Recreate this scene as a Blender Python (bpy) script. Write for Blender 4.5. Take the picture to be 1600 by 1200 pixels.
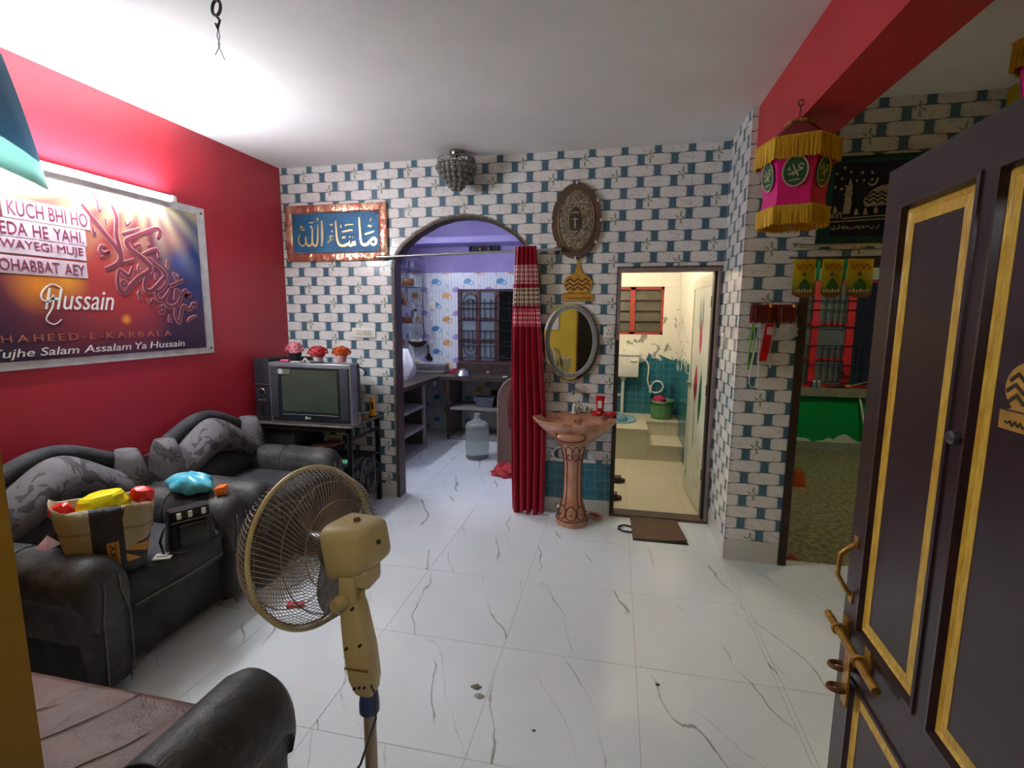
import bpy, bmesh, math, random
from mathutils import Vector, Matrix

random.seed(7)
for o in list(bpy.data.objects):
    bpy.data.objects.remove(o)
scene = bpy.context.scene
COL = scene.collection

# ------------------------------------------------------------------ camera, world, exposure
cam_data = bpy.data.cameras.new('camera')
cam_data.sensor_fit = 'HORIZONTAL'
cam_data.sensor_width = 36.0
cam_data.lens = 774.63 / 1600 * 36.0
cam_data.clip_start = 0.02
cam = bpy.data.objects.new('camera', cam_data)
COL.objects.link(cam)
YAW, PITCH, ROLL = 0.2066, 0.1372, 0.0063
fwd = Vector((-math.sin(YAW) * math.cos(PITCH), math.cos(YAW) * math.cos(PITCH), -math.sin(PITCH)))
right = Vector((math.cos(YAW), math.sin(YAW), 0))
up = right.cross(fwd)
rr = right * math.cos(ROLL) + up * math.sin(ROLL)
uu = -right * math.sin(ROLL) + up * math.cos(ROLL)
cam.matrix_world = Matrix(((rr.x, uu.x, -fwd.x, 0.2512), (rr.y, uu.y, -fwd.y, -3.757), (rr.z, uu.z, -fwd.z, 1.5323), (0, 0, 0, 1)))
scene.camera = cam
world = bpy.data.worlds.new('night')
scene.world = world
world.use_nodes = True
world.node_tree.nodes['Background'].inputs[0].default_value = (0.55, 0.62, 0.75, 1)
world.node_tree.nodes['Background'].inputs[1].default_value = 0.0015
scene.view_settings.view_transform = 'Standard'
scene.view_settings.look = 'None'
scene.view_settings.gamma = 1.0
scene.view_settings.use_curve_mapping = False
scene.view_settings.exposure = 2.62
TUBE_POWER, KITCHEN_POWER, BATH_POWER, VERANDAH_POWER, LANDING_FILL_POWER = 62.0, 56.0, 68.0, 105.0, 11.0

# ------------------------------------------------------------------ helpers: colour and materials
def lin(c):
    return tuple(((v / 255) / 12.92 if v / 255 <= 0.04045 else ((v / 255 + 0.055) / 1.055) ** 2.4) for v in c[:3]) + (1.0,)

class X:
    """a socket with arithmetic"""
    def __init__(s, t, o): s.t, s.o = t, o
    def __add__(s, b): return s.t.m('ADD', s, b)
    def __radd__(s, b): return s.t.m('ADD', b, s)
    def __sub__(s, b): return s.t.m('SUBTRACT', s, b)
    def __rsub__(s, b): return s.t.m('SUBTRACT', b, s)
    def __mul__(s, b): return s.t.m('MULTIPLY', s, b)
    def __rmul__(s, b): return s.t.m('MULTIPLY', b, s)
    def __truediv__(s, b): return s.t.m('DIVIDE', s, b)
    def __pow__(s, b): return s.t.m('POWER', s, b)
    def __lt__(s, b): return s.t.m('LESS_THAN', s, b)
    def __gt__(s, b): return s.t.m('GREATER_THAN', s, b)
    def abs(s): return s.t.m('ABSOLUTE', s)
    def floor(s): return s.t.m('FLOOR', s)
    def fract(s): return s.t.m('FRACT', s)
    def mod(s, b): return s.t.m('FLOORED_MODULO', s, b)
    def min(s, b): return s.t.m('MINIMUM', s, b)
    def max(s, b): return s.t.m('MAXIMUM', s, b)
    def clamp(s): return s.t.m('MINIMUM', s.t.m('MAXIMUM', s, 0.0), 1.0)
    def sin(s): return s.t.m('SINE', s)

class T:
    def __init__(s, name, rough=0.5, metal=0.0, spec=0.5):
        s.mat = bpy.data.materials.new(name)
        s.mat.use_nodes = True
        s.nt = s.mat.node_tree
        s.b = s.nt.nodes['Principled BSDF']
        s.b.inputs['Roughness'].default_value = rough
        s.b.inputs['Metallic'].default_value = metal
        s.b.inputs['Specular IOR Level'].default_value = spec
    def n(s, typ, **kw):
        nd = s.nt.nodes.new(typ)
        for k, v in kw.items(): setattr(nd, k, v)
        return nd
    def put(s, sock, v):
        if isinstance(v, X): s.nt.links.new(v.o, sock)
        else: sock.default_value = v
    def m(s, op, a, b=None):
        nd = s.n('ShaderNodeMath', operation=op)
        s.put(nd.inputs[0], a)
        if b is not None: s.put(nd.inputs[1], b)
        return X(s, nd.outputs[0])
    def mix(s, f, a, b):
        nd = s.n('ShaderNodeMix', data_type='RGBA')
        s.put(nd.inputs[0], f); s.put(nd.inputs[6], a); s.put(nd.inputs[7], b)
        return X(s, nd.outputs[2])
    def pos(s, kind='world'):
        if kind == 'world': o = s.n('ShaderNodeNewGeometry').outputs['Position']
        else: o = s.n('ShaderNodeTexCoord').outputs['Object']
        sp = s.n('ShaderNodeSeparateXYZ'); s.nt.links.new(o, sp.inputs[0])
        return [X(s, q) for q in sp.outputs]
    def vec(s, x, y, z):
        c = s.n('ShaderNodeCombineXYZ')
        for i, v in enumerate((x, y, z)): s.put(c.inputs[i], v)
        return X(s, c.outputs[0])
    def noise(s, vec=None, scale=5.0, detail=3.0, dist=0.0, rough=0.5):
        nd = s.n('ShaderNodeTexNoise')
        nd.inputs['Scale'].default_value = scale; nd.inputs['Detail'].default_value = detail
        nd.inputs['Distortion'].default_value = dist; nd.inputs['Roughness'].default_value = rough
        if vec is None:
            s.nt.links.new(s.n('ShaderNodeTexCoord').outputs['Object'], nd.inputs['Vector'])
        else: s.put(nd.inputs['Vector'], vec)
        return X(s, nd.outputs['Fac'])
    def ramp(s, v, lo, hi):
        nd = s.n('ShaderNodeMapRange'); nd.clamp = True
        s.put(nd.inputs[0], v); nd.inputs[1].default_value = lo; nd.inputs[2].default_value = hi
        return X(s, nd.outputs[0])
    def col(s, v): s.put(s.b.inputs['Base Color'], v); return s
    def rough(s, v): s.put(s.b.inputs['Roughness'], v); return s
    def bump(s, h, strength=0.3, dist=0.01):
        nd = s.n('ShaderNodeBump'); nd.inputs['Strength'].default_value = strength; nd.inputs['Distance'].default_value = dist
        s.put(nd.inputs['Height'], h); s.nt.links.new(nd.outputs[0], s.b.inputs['Normal']); return s

MATS = {}
def mat(name, c, rough=0.5, metal=0.0, var=0.12, scale=12.0, bump=0.0, bscale=None, spec=0.5, c2=None, emit=None, alpha=None, trans=None, coat=None):
    """plain procedural material: base colour with soft noise variation and optional bump"""
    if name in MATS: return MATS[name]
    t = T(name, rough, metal, spec)
    a = lin(c)
    bcol = lin(c2) if c2 else tuple(v * (1 - var * 2.2) for v in a[:3]) + (1.0,)
    nz = t.noise(scale=scale, detail=4.0)
    t.col(t.mix(t.ramp(nz, 0.35, 0.7), a, bcol))
    if bump:
        t.bump(t.noise(scale=bscale or scale * 3, detail=5.0), bump, 0.01)
    if emit:
        t.b.inputs['Emission Color'].default_value = lin(emit[0]); t.b.inputs['Emission Strength'].default_value = emit[1]
    if alpha is not None: t.b.inputs['Alpha'].default_value = alpha
    if trans is not None:
        t.b.inputs['Transmission Weight'].default_value = trans; t.b.inputs['IOR'].default_value = 1.25
    if coat: t.b.inputs['Coat Weight'].default_value = coat
    MATS[name] = t.mat
    return t.mat

# ------------------------------------------------------------------ helpers: mesh building
class MB:
    def __init__(s): s.v, s.f, s.mi = [], [], []
    def add(s, verts, faces, mi=0):
        k = len(s.v)
        s.v += [tuple(v) for v in verts]
        s.f += [tuple(i + k for i in f) for f in faces]
        s.mi += [mi] * len(faces)
        return s
    def box(s, x0, x1, y0, y1, z0, z1, mi=0):
        return s.add([(x0, y0, z0), (x1, y0, z0), (x1, y1, z0), (x0, y1, z0), (x0, y0, z1), (x1, y0, z1), (x1, y1, z1), (x0, y1, z1)],
                     [(0, 3, 2, 1), (4, 5, 6, 7), (0, 1, 5, 4), (1, 2, 6, 5), (2, 3, 7, 6), (3, 0, 4, 7)], mi)
    def rbox(s, x0, x1, y0, y1, z0, z1, r=0.01, seg=2, mi=0, M=None):
        bm = bmesh.new()
        bmesh.ops.create_cube(bm, size=1)
        for v in bm.verts:
            v.co = Vector(((x0 + x1) / 2 + v.co.x * (x1 - x0), (y0 + y1) / 2 + v.co.y * (y1 - y0), (z0 + z1) / 2 + v.co.z * (z1 - z0)))
        bmesh.ops.bevel(bm, geom=list(bm.edges), offset=r, segments=seg, profile=0.5, affect='EDGES')
        if M is not None: bmesh.ops.transform(bm, matrix=M, verts=bm.verts)
        bm.verts.index_update()
        s.add([v.co[:] for v in bm.verts], [[v.index for v in f.verts] for f in bm.faces], mi)
        bm.free()
        return s
    def rings(s, rings, closed=True, cap0=True, cap1=True, mi=0):
        n = len(rings[0]); vs = [p for r in rings for p in r]; fs = []
        for i in range(len(rings) - 1):
            for j in range(n if closed else n - 1):
                a, b = i * n + j, i * n + (j + 1) % n
                fs.append((a, b, b + n, a + n))
        if cap0: fs.append(tuple(reversed(range(n))))
        if cap1: fs.append(tuple(range((len(rings) - 1) * n, len(rings) * n)))
        return s.add(vs, fs, mi)
    def tube(s, pts, r, seg=8, closed=False, caps=True, mi=0):
        pts = [Vector(p) for p in pts]
        n = len(pts); R = r if isinstance(r, (list, tuple)) else [r] * n
        rings = []; prev = None
        for i, p in enumerate(pts):
            if closed: t = pts[(i + 1) % n] - pts[i - 1]
            else: t = pts[min(i + 1, n - 1)] - pts[max(i - 1, 0)]
            if t.length < 1e-9: t = Vector((0, 0, 1))
            t.normalize()
            if prev is None:
                a = Vector((0, 0, 1)) if abs(t.z) < 0.9 else Vector((1, 0, 0))
                nn = t.cross(a).normalized()
            else:
                nn = prev - t * prev.dot(t)
                nn = nn.normalized() if nn.length > 1e-6 else t.orthogonal().normalized()
            prev = nn; bb = t.cross(nn)
            rings.append([p + (nn * math.cos(2 * math.pi * k / seg) + bb * math.sin(2 * math.pi * k / seg)) * R[i] for k in range(seg)])
        if closed:
            rings.append(rings[0])
            return s.rings(rings, True, False, False, mi)
        return s.rings(rings, True, caps, caps, mi)
    def cyl(s, p0, p1, r0, r1=None, seg=16, mi=0):
        return s.tube([p0, p1], [r0, r0 if r1 is None else r1], seg, mi=mi)
    def lathe(s, prof, seg=24, c=(0, 0, 0), M=None, mi=0, sx=1.0, sy=1.0, caps=True):
        rings = []
        for r, z in prof:
            rings.append([Vector((c[0] + sx * r * math.cos(2 * math.pi * k / seg), c[1] + sy * r * math.sin(2 * math.pi * k / seg), c[2] + z)) for k in range(seg)])
        if M is not None: rings = [[M @ p for p in r] for r in rings]
        return s.rings(rings, True, caps, caps, mi)
    def torus(s, c, ax, R, r, seg=32, ms=8, mi=0, sx=1.0, a0=0.0, a1=None):
        c = Vector(c); ax = Vector(ax).normalized(); u = ax.orthogonal().normalized()
        if abs(ax.z) < 0.9: u = Vector((0, 0, 1)).cross(ax).normalized()
        w = ax.cross(u)
        if a1 is None:
            pts = [c + (u * math.cos(2 * math.pi * k / seg) * sx + w * math.sin(2 * math.pi * k / seg)) * R for k in range(seg)]
            return s.tube(pts, r, ms, closed=True, mi=mi)
        pts = [c + (u * math.cos(a0 + (a1 - a0) * k / seg) * sx + w * math.sin(a0 + (a1 - a0) * k / seg)) * R for k in range(seg + 1)]
        return s.tube(pts, r, ms, mi=mi)
    def ball(s, c, rx, ry=None, rz=None, seg=12, rg=8, mi=0, M=None):
        ry = rx if ry is None else ry; rz = rx if rz is None else rz
        rings = []
        for i in range(rg + 1):
            a = -math.pi / 2 + math.pi * (0.02 + 0.96 * i / rg)
            rings.append([Vector((c[0] + rx * math.cos(a) * math.cos(2 * math.pi * k / seg), c[1] + ry * math.cos(a) * math.sin(2 * math.pi * k / seg), c[2] + rz * math.sin(a))) for k in range(seg)])
        if M is not None: rings = [[M @ p for p in r] for r in rings]
        return s.rings(rings, mi=mi)
    def prism(s, poly, f0, f1, mi=0):
        """poly: list of 2-d points; f0, f1 map a 2-d point to the two end positions"""
        n = len(poly)
        vs = [f0(*p) for p in poly] + [f1(*p) for p in poly]
        fs = [tuple(range(n)), tuple(reversed(range(n, 2 * n)))] + [(i, i + n, (i + 1) % n + n, (i + 1) % n) for i in range(n)]
        return s.add(vs, fs, mi)
    def xf(s, M):
        s.v = [tuple(M @ Vector(v)) for v in s.v]; return s

def worigin(o):
    p = Vector((0, 0, 0))
    while o is not None:
        p += o.location; o = o.parent
    return p

def finish(me, smooth, name):
    bm = bmesh.new(); bm.from_mesh(me)
    bmesh.ops.recalc_face_normals(bm, faces=bm.faces)
    bm.to_mesh(me); bm.free()
    if smooth:
        for p in me.polygons: p.use_smooth = True
        if smooth is not True:
            me.set_sharp_from_angle(angle=math.radians(smooth))

def build(name, mb, m, parent=None, smooth=False, local=False, base=None, recalc=True):
    """link one mesh object. Coordinates are world ones unless local"""
    me = bpy.data.meshes.new(name)
    off = Vector((0, 0, 0))
    if not local:
        if parent is not None: off = worigin(parent)
        elif base is not None: off = Vector(base)
    me.from_pydata([(v[0] - off.x, v[1] - off.y, v[2] - off.z) for v in mb.v], [], mb.f)
    ms = m if isinstance(m, (list, tuple)) else [m]
    for q in ms: me.materials.append(q)
    if len(ms) > 1: me.polygons.foreach_set('material_index', mb.mi)
    if recalc: finish(me, smooth, name)
    me.update()
    o = bpy.data.objects.new(name, me); COL.objects.link(o)
    if parent is not None: o.parent = parent
    elif base is not None: o.location = base
    return o

def tag(o, label, cat, group=None, kind=None):
    if label: o['label'] = label
    if cat: o['category'] = cat
    if group: o['group'] = group
    if kind: o['kind'] = kind
    return o

def thing(name, label, cat, loc=(0, 0, 0), rot=(0, 0, 0), group=None):
    o = bpy.data.objects.new(name, None); COL.objects.link(o)
    o.empty_display_size = 0.05
    o.location = loc; o.rotation_euler = rot
    return tag(o, label, cat, group)

def struct(name, mb, m, smooth=False, label=None):
    o = build(name, mb, m, smooth=smooth)
    o['kind'] = 'structure'
    if label: o['label'] = label
    return o

def copy_tree(o, parent=None):
    c = o.copy(); COL.objects.link(c); c.parent = parent
    for ch in list(o.children): copy_tree(ch, c)
    return c

def smooth_path(P, sub=4):
    P = [Vector(p) for p in P]; Q = []
    for i in range(len(P) - 1):
        p0, p1, p2, p3 = P[max(i - 1, 0)], P[i], P[i + 1], P[min(i + 2, len(P) - 1)]
        for k in range(sub):
            t = k / sub
            Q.append(0.5 * ((2 * p1) + (p2 - p0) * t + (2 * p0 - 5 * p1 + 4 * p2 - p3) * t * t + (3 * p1 - p0 - 3 * p2 + p3) * t ** 3))
    return Q + [P[-1]]

def ribbon(mb, pts, w, place, lift=0.0, thick=0.002, taper=True, mi=0, sub=3):
    """flat pen stroke of width w along 2-d points (smoothed), placed by place(u, v, depth)"""
    P = [Vector(p) for p in pts]
    if len(P) > 2 and sub > 1:
        Q = []
        for i in range(len(P) - 1):
            p0, p1, p2, p3 = P[max(i - 1, 0)], P[i], P[i + 1], P[min(i + 2, len(P) - 1)]
            for k in range(sub):
                t = k / sub
                Q.append(0.5 * ((2 * p1) + (p2 - p0) * t + (2 * p0 - 5 * p1 + 4 * p2 - p3) * t * t + (3 * p1 - p0 - 3 * p2 + p3) * t ** 3))
        Q.append(P[-1]); P = Q
    n = len(P); vs = []
    for i, p in enumerate(P):
        t = P[min(i + 1, n - 1)] - P[max(i - 1, 0)]
        t = t.normalized() if t.length > 1e-9 else Vector((1, 0))
        nn = Vector((-t.y, t.x))
        h = w / 2 * ((0.55 + 0.45 * math.sin(math.pi * (i + 0.5) / n)) if taper else 1)
        for sgn in (-1, 1):
            q = p + nn * h * sgn
            vs.append(place(q.x, q.y, lift)); vs.append(place(q.x, q.y, lift + thick))
    fs = []
    for i in range(n - 1):
        a = i * 4; b = a + 4
        fs += [(a + 1, a + 3, b + 3, b + 1), (a, a + 1, b + 1, b), (a + 2, b + 2, b + 3, a + 3), (a, b, b + 2, a + 2)]
    fs += [(0, 2, 3, 1), (4 * n - 4, 4 * n - 3, 4 * n - 1, 4 * n - 2)]
    mb.add(vs, fs, mi)
    return mb

def text_fit(mb, body, u0, u1, v0, v1, place, lift=0.0, thick=0.002, shear=0.0, bold=0.0, slant=0.0, space=1.0, mi=0):
    """built-in font text as mesh, stretched into the box u0..u1, v0..v1 of a plane"""
    cu = bpy.data.curves.new('text', 'FONT'); cu.body = body; cu.shear = shear; cu.offset = bold; cu.resolution_u = 3
    cu.space_character = space
    ob = bpy.data.objects.new('text', cu); COL.objects.link(ob)
    dg = bpy.context.evaluated_depsgraph_get()
    me = bpy.data.meshes.new_from_object(ob.evaluated_get(dg))
    xs = [v.co.x for v in me.vertices]; ys = [v.co.y for v in me.vertices]
    x0, x1, y0, y1 = min(xs), max(xs), min(ys), max(ys)
    vs = []
    for v in me.vertices:
        a = (v.co.x - x0) / (x1 - x0); b = (v.co.y - y0) / (y1 - y0)
        vs.append((u0 + a * (u1 - u0), v0 + b * (v1 - v0) + slant * a))
    fs = [tuple(p.vertices) for p in me.polygons]
    k = len(vs)
    allv = [place(u, v, lift + thick) for u, v in vs] + [place(u, v, lift) for u, v in vs]
    edges = {}
    for f in fs:
        for i in range(len(f)):
            e = (f[i], f[(i + 1) % len(f)])
            edges[e] = 1
    sides = [(a, b, b + k, a + k) for (a, b) in edges if (b, a) not in edges]
    mb.add(allv, fs + sides, mi)
    bpy.data.objects.remove(ob); bpy.data.meshes.remove(me); bpy.data.curves.remove(cu)
    return mb

def text_width(body, shear=0.0, space=1.0):
    cu = bpy.data.curves.new('text', 'FONT'); cu.body = body; cu.shear = shear; cu.space_character = space
    ob = bpy.data.objects.new('text', cu); COL.objects.link(ob)
    me = bpy.data.meshes.new_from_object(ob.evaluated_get(bpy.context.evaluated_depsgraph_get()))
    xs = [v.co.x for v in me.vertices]; ys = [v.co.y for v in me.vertices]
    bpy.data.objects.remove(ob); bpy.data.meshes.remove(me); bpy.data.curves.remove(cu)
    return max(xs) - min(xs), min(ys), max(ys)

def text_words(name, body, u0, u1, v0, v1, place, m, parent, gap=0.3, **kw):
    """one part per word, the line stretched into the box"""
    ws = body.split(' ')
    kk = {k: kw[k] for k in ('shear', 'space') if k in kw}
    dims = [text_width(w, **kk) for w in ws]
    tot = sum(d[0] for d in dims) + gap * (len(ws) - 1)
    lo, hi = min(d[1] for d in dims), max(d[2] for d in dims)
    su = (u1 - u0) / tot; sv = (v1 - v0) / (hi - lo); u = u0
    for w, d in zip(ws, dims):
        build(name, text_fit(MB(), w, u, u + d[0] * su, v0 + (d[1] - lo) * sv, v0 + (d[2] - lo) * sv, place, **kw), m, parent)
        u += (d[0] + gap) * su
SIGN_STROKES = [
    (0.0222, [(-1.779, 2.296), (-1.776, 2.231), (-1.773, 2.147), (-1.766, 2.1), (-1.746, 2.084), (-1.717, 2.088), (-1.686, 2.114), (-1.659, 2.134), (-1.64, 2.118), (-1.643, 2.092), (-1.664, 2.082), (-1.681, 2.093), (-1.686, 2.114)]),
    (0.0152, [(-1.734, 2.165), (-1.696, 2.174), (-1.652, 2.186)]),
    (0.0105, [(-1.68, 2.285), (-1.682, 2.264)]),
    (0.0129, [(-1.706, 2.226), (-1.691, 2.231), (-1.686, 2.221), (-1.671, 2.23)]),
    (0.0199, [(-1.985, 2.277), (-1.982, 2.211), (-1.979, 2.147), (-1.969, 2.105), (-1.949, 2.083), (-1.913, 2.082), (-1.882, 2.095), (-1.865, 2.081), (-1.847, 2.086), (-1.84, 2.107), (-1.829, 2.085), (-1.82, 2.091), (-1.825, 2.117)]),
    (0.0105, [(-1.874, 2.081), (-1.87, 2.108), (-1.872, 2.118)]),
    (0.014, [(-1.932, 2.188), (-1.89, 2.195), (-1.839, 2.202)]),
    (0.0105, [(-1.9, 2.229), (-1.894, 2.242), (-1.829, 2.243)]),
    (0.0117, [(-1.94, 2.244), (-1.941, 2.22)]),
    (0.014, [(-1.934, 2.141), (-1.919, 2.146), (-1.904, 2.145)]),
    (0.0093, [(-1.871, 2.145), (-1.862, 2.15)]),
    (0.0093, [(-1.845, 2.144), (-1.839, 2.141)]),
    (0.0129, [(-2.009, 2.153), (-2.03, 2.162), (-2.04, 2.146), (-2.025, 2.13), (-2.004, 2.132), (-2.044, 2.12), (-2.066, 2.107)]),
    (0.0105, [(-2.025, 2.204), (-2.019, 2.188)]),
    (0.0129, [(-2.038, 2.249), (-2.026, 2.244), (-2.013, 2.251)]),
    (0.0199, [(-2.109, 2.281), (-2.107, 2.214), (-2.11, 2.145), (-2.119, 2.079)]),
    (0.0175, [(-2.144, 2.25), (-2.147, 2.189), (-2.152, 2.125), (-2.165, 2.088), (-2.186, 2.088), (-2.2, 2.115), (-2.197, 2.179), (-2.196, 2.222)]),
    (0.0164, [(-2.2, 2.115), (-2.217, 2.089), (-2.242, 2.089), (-2.259, 2.117), (-2.259, 2.16)]),
    (0.0129, [(-2.259, 2.117), (-2.279, 2.09), (-2.304, 2.091), (-2.324, 2.113), (-2.325, 2.151), (-2.308, 2.177)]),
    (0.0117, [(-2.144, 2.305), (-2.145, 2.282)]),
    (0.0105, [(-2.223, 2.266), (-2.183, 2.269)]),
    (0.0093, [(-2.215, 2.228), (-2.205, 2.244), (-2.2, 2.228), (-2.188, 2.225)]),
    (0.0093, [(-2.303, 2.214), (-2.298, 2.246), (-2.269, 2.211), (-2.3, 2.212)]),
]
BANNER_STROKES = [
    (0.0241, [(-1.607, 2.09), (-1.569, 2.042), (-1.507, 1.964), (-1.453, 1.901), (-1.423, 1.851), (-1.441, 1.809), (-1.478, 1.786), (-1.517, 1.769)]),
    (0.0209, [(-1.447, 2.117), (-1.426, 2.056), (-1.436, 1.962), (-1.425, 1.898), (-1.417, 1.839), (-1.428, 1.804)]),
    (0.0258, [(-1.181, 1.98), (-1.159, 2.027), (-1.191, 2.036), (-1.275, 1.994), (-1.354, 1.955), (-1.382, 1.93), (-1.361, 1.893), (-1.297, 1.852), (-1.247, 1.808), (-1.258, 1.778), (-1.324, 1.738), (-1.382, 1.685), (-1.415, 1.649), (-1.446, 1.661), (-1.455, 1.708), (-1.442, 1.769)]),
    (0.0209, [(-1.441, 1.776), (-1.412, 1.755), (-1.384, 1.74), (-1.356, 1.797)]),
    (0.0161, [(-1.419, 1.717), (-1.403, 1.698), (-1.419, 1.683), (-1.435, 1.702), (-1.419, 1.717)]),
    (0.0177, [(-1.4, 1.971), (-1.296, 2.015)]),
    (0.0177, [(-1.409, 1.813), (-1.344, 1.836)]),
    (0.0177, [(-1.287, 1.874), (-1.196, 1.914), (-1.184, 1.865)]),
    (0.0225, [(-1.25, 1.857), (-1.213, 1.825), (-1.166, 1.793), (-1.153, 1.758), (-1.191, 1.718), (-1.254, 1.664), (-1.292, 1.676), (-1.287, 1.726), (-1.251, 1.764)]),
    (0.0193, [(-1.153, 1.758), (-1.144, 1.721), (-1.187, 1.674), (-1.222, 1.658), (-1.217, 1.622), (-1.184, 1.615), (-1.146, 1.654), (-1.126, 1.685)]),
    (0.0177, [(-1.124, 1.7), (-1.021, 1.741)]),
    (0.0209, [(-1.146, 1.654), (-1.169, 1.601), (-1.137, 1.575), (-1.082, 1.588), (-1.049, 1.643), (-1.082, 1.68), (-1.097, 1.618)]),
    (0.0193, [(-1.082, 1.588), (-1.106, 1.526), (-1.076, 1.472), (-1.06, 1.534), (-1.037, 1.581), (-0.992, 1.558), (-0.959, 1.599), (-0.942, 1.575), (-0.933, 1.615)]),
    (0.0145, [(-1.019, 1.479), (-0.988, 1.503), (-0.938, 1.519)]),
    (0.0177, [(-1.033, 1.667), (-1.008, 1.683), (-1.002, 1.652), (-1.022, 1.644), (-0.992, 1.653), (-0.973, 1.662), (-0.985, 1.63)]),
    (0.0161, [(-1.206, 1.57), (-1.18, 1.575), (-1.193, 1.533), (-1.208, 1.548)]),
    (0.0129, [(-1.142, 1.526), (-1.15, 1.488), (-1.128, 1.488)]),
    (0.0145, [(-1.331, 1.674), (-1.326, 1.653), (-1.338, 1.646), (-1.33, 1.607)]),
    (0.0129, [(-1.282, 1.619), (-1.269, 1.591), (-1.242, 1.621), (-1.263, 1.577)]),
    (0.0161, [(-1.501, 1.888), (-1.524, 1.891), (-1.537, 1.864), (-1.512, 1.854), (-1.484, 1.864), (-1.531, 1.829)]),
    (0.0129, [(-1.316, 1.815), (-1.327, 1.786), (-1.305, 1.781)]),
    (0.0129, [(-1.218, 1.774), (-1.213, 1.739), (-1.204, 1.754)]),
    (0.0113, [(-1.125, 1.864), (-1.134, 1.818), (-1.113, 1.813)]),
    (0.0129, [(-1.1, 1.769), (-1.081, 1.778), (-1.076, 1.741), (-1.054, 1.78)]),
    (0.0113, [(-1.55, 2.164), (-1.528, 2.131), (-1.521, 2.07), (-1.507, 2.085)]),
    (0.0113, [(-1.492, 2.037), (-1.489, 2.006)]),
    (0.0113, [(-1.563, 1.981), (-1.561, 1.943), (-1.549, 1.958)]),
    (0.0129, [(-1.336, 1.916), (-1.297, 1.929), (-1.308, 1.899), (-1.322, 1.911)]),
    (0.0097, [(-1.248, 1.949), (-1.242, 1.929)]),
    (0.0113, [(-1.381, 2.044), (-1.369, 2.02), (-1.344, 2.051)]),
]
# ------------------------------------------------------------------ special materials
H = 2.707
XL = -2.486

def brick_print():
    t = T('woven_brick_print_tile', 0.22)
    x, y, z = t.pos()
    sp = t.n('ShaderNodeSeparateXYZ'); t.nt.links.new(t.n('ShaderNodeNewGeometry').outputs['True Normal'], sp.inputs[0])
    k = X(t, sp.outputs[0]).abs() > 0.5
    u = x * (1 - k) - y * k
    zr = (z - 0.138) / 0.074
    par = zr.floor().mod(2.0)
    fu = ((u - 0.039) / 0.2255 + par * 0.5).fract()
    dc = fu.min(1 - fu) * 0.2255
    strip = dc < 0.0235
    tt = ((fu - 0.5).abs() * 0.2255) / 0.0893
    zc = (zr.fract() - 0.5).abs() * 0.074
    h = 0.0366 - 0.0075 * (tt ** 5.0)
    brick = (zc < h) * (1 - strip)
    # marble veins on the white bands
    v1 = t.noise(t.vec(u * 6.0, 0.0, z * 17.0 + u * 6.0), 1.0, 4.0, 1.2)
    vein = 1 - t.ramp((v1 - 0.5).abs(), 0.0, 0.02)
    blotch = t.noise(t.vec(u * 3.0, 0.0, z * 3.0), 2.0, 2.0)
    white = t.mix(vein * 0.5, lin((226, 227, 226)), lin((150, 148, 145)))
    white = t.mix(t.ramp(blotch, 0.3, 0.8) * 0.25, white, lin((205, 203, 198)))
    edge = t.ramp(tt, 0.8, 1.0).max(t.ramp(h - zc, 0.006, 0.0))
    white = t.mix(edge * 0.3, white, lin((150, 158, 166)))
    streak = t.noise(t.vec(u * 260.0, 0.0, z * 14.0), 1.0, 2.0)
    blue = t.mix(streak, lin((44, 78, 96)), lin((98, 132, 150)))
    col = t.mix(strip, lin((62, 74, 84)), blue)
    # leaf sprigs
    def leaves(u0, z0):
        du = (((u - u0) / 0.451 + 0.5).fract() - 0.5) * 0.451
        dz = (((z - z0) / 0.296 + 0.5).fract() - 0.5) * 0.296
        acc = None
        for cx, cz, ang, a, b in ((0.004, 0.02, 1.45, 0.02, 0.0075), (-0.02, 0.003, 2.6, 0.015, 0.006), (0.02, -0.004, -0.5, 0.017, 0.006), (0.006, -0.028, 1.75, 0.02, 0.007), (-0.004, -0.045, 1.2, 0.04, 0.0013)):
            c, s = math.cos(ang), math.sin(ang)
            p = ((du - cx) * c + (dz - cz) * s) / a
            q = ((dz - cz) * c - (du - cx) * s) / b
            e = (p * p + q * q) < 1.0
            acc = e if acc is None else acc.max(e)
        return acc
    lf = leaves(-1.371, 2.64).max(leaves(-1.1455, 2.52))
    col = t.mix(brick, col, white)
    col = t.mix(lf * 0.8, col, lin((118, 140, 112)))
    t.col(col)
    return t.mat

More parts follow.
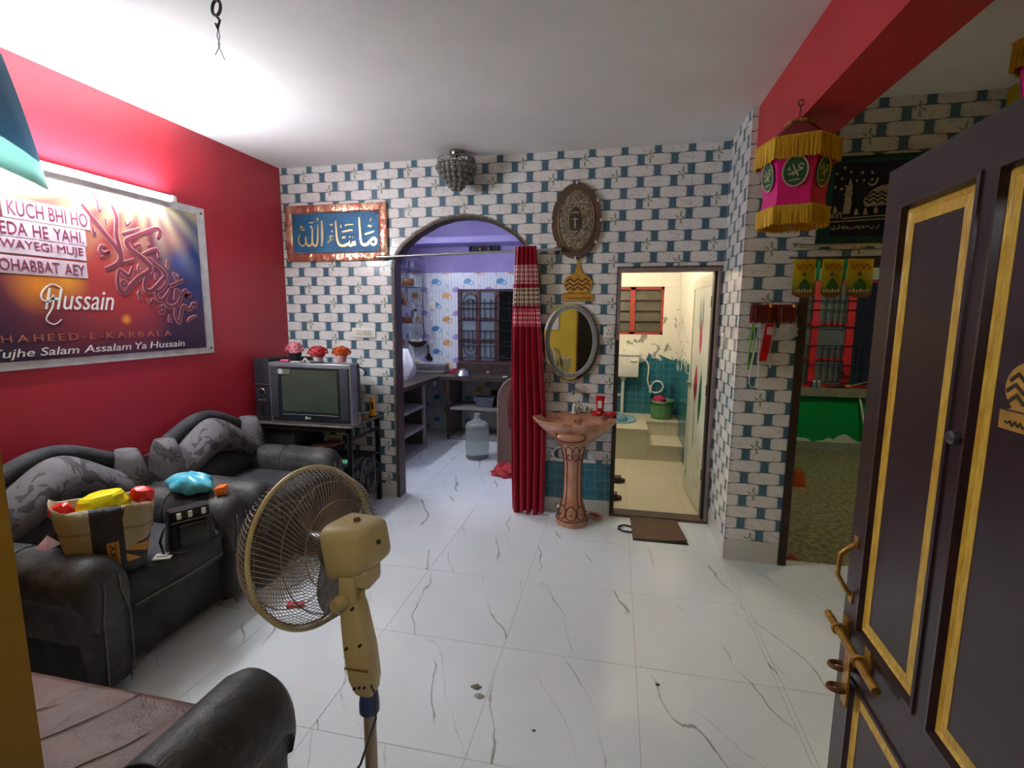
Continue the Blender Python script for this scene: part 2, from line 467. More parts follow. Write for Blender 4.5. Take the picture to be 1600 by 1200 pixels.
def marble(name, base, veinc, scale=1.0, rough=0.16, warm=None, amount=0.9):
    t = T(name, rough)
    x, y, z = t.pos()
    oi = t.n('ShaderNodeObjectInfo'); rnd = X(t, oi.outputs['Random'])
    a = (x * 0.35 - y * 0.94) * scale * 0.75 + rnd * 31.0
    b = (x * 0.94 + y * 0.35) * scale * 2.3 + rnd * 17.0
    low = t.noise(t.vec(a * 1.1, b * 0.5, rnd * 5), 1.5, 2.0)
    jit = t.noise(t.vec(a, b, rnd * 9.0), 9.0, 4.0)
    gate = t.ramp(t.noise(t.vec(a * 1.6, b * 0.7, 4.0), 2.2, 1.0), 0.46, 0.56)
    q = (b * 1.15 + low * 1.25 + jit * 0.12).fract()
    v = (1 - t.ramp((q - 0.5).abs(), 0.002, 0.014)) * gate
    q2 = (b * 1.3 - a * 0.5 + low * 1.5 + jit * 0.16 + 0.3).fract()
    v2 = (1 - t.ramp((q2 - 0.5).abs(), 0.0, 0.009)) * t.ramp(t.noise(t.vec(a, b * 0.7, 9.0), 2.6, 1.0), 0.50, 0.60) * 0.6
    cloud = t.noise(t.vec(x, y, z), 2.2, 3.0)
    c = t.mix(t.ramp(cloud, 0.35, 0.75) * 0.5, lin(base), lin(warm or tuple(q - 12 for q in base)))
    t.col(t.mix(v.max(v2) * amount, c, lin(veinc)))
    return t.mat

def wallpaper_cups():
    t = T('cup_print_tile', 0.25)
    x, y, z = t.pos()
    sp = t.n('ShaderNodeSeparateXYZ'); t.nt.links.new(t.n('ShaderNodeNewGeometry').outputs['True Normal'], sp.inputs[0])
    k = X(t, sp.outputs[0]).abs() > 0.5
    u = x * (1 - k) + (y + 0.1) * k
    stripe = ((u / 0.0436).fract() < 0.28) * (t.noise(t.vec(u * 40.0, 0.0, z * 3.0), 1.0, 2.0))
    col = t.mix(stripe * 0.9, lin((226, 232, 236)), lin((150, 190, 212)))
    wob = (t.noise(t.vec(u, 0.0, z), 30.0, 2.0) - 0.5) * 0.02
    for c, c2, u0, z0 in (((52, 120, 175), (110, 175, 215), -2.095, 1.966), ((205, 140, 66), (225, 175, 110), -1.945, 2.09), ((150, 132, 190), (185, 170, 215), -1.81, 1.86)):
        du = (((u - u0) / 0.436 + 0.5).fract() - 0.5) * 0.436 + wob
        dz = (((z - z0) / 0.305 + 0.5).fract() - 0.5) * 0.305
        a = du * 0.94 + dz * 0.34; b = dz * 0.94 - du * 0.34
        cup = ((a / 0.05) * (a / 0.05) + (b / 0.034) * (b / 0.034)) < 1.0
        hr = ((du - 0.055) * (du - 0.055) + (dz + 0.02) * (dz + 0.02)) ** 0.5
        ring = ((hr - 0.026).abs() < 0.006)
        col = t.mix(ring, col, lin(c2))
        col = t.mix(cup, col, t.mix(t.noise(t.vec(u, 0.0, z), 25.0, 2.0), lin(c), lin(c2)))
        su = (((u - u0 - 0.1) / 0.218 + 0.5).fract() - 0.5) * 0.218
        sz = (((z - z0 - 0.04) / 0.1525 + 0.5).fract() - 0.5) * 0.1525
    spoon = ((su / 0.013) * (su / 0.013) + (sz / 0.028) * (sz / 0.028)) < 1.0
    col = t.mix(spoon * 0.45, col, lin((150, 150, 165)))
    t.col(col)
    return t.mat

def bath_tile():
    t = T('bathroom_printed_tile', 0.18)
    x, y, z = t.pos()
    sp = t.n('ShaderNodeSeparateXYZ'); t.nt.links.new(t.n('ShaderNodeNewGeometry').outputs['True Normal'], sp.inputs[0])
    k = X(t, sp.outputs[0]).abs() > 0.5
    u = x * (1 - k) + y * k
    vo = t.n('ShaderNodeTexVoronoi', feature='DISTANCE_TO_EDGE')
    vo.inputs['Scale'].default_value = 13.0; vo.inputs['Randomness'].default_value = 0.25
    t.put(vo.inputs['Vector'], t.vec(u, 0.0, z))
    line = X(t, vo.outputs['Distance']) < 0.045
    teal = t.mix(t.noise(t.vec(u, 0.0, z), 9.0, 3.0), lin((22, 88, 112)), lin((60, 134, 152)))
    teal = t.mix(line * 0.45, teal, lin((120, 175, 178)))
    n = t.noise(t.vec(u * 1.0, 0.0, z * 0.9), 4.2, 3.0, 0.6)
    lim = 1.03 + (n - 0.5) * 0.9
    cream = lin((236, 232, 220))
    fl = t.noise(t.vec(u, 0.0, z), 7.5, 3.0, 1.6)
    band = (z > 1.0) * (z < 1.62)
    flower = (t.ramp(fl, 0.585, 0.63)) * band
    flc = t.mix(t.noise(t.vec(u, 0.0, z), 16.0, 2.0), lin((196, 196, 186)), lin((88, 98, 98)))
    top = t.mix(flower, cream, flc)
    t.col(t.mix(z < lim, top, teal))
    return t.mat

def granite(name, a, b, c, scale=90.0, rough=0.3):
    t = T(name, rough)
    x, y, z = t.pos()
    n1 = t.noise(t.vec(x, y, z), scale, 3.0, 0.3)
    n2 = t.noise(t.vec(x, y, z), scale * 0.12, 3.0)
    t.col(t.mix(t.ramp(n2, 0.4, 0.7) * 0.45, t.mix(t.ramp(n1, 0.4, 0.62), lin(a), lin(b)), lin(c)))
    return t.mat

M_BRICK = brick_print()
M_FLOOR = marble('white_marble_tile', (218, 225, 228), (132, 126, 116))
M_SKIRT = marble('skirting_marble', (206, 206, 202), (168, 164, 156), 1.4, 0.3)
M_BATHFLOOR = marble('cream_marble_tile', (222, 212, 186), (150, 128, 92), 2.2, 0.3, amount=0.6)
M_CUPS = wallpaper_cups()
M_BATH = bath_tile()
M_GRAN = granite('brown_granite', (40, 32, 30), (96, 80, 74), (66, 56, 52))
M_GRANF = granite('verandah_mosaic', (92, 86, 62), (160, 150, 112), (122, 112, 84), 26.0, 0.35)
M_GROUT = mat('grout', (176, 178, 178), 0.9)
M_RED = mat('red_wall_paint', (192, 48, 64), 0.36, var=0.06, scale=2.0, bump=0.04, bscale=30)
M_REDB = mat('red_beam_paint', (190, 46, 54), 0.5, var=0.06, scale=3.0, bump=0.03, bscale=30)
M_CEIL = mat('ceiling_whitewash', (236, 236, 236), 0.85, var=0.05, scale=1.5, bump=0.05, bscale=14)
M_YELLOW = mat('yellow_wall_paint', (214, 184, 44), 0.55, var=0.06, scale=3.0, bump=0.03, bscale=20)
M_OCHRE = mat('ochre_jamb_paint', (170, 126, 34), 0.4, var=0.1, scale=4.0, bump=0.05, bscale=20)
M_PURPLE = mat('lavender_paint', (164, 156, 206), 0.6, var=0.08, scale=3.0, c2=(146, 136, 194))
M_PLASTER = mat('grey_plaster', (150, 146, 140), 0.9, scale=20)
M_GREEN = mat('green_dado_paint', (0, 150, 72), 0.35, var=0.05, scale=3)
M_WHITEP = mat('white_plastic', (228, 226, 218), 0.35, var=0.04)
M_DKWOOD = mat('dark_maroon_door', (58, 36, 38), 0.3, var=0.12, scale=6, bump=0.05, bscale=40)
M_FRAMEW = mat('door_frame_brown', (50, 34, 30), 0.5, var=0.2, scale=25, bump=0.1)
M_FRAMEG = mat('door_frame_grey_paint', (148, 132, 130), 0.5, var=0.12, scale=18)
M_STEEL = mat('steel', (190, 190, 192), 0.28, 1.0, var=0.05)
M_BLACKM = mat('black_metal', (26, 26, 28), 0.45, 0.3, var=0.1)

# ------------------------------------------------------------------ floors
def floor_tiles(parent, x0, x1, y0, y1, gx, gy, s, m, ztop, gap=0.0022, thick=0.01, name='floor_tile', skip=None):
    i0, i1 = math.floor((x0 - gx) / s), math.ceil((x1 - gx) / s)
    j0, j1 = math.floor((y0 - gy) / s), math.ceil((y1 - gy) / s)
    for i in range(i0, i1):
        for j in range(j0, j1):
            a, b = max(gx + i * s, x0), min(gx + (i + 1) * s, x1)
            c, d = max(gy + j * s, y0), min(gy + (j + 1) * s, y1)
            if b - a < 0.02 or d - c < 0.02 or (skip and skip(a, b, c, d)): continue
            build(name, MB().box(a + gap / 2, b - gap / 2, c + gap / 2, d - gap / 2, ztop - thick, ztop), m, parent)

fl = struct('floor', MB().box(-2.7, 3.7, -4.4, 2.6, -0.12, -0.0015), M_GROUT)
floor_tiles(fl, XL, 0.963, -3.42, 0.0, -0.2158, -1.6877, 0.6, M_FLOOR, 0.0)
floor_tiles(fl, 0.963, 2.18, -3.42, -0.48, -0.2158, -1.6877, 0.6, M_FLOOR, 0.0)
floor_tiles(fl, XL, -0.25, 0.0, 2.5, -0.2158, -1.6877, 0.6, M_FLOOR, 0.0)
floor_tiles(fl, -0.1, 0.985, 0.03, 2.5, 0.38, 0.2, 0.45, M_BATHFLOOR, 0.0)
floor_tiles(fl, 1.285, 3.6, -0.48, 2.5, 1.72, 0.1, 0.6, M_GRANF, -0.001)
floor_tiles(fl, -1.2, 2.2, -4.4, -3.42, 0.0, 0.0, 0.6, M_GRANF, -0.001)

# ------------------------------------------------------------------ ceiling, beam
struct('ceiling', MB().box(-2.7, 3.7, -4.4, 2.62, H, H + 0.12), M_CEIL)
struct('ceiling_beam', MB().box(0.995, 1.215, -3.42, -0.556, 2.38, H), M_REDB)

# ------------------------------------------------------------------ arch outline
ARCH = [(-1.52, 0.0), (-1.52, 1.90), (-1.512, 1.95), (-1.477, 2.028), (-1.423, 2.091), (-1.316, 2.171), (-1.161, 2.249), (-1.03, 2.283), (-0.93, 2.292), (-0.84, 2.286),
        (-0.74, 2.265), (-0.648, 2.228), (-0.528, 2.156), (-0.432, 2.068), (-0.365, 1.965), (-0.335, 1.88), (-0.325, 1.80), (-0.325, 0.0)]
ARC_X = [p for p in ARCH[1:-1]]
def arch_z(x):
    if x <= -1.52 or x >= -0.325: return None
    for (a, za), (b, zb) in zip(ARC_X[:-1], ARC_X[1:]):
        if a <= x <= b: return za + (zb - za) * (x - a) / max(b - a, 1e-9)
    return 1.8
DX0, DX1, DH = 0.248, 0.95, 1.878
def back_zbot(x, base):
    z = arch_z(x)
    if z is not None: return z
    if DX0 < x < DX1: return DH
    return base
def xs_between(a, b):
    e = 1e-5
    s = {a + e, b - e}
    for q in (-1.52, -0.325, DX0, DX1):
        for w in (q - e, q + e):
            if a < w < b: s.add(w)
    for q, _ in ARC_X:
        if a < q < b: s.add(q)
    for i in range(1, 8):
        q = a + (b - a) * i / 8
        if -1.52 < q < -0.325: s.add(q)
    return sorted(s)
def cut_panel(mb, a, b, z0, z1, y0, y1, zb=back_zbot):
    """panel in the back wall plane, with the arch and the door cut from below"""
    xs = xs_between(a, b); run = []
    runs = []
    for x in xs:
        zz = max(z0, zb(x, z0))
        if zz < z1 - 0.002: run.append((x, zz))
        elif run: runs.append(run); run = []
    if run: runs.append(run)
    ok = False
    for r in runs:
        if len(r) < 2 or r[-1][0] - r[0][0] < 0.006: continue
        poly = r + [(r[-1][0], z1), (r[0][0], z1)]
        n = len(r)
        vs = []
        for y in (y0, y1):
            vs += [(x, y, z) for x, z in r] + [(x, y, z1) for x, z in r]
        fs = []
        for i in range(n - 1):
            fs += [(i, i + 1, n + i + 1, n + i), (2 * n + i, 3 * n + i, 3 * n + i + 1, 2 * n + i + 1), (i, 2 * n + i, 2 * n + i + 1, i + 1), (n + i, n + i + 1, 3 * n + i + 1, 3 * n + i)]
        fs += [(0, n, 3 * n, 2 * n), (n - 1, 3 * n - 1, 4 * n - 1, 2 * n - 1)]
        mb.add(vs, fs); ok = True
    return ok

def tiles_back(parent, x0, x1, z0, z1, m, seam=-0.63, w=0.451, zs=0.138, hgt=0.296, name='wall_tile'):
    g = 0.0006
    i0, i1 = math.floor((x0 - seam) / w), math.ceil((x1 - seam) / w)
    j0, j1 = math.floor((z0 - zs) / hgt), math.ceil((z1 - zs) / hgt)
    for i in range(i0, i1):
        for j in range(j0, j1):
            a, b = max(seam + i * w, x0), min(seam + (i + 1) * w, x1)
            c, d = max(zs + j * hgt, z0), min(zs + (j + 1) * hgt, z1)
            if b - a < 0.01 or d - c < 0.01: continue
            mb = MB()
            if cut_panel(mb, a + g, b - g, c + g, d - g, 0.0, 0.0105): build(name, mb, m, parent)

# back wall with the arch and the bathroom door
mb = MB(); cut_panel(mb, XL, 0.985, 0.0, H, 0.01, 0.11)
wb = struct('wall_back', mb, M_PLASTER)
tiles_back(wb, XL, -0.325, 0.112, H, M_BRICK)
tiles_back(wb, -0.325, 0.963, 0.405, H, M_BRICK)
M_TEAL = M_BATH
for a, b in ((-0.325, -0.04), (-0.04, 0.247)):
    build('teal_wall_tile', MB().box(a + 0.001, b - 0.001, 0.0, 0.0105, 0.113, 0.404), M_TEAL, wb)
for a, b in ((XL, -2.0), (-2.0, -1.522), (-0.323, -0.02), (-0.02, 0.247)):
    build('skirting_tile', MB().box(a + 0.001, b - 0.001, -0.002, 0.0105, 0.0, 0.111), M_SKIRT, wb)

# arch lining of dark granite
def arch_lining():
    mb = MB()
    inner = []
    P = [Vector(p) for p in ARCH]
    for i, p in enumerate(P):
        t = P[min(i + 1, len(P) - 1)] - P[max(i - 1, 0)]
        n = Vector((t.y, -t.x)).normalized()
        inner.append(p + n * 0.022)
    rings = []
    for p, q in zip(P, inner):
        rings.append([(p.x, -0.006, p.y), (q.x, -0.006, q.y), (q.x, 0.118, q.y), (p.x, 0.118, p.y)])
    mb.rings(rings)
    return mb
arch_m = mat('arch_granite_lining', (70, 52, 50), 0.45, var=0.2, scale=40, bump=0.08, c2=(48, 38, 38))
build('arch_lining', arch_lining(), arch_m, wb)
# crumbled grout edge round the arch
mbg = MB()
rng = random.Random(3)
for (a, za), (b, zb_) in zip(ARCH[:-1], ARCH[1:]):
    L = math.hypot(b - a, zb_ - za); k = max(1, int(L / 0.02))
    for i in range(k):
        q = i / k
        x, z = a + (b - a) * q, za + (zb_ - za) * q
        r = rng.uniform(0.005, 0.010)
        mbg.box(x - r, x + r, -0.008, 0.0, max(0, z - r), z + r)
g = build('grout_edge', mbg, mat('crumbled_grout', (150, 140, 126), 0.95, var=0.3, scale=90), wb)

# ------------------------------------------------------------------ pillar and lintel wall
PX, PY, PXR = 0.963, -0.556, 1.283
wp = struct('wall_pillar', MB().box(PX + 0.01, PXR, PY + 0.01, 0.11, 0.0, H).box(0.985, PXR, 0.11, 2.5, 0.0, H), M_PLASTER)
def tiles_flat(parent, face, a0, a1, z0, z1, m, seam, w=0.451, zs=0.138, hgt=0.296, name='wall_tile', val=0.0, th=0.0105, sign=1):
    """face 'x': tile lies in plane x=val (a = y); face 'y': plane y=val (a = x); sign: body side"""
    g = 0.0006
    for i in range(math.floor((a0 - seam) / w), math.ceil((a1 - seam) / w)):
        for j in range(math.floor((z0 - zs) / hgt), math.ceil((z1 - zs) / hgt)):
            a, b = max(seam + i * w, a0), min(seam + (i + 1) * w, a1)
            c, d = max(zs + j * hgt, z0), min(zs + (j + 1) * hgt, z1)
            if b - a < 0.008 or d - c < 0.008: continue
            lo, hi = sorted((val, val + th * sign))
            if face == 'x': mb = MB().box(lo, hi, a + g, b - g, c + g, d - g)
            else: mb = MB().box(a + g, b - g, lo, hi, c + g, d - g)
            build(name, mb, m, parent)
tiles_flat(wp, 'x', PY, 0.0, 0.138, H, M_BRICK, PY, val=PX)
tiles_flat(wp, 'y', PX + 0.0105, PXR, 0.138, H, M_BRICK, PX, val=PY)
build('skirting_tile', MB().box(PX - 0.002, PX + 0.0105, PY + 0.001, -0.001, 0.0, 0.137), M_SKIRT, wp)
build('skirting_tile', MB().box(PX + 0.0115, PXR - 0.001, PY - 0.002, PY + 0.0105, 0.0, 0.137), M_SKIRT, wp)

LZ = 1.875
wl = struct('wall_lintel', MB().box(PXR, 2.18, PY + 0.01, -0.40, LZ, H).box(2.12, 3.7, PY + 0.01, -0.40, 0.0, LZ).box(2.18, 3.7, PY + 0.01, -0.40, LZ, H), M_PLASTER)
tiles_flat(wl, 'y', PXR, 2.18, LZ, H, M_BRICK, PXR, val=PY)
tiles_flat(wl, 'y', 2.12, 2.18, 0.0, LZ, M_BRICK, 2.12, val=PY)
fr = struct('door_2', MB().box(PXR, 1.328, PY - 0.012, -0.40, 0.0, LZ).box(1.328, 2.08, PY - 0.012, -0.40, LZ - 0.05, LZ).box(2.08, 2.12, PY - 0.012, -0.40, 0.0, LZ), M_FRAMEW, label='dark brown wooden frame of the opening into the verandah')

# ------------------------------------------------------------------ other hall walls
struct('wall_left', MB().box(-2.6, XL, -3.6, 0.0, 0.0, H), M_RED)
struct('wall_right', MB().box(2.18, 2.3, -3.6, PY + 0.01, 0.0, H), M_YELLOW)
OX0, OX1, OZ = -0.315, 0.86, 1.93
struct('wall_front', MB().box(-2.6, OX0, -3.6, -3.42, 0.0, H).box(OX1, 2.3, -3.6, -3.42, 0.0, H).box(OX0, OX1, -3.6, -3.42, OZ, H), M_YELLOW)
struct('trim_1', MB().box(OX0 - 0.001, OX0 + 0.012, -3.6, -3.418, 0.0, OZ).box(OX1 - 0.035, OX1, -3.6, -3.42, 0.0, OZ), M_OCHRE, label='ochre painted jambs of the front doorway')

# ------------------------------------------------------------------ kitchen shell
wk = struct('wall_kitchen_back', MB().box(-2.6, -1.787, 2.5, 2.6, 0.0, H).box(-0.985, -0.12, 2.5, 2.6, 0.0, H).box(-1.787, -0.985, 2.5, 2.6, 0.0, 0.915).box(-1.787, -0.985, 2.5, 2.6, 1.866, H), M_PURPLE)
WZ = 2.075
def cups(a, b, c, d):
    tiles_flat(wk, 'y', a, b, c, d, M_CUPS, -2.0, w=0.436, zs=0.0, hgt=0.305, val=2.49)
cups(XL, -1.787, 0.0, WZ); cups(-0.985, -0.25, 0.0, WZ); cups(-1.787, -0.985, 0.0, 0.915); cups(-1.787, -0.985, 1.866, WZ)
wkl = struct('wall_kitchen_left', MB().box(-2.6, XL, 0.11, 2.5, 0.0, H), M_PURPLE)
tiles_flat(wkl, 'x', 0.11, 2.49, 0.0, WZ, M_CUPS, 0.11, w=0.436, zs=0.0, hgt=0.305, val=XL + 0.01, sign=-1)
struct('wall_kitchen_right', MB().box(-0.25, -0.1, 0.11, 2.5, 0.0, H), M_PURPLE)
lw = struct('trim_2', MB().box(XL, -0.25, 2.14, 2.5, 2.40, 2.472), M_PURPLE, label='lavender concrete loft slab high in the kitchen')

# ------------------------------------------------------------------ bathroom shell
BW = (0.10, 0.79, 1.315, 1.885)
wbb = struct('wall_bathroom_back', MB().box(-0.1, BW[0], 2.5, 2.6, 0, H).box(BW[1], 0.985, 2.5, 2.6, 0, H).box(BW[0], BW[1], 2.5, 2.6, 0, BW[2]).box(BW[0], BW[1], 2.5, 2.6, BW[3], H), M_PLASTER)
for a, b, c, d in ((-0.1, BW[0], 0, H), (BW[1], 0.975, 0, H), (BW[0], BW[1], 0, BW[2]), (BW[0], BW[1], BW[3], H)):
    tiles_flat(wbb, 'y', a, b, c, d, M_BATH, 0.46, w=0.3, zs=0.08, hgt=0.45, val=2.49)
wbr = struct('wall_bathroom_right', MB().box(0.9849, 0.985, 0.11, 2.5, 0, H), M_PLASTER)
tiles_flat(wbr, 'x', 0.11, 2.49, 0, H, M_BATH, 0.11, w=0.3, zs=0.08, hgt=0.45, val=0.975)
wbl = struct('wall_bathroom_left', MB().box(-0.1, -0.099, 0.11, 2.5, 0, H), M_PLASTER)
tiles_flat(wbl, 'x', 0.11, 2.49, 0, H, M_BATH, 0.11, w=0.3, zs=0.08, hgt=0.45, val=-0.089, sign=-1)

# ------------------------------------------------------------------ verandah shell
VW = (1.75, 3.3, 0.735, 1.95)
struct('wall_verandah_back', MB().box(PXR, VW[0], 2.5, 2.62, 0, H).box(VW[1], 3.7, 2.5, 2.62, 0, H).box(VW[0], VW[1], 2.5, 2.62, 0, 0.70).box(VW[0], VW[1], 2.5, 2.62, VW[3], H), mat('verandah_wall', (150, 150, 140), 0.8))
t = T('green_dado_peeling', 0.35)
xx, yy, zz = t.pos()
nn = t.noise(t.vec(xx, 0.0, zz), 7.0, 4.0, 0.6)
lim = 0.105 + t.ramp(t.noise(t.vec(xx, 0.0, 0.0), 3.0, 1.0), 0.45, 0.7) * 0.10 + (nn - 0.5) * 0.10
t.col(t.mix(zz < lim, lin((0, 142, 70)), lin((214, 216, 208))))
struct('trim_3', MB().box(PXR, 3.6, 2.488, 2.5, 0.10, 0.64), t.mat, label='bright green painted dado under the verandah window')
struct('trim_4', MB().box(PXR, 3.6, 2.43, 2.62, 0.64, 0.735), mat('sill_cement', (140, 134, 120), 0.8, bump=0.2), label='cement sill of the verandah window')
struct('baseboard_verandah', MB().box(PXR, 3.6, 2.47, 2.5, 0.0, 0.10), mat('grey_skirting', (150, 148, 142), 0.7))
struct('wall_verandah_right', MB().box(3.6, 3.7, -0.4, 2.5, 0, H), M_GREEN)

# landing outside the front door
struct('wall_landing', MB().box(-1.3, 2.3, -4.5, -4.4, 0, H).box(-1.4, -1.3, -4.5, -3.6, 0, H).box(2.3, 2.4, -4.5, -3.6, 0, H), mat('landing_wall', (70, 62, 60), 0.8))
# ------------------------------------------------------------------ lamps
def tube_lamp(label, c, axis, length, power, colr, nrm, group=None):
    """batten with an emitting tube; nrm points from the wall into the room"""
    a = Vector(axis); n = Vector(nrm); c = Vector(c)
    th = thing('tube_light', label, 'light', tuple(c - n * 0.03), group=group)
    up_ = a.cross(n)
    def obox(l0, l1, n0, n1, h0, h1):
        mb = MB()
        vs = [c + a * l + n * d + up_ * h for h in (h0, h1) for l, d in ((l0, n0), (l1, n0), (l1, n1), (l0, n1))]
        mb.add(vs, [(0, 3, 2, 1), (4, 5, 6, 7), (0, 1, 5, 4), (1, 2, 6, 5), (2, 3, 7, 6), (3, 0, 4, 7)])
        return mb
    L = length / 2
    build('batten', obox(-L - 0.02, L + 0.02, -0.03, -0.006, -0.018, 0.018), M_WHITEP, th)
    for s in (-1, 1):
        build('end_cap', obox(s * L - 0.014, s * L + 0.014, -0.03, 0.018, -0.017, 0.017), M_WHITEP, th)
    em = T('tube_glow_' + label[:8])
    em.b.inputs['Base Color'].default_value = (1, 1, 1, 1)
    em.b.inputs['Emission Color'].default_value = lin(colr)
    em.b.inputs['Emission Strength'].default_value = power
    build('tube', MB().cyl(c - a * (L - 0.012), c + a * (L - 0.012), 0.0135, seg=12), em.mat, th, smooth=60)
    return th
tube_lamp('lit white tube light on the red wall above the banner', (-2.432, -1.70, 2.225), (0, 1, 0), 1.20, TUBE_POWER, (242, 248, 255), (1, 0, 0))
tube_lamp('white tube light on the lavender kitchen wall', (-2.43, 0.75, 2.35), (0, 1, 0), 0.9, KITCHEN_POWER, (238, 242, 255), (1, 0, 0))

def bulb_lamp(label, c, n, power, colr, r=0.035):
    c = Vector(c); n = Vector(n)
    th = thing('light_bulb', label, 'bulb', tuple(c))
    build('holder', MB().cyl(c, c + n * 0.05, 0.022, seg=12), M_WHITEP, th, smooth=40)
    em = T('bulb_glow_' + label[:8])
    em.b.inputs['Emission Color'].default_value = lin(colr); em.b.inputs['Emission Strength'].default_value = power
    build('glass_bulb', MB().ball(c + n * 0.09, r, seg=14, rg=8), em.mat, th, smooth=True)
bulb_lamp('warm bulb in its holder on the bathroom wall beside the door', (-0.088, 1.3, 2.2), (1, 0, 0), BATH_POWER, (255, 240, 214), r=0.045)
tube_lamp('white tube light on the landing wall outside the front door', (0.45, -4.37, 2.15), (1, 0, 0), 1.1, LANDING_FILL_POWER, (246, 248, 255), (0, 1, 0))  # fill lamp added behind the camera to brighten the hall through the doorway
bulb_lamp('bulb in its holder under the verandah ceiling', (2.7, 0.8, H), (0, 0, -1), VERANDAH_POWER, (255, 240, 205))
# ------------------------------------------------------------------ sofas
def fabric(name, c, c2, floral=False, rough=0.75, scale=6.0, wear=None, crease=False):
    t = T(name, rough, spec=0.35)
    x, y, z = t.pos('obj')
    n = t.noise(t.vec(x, y, z), scale, 5.0, 0.6)
    col = t.mix(t.ramp(n, 0.38, 0.68), lin(c), lin(c2))
    if wear:
        w = t.noise(t.vec(x, y, z), 5.0, 8.0, 0.2, 0.72)
        col = t.mix(t.ramp(w, 0.5, 0.72) * 0.5, col, lin(wear))
    if floral:
        vo = t.n('ShaderNodeTexVoronoi'); vo.inputs['Scale'].default_value = 6.5; vo.inputs['Randomness'].default_value = 0.55
        t.put(vo.inputs['Vector'], t.vec(0.0, y, z + x * 0.6))
        sp = t.n('ShaderNodeSeparateXYZ'); t.nt.links.new(vo.outputs['Position'], sp.inputs[0])
        du = y * 6.5 - X(t, sp.outputs[1]) * 6.5 / 6.5; dv = (z + x * 0.6) * 6.5 - X(t, sp.outputs[2])
        du = y - X(t, sp.outputs[1]); dv = (z + x * 0.6) - X(t, sp.outputs[2])
        r = (du * du + dv * dv) ** 0.5
        th = t.m('ARCTAN2', dv, du)
        petal = 0.052 * (0.5 + 0.5 * (th * 4.5).sin().abs())
        ring = ((r * 95.0 + (th * 9.0).sin() * 1.3).sin() > 0.0)
        fl_ = (r < petal) * ring
        leaf = (t.noise(t.vec(x, y, z), 11.0, 1.0, 1.2) > 0.64)
        col = t.mix(fl_.max(leaf) * 0.75, col, lin((44, 42, 46)))
    hgt = t.noise(t.vec(x, y, z), 9.0, 4.0, 0.8) + t.noise(t.vec(x, y, z), 220.0, 2.0) * 0.12
    if crease:
        wv = (y * 5.5 + x * 3.0 + t.noise(t.vec(x, y, z), 2.5, 2.0) * 1.6).fract()
        cr = (1 - t.ramp((wv - 0.5).abs(), 0.005, 0.05)) * t.ramp(t.noise(t.vec(x, y, z), 3.2, 1.0), 0.42, 0.55)
        col = t.mix(cr * 0.6, col, lin((46, 32, 30)))  # shade of the folds put into the colour along the creases
        hgt = hgt - cr * 1.2
    t.col(col)
    t.bump(hgt, 0.5, 0.02)
    return t.mat
M_SOFA = fabric('charcoal_sofa_fabric', (46, 46, 50), (66, 65, 68))
M_SOFAW = fabric('worn_charcoal_arm', (66, 64, 64), (42, 41, 43), wear=(132, 126, 120), rough=0.5)
M_FLORAL = fabric('grey_floral_fabric', (112, 107, 110), (92, 88, 92), floral=True)
M_CORD = mat('grey_piping', (120, 114, 108), 0.8)
M_FOOT = mat('dark_wood_foot', (40, 28, 22), 0.5)
M_BROWNSEAT = fabric('worn_brown_seat_cover', (104, 62, 52), (76, 50, 44), scale=4.0, wear=(128, 112, 102), rough=0.5, crease=True)

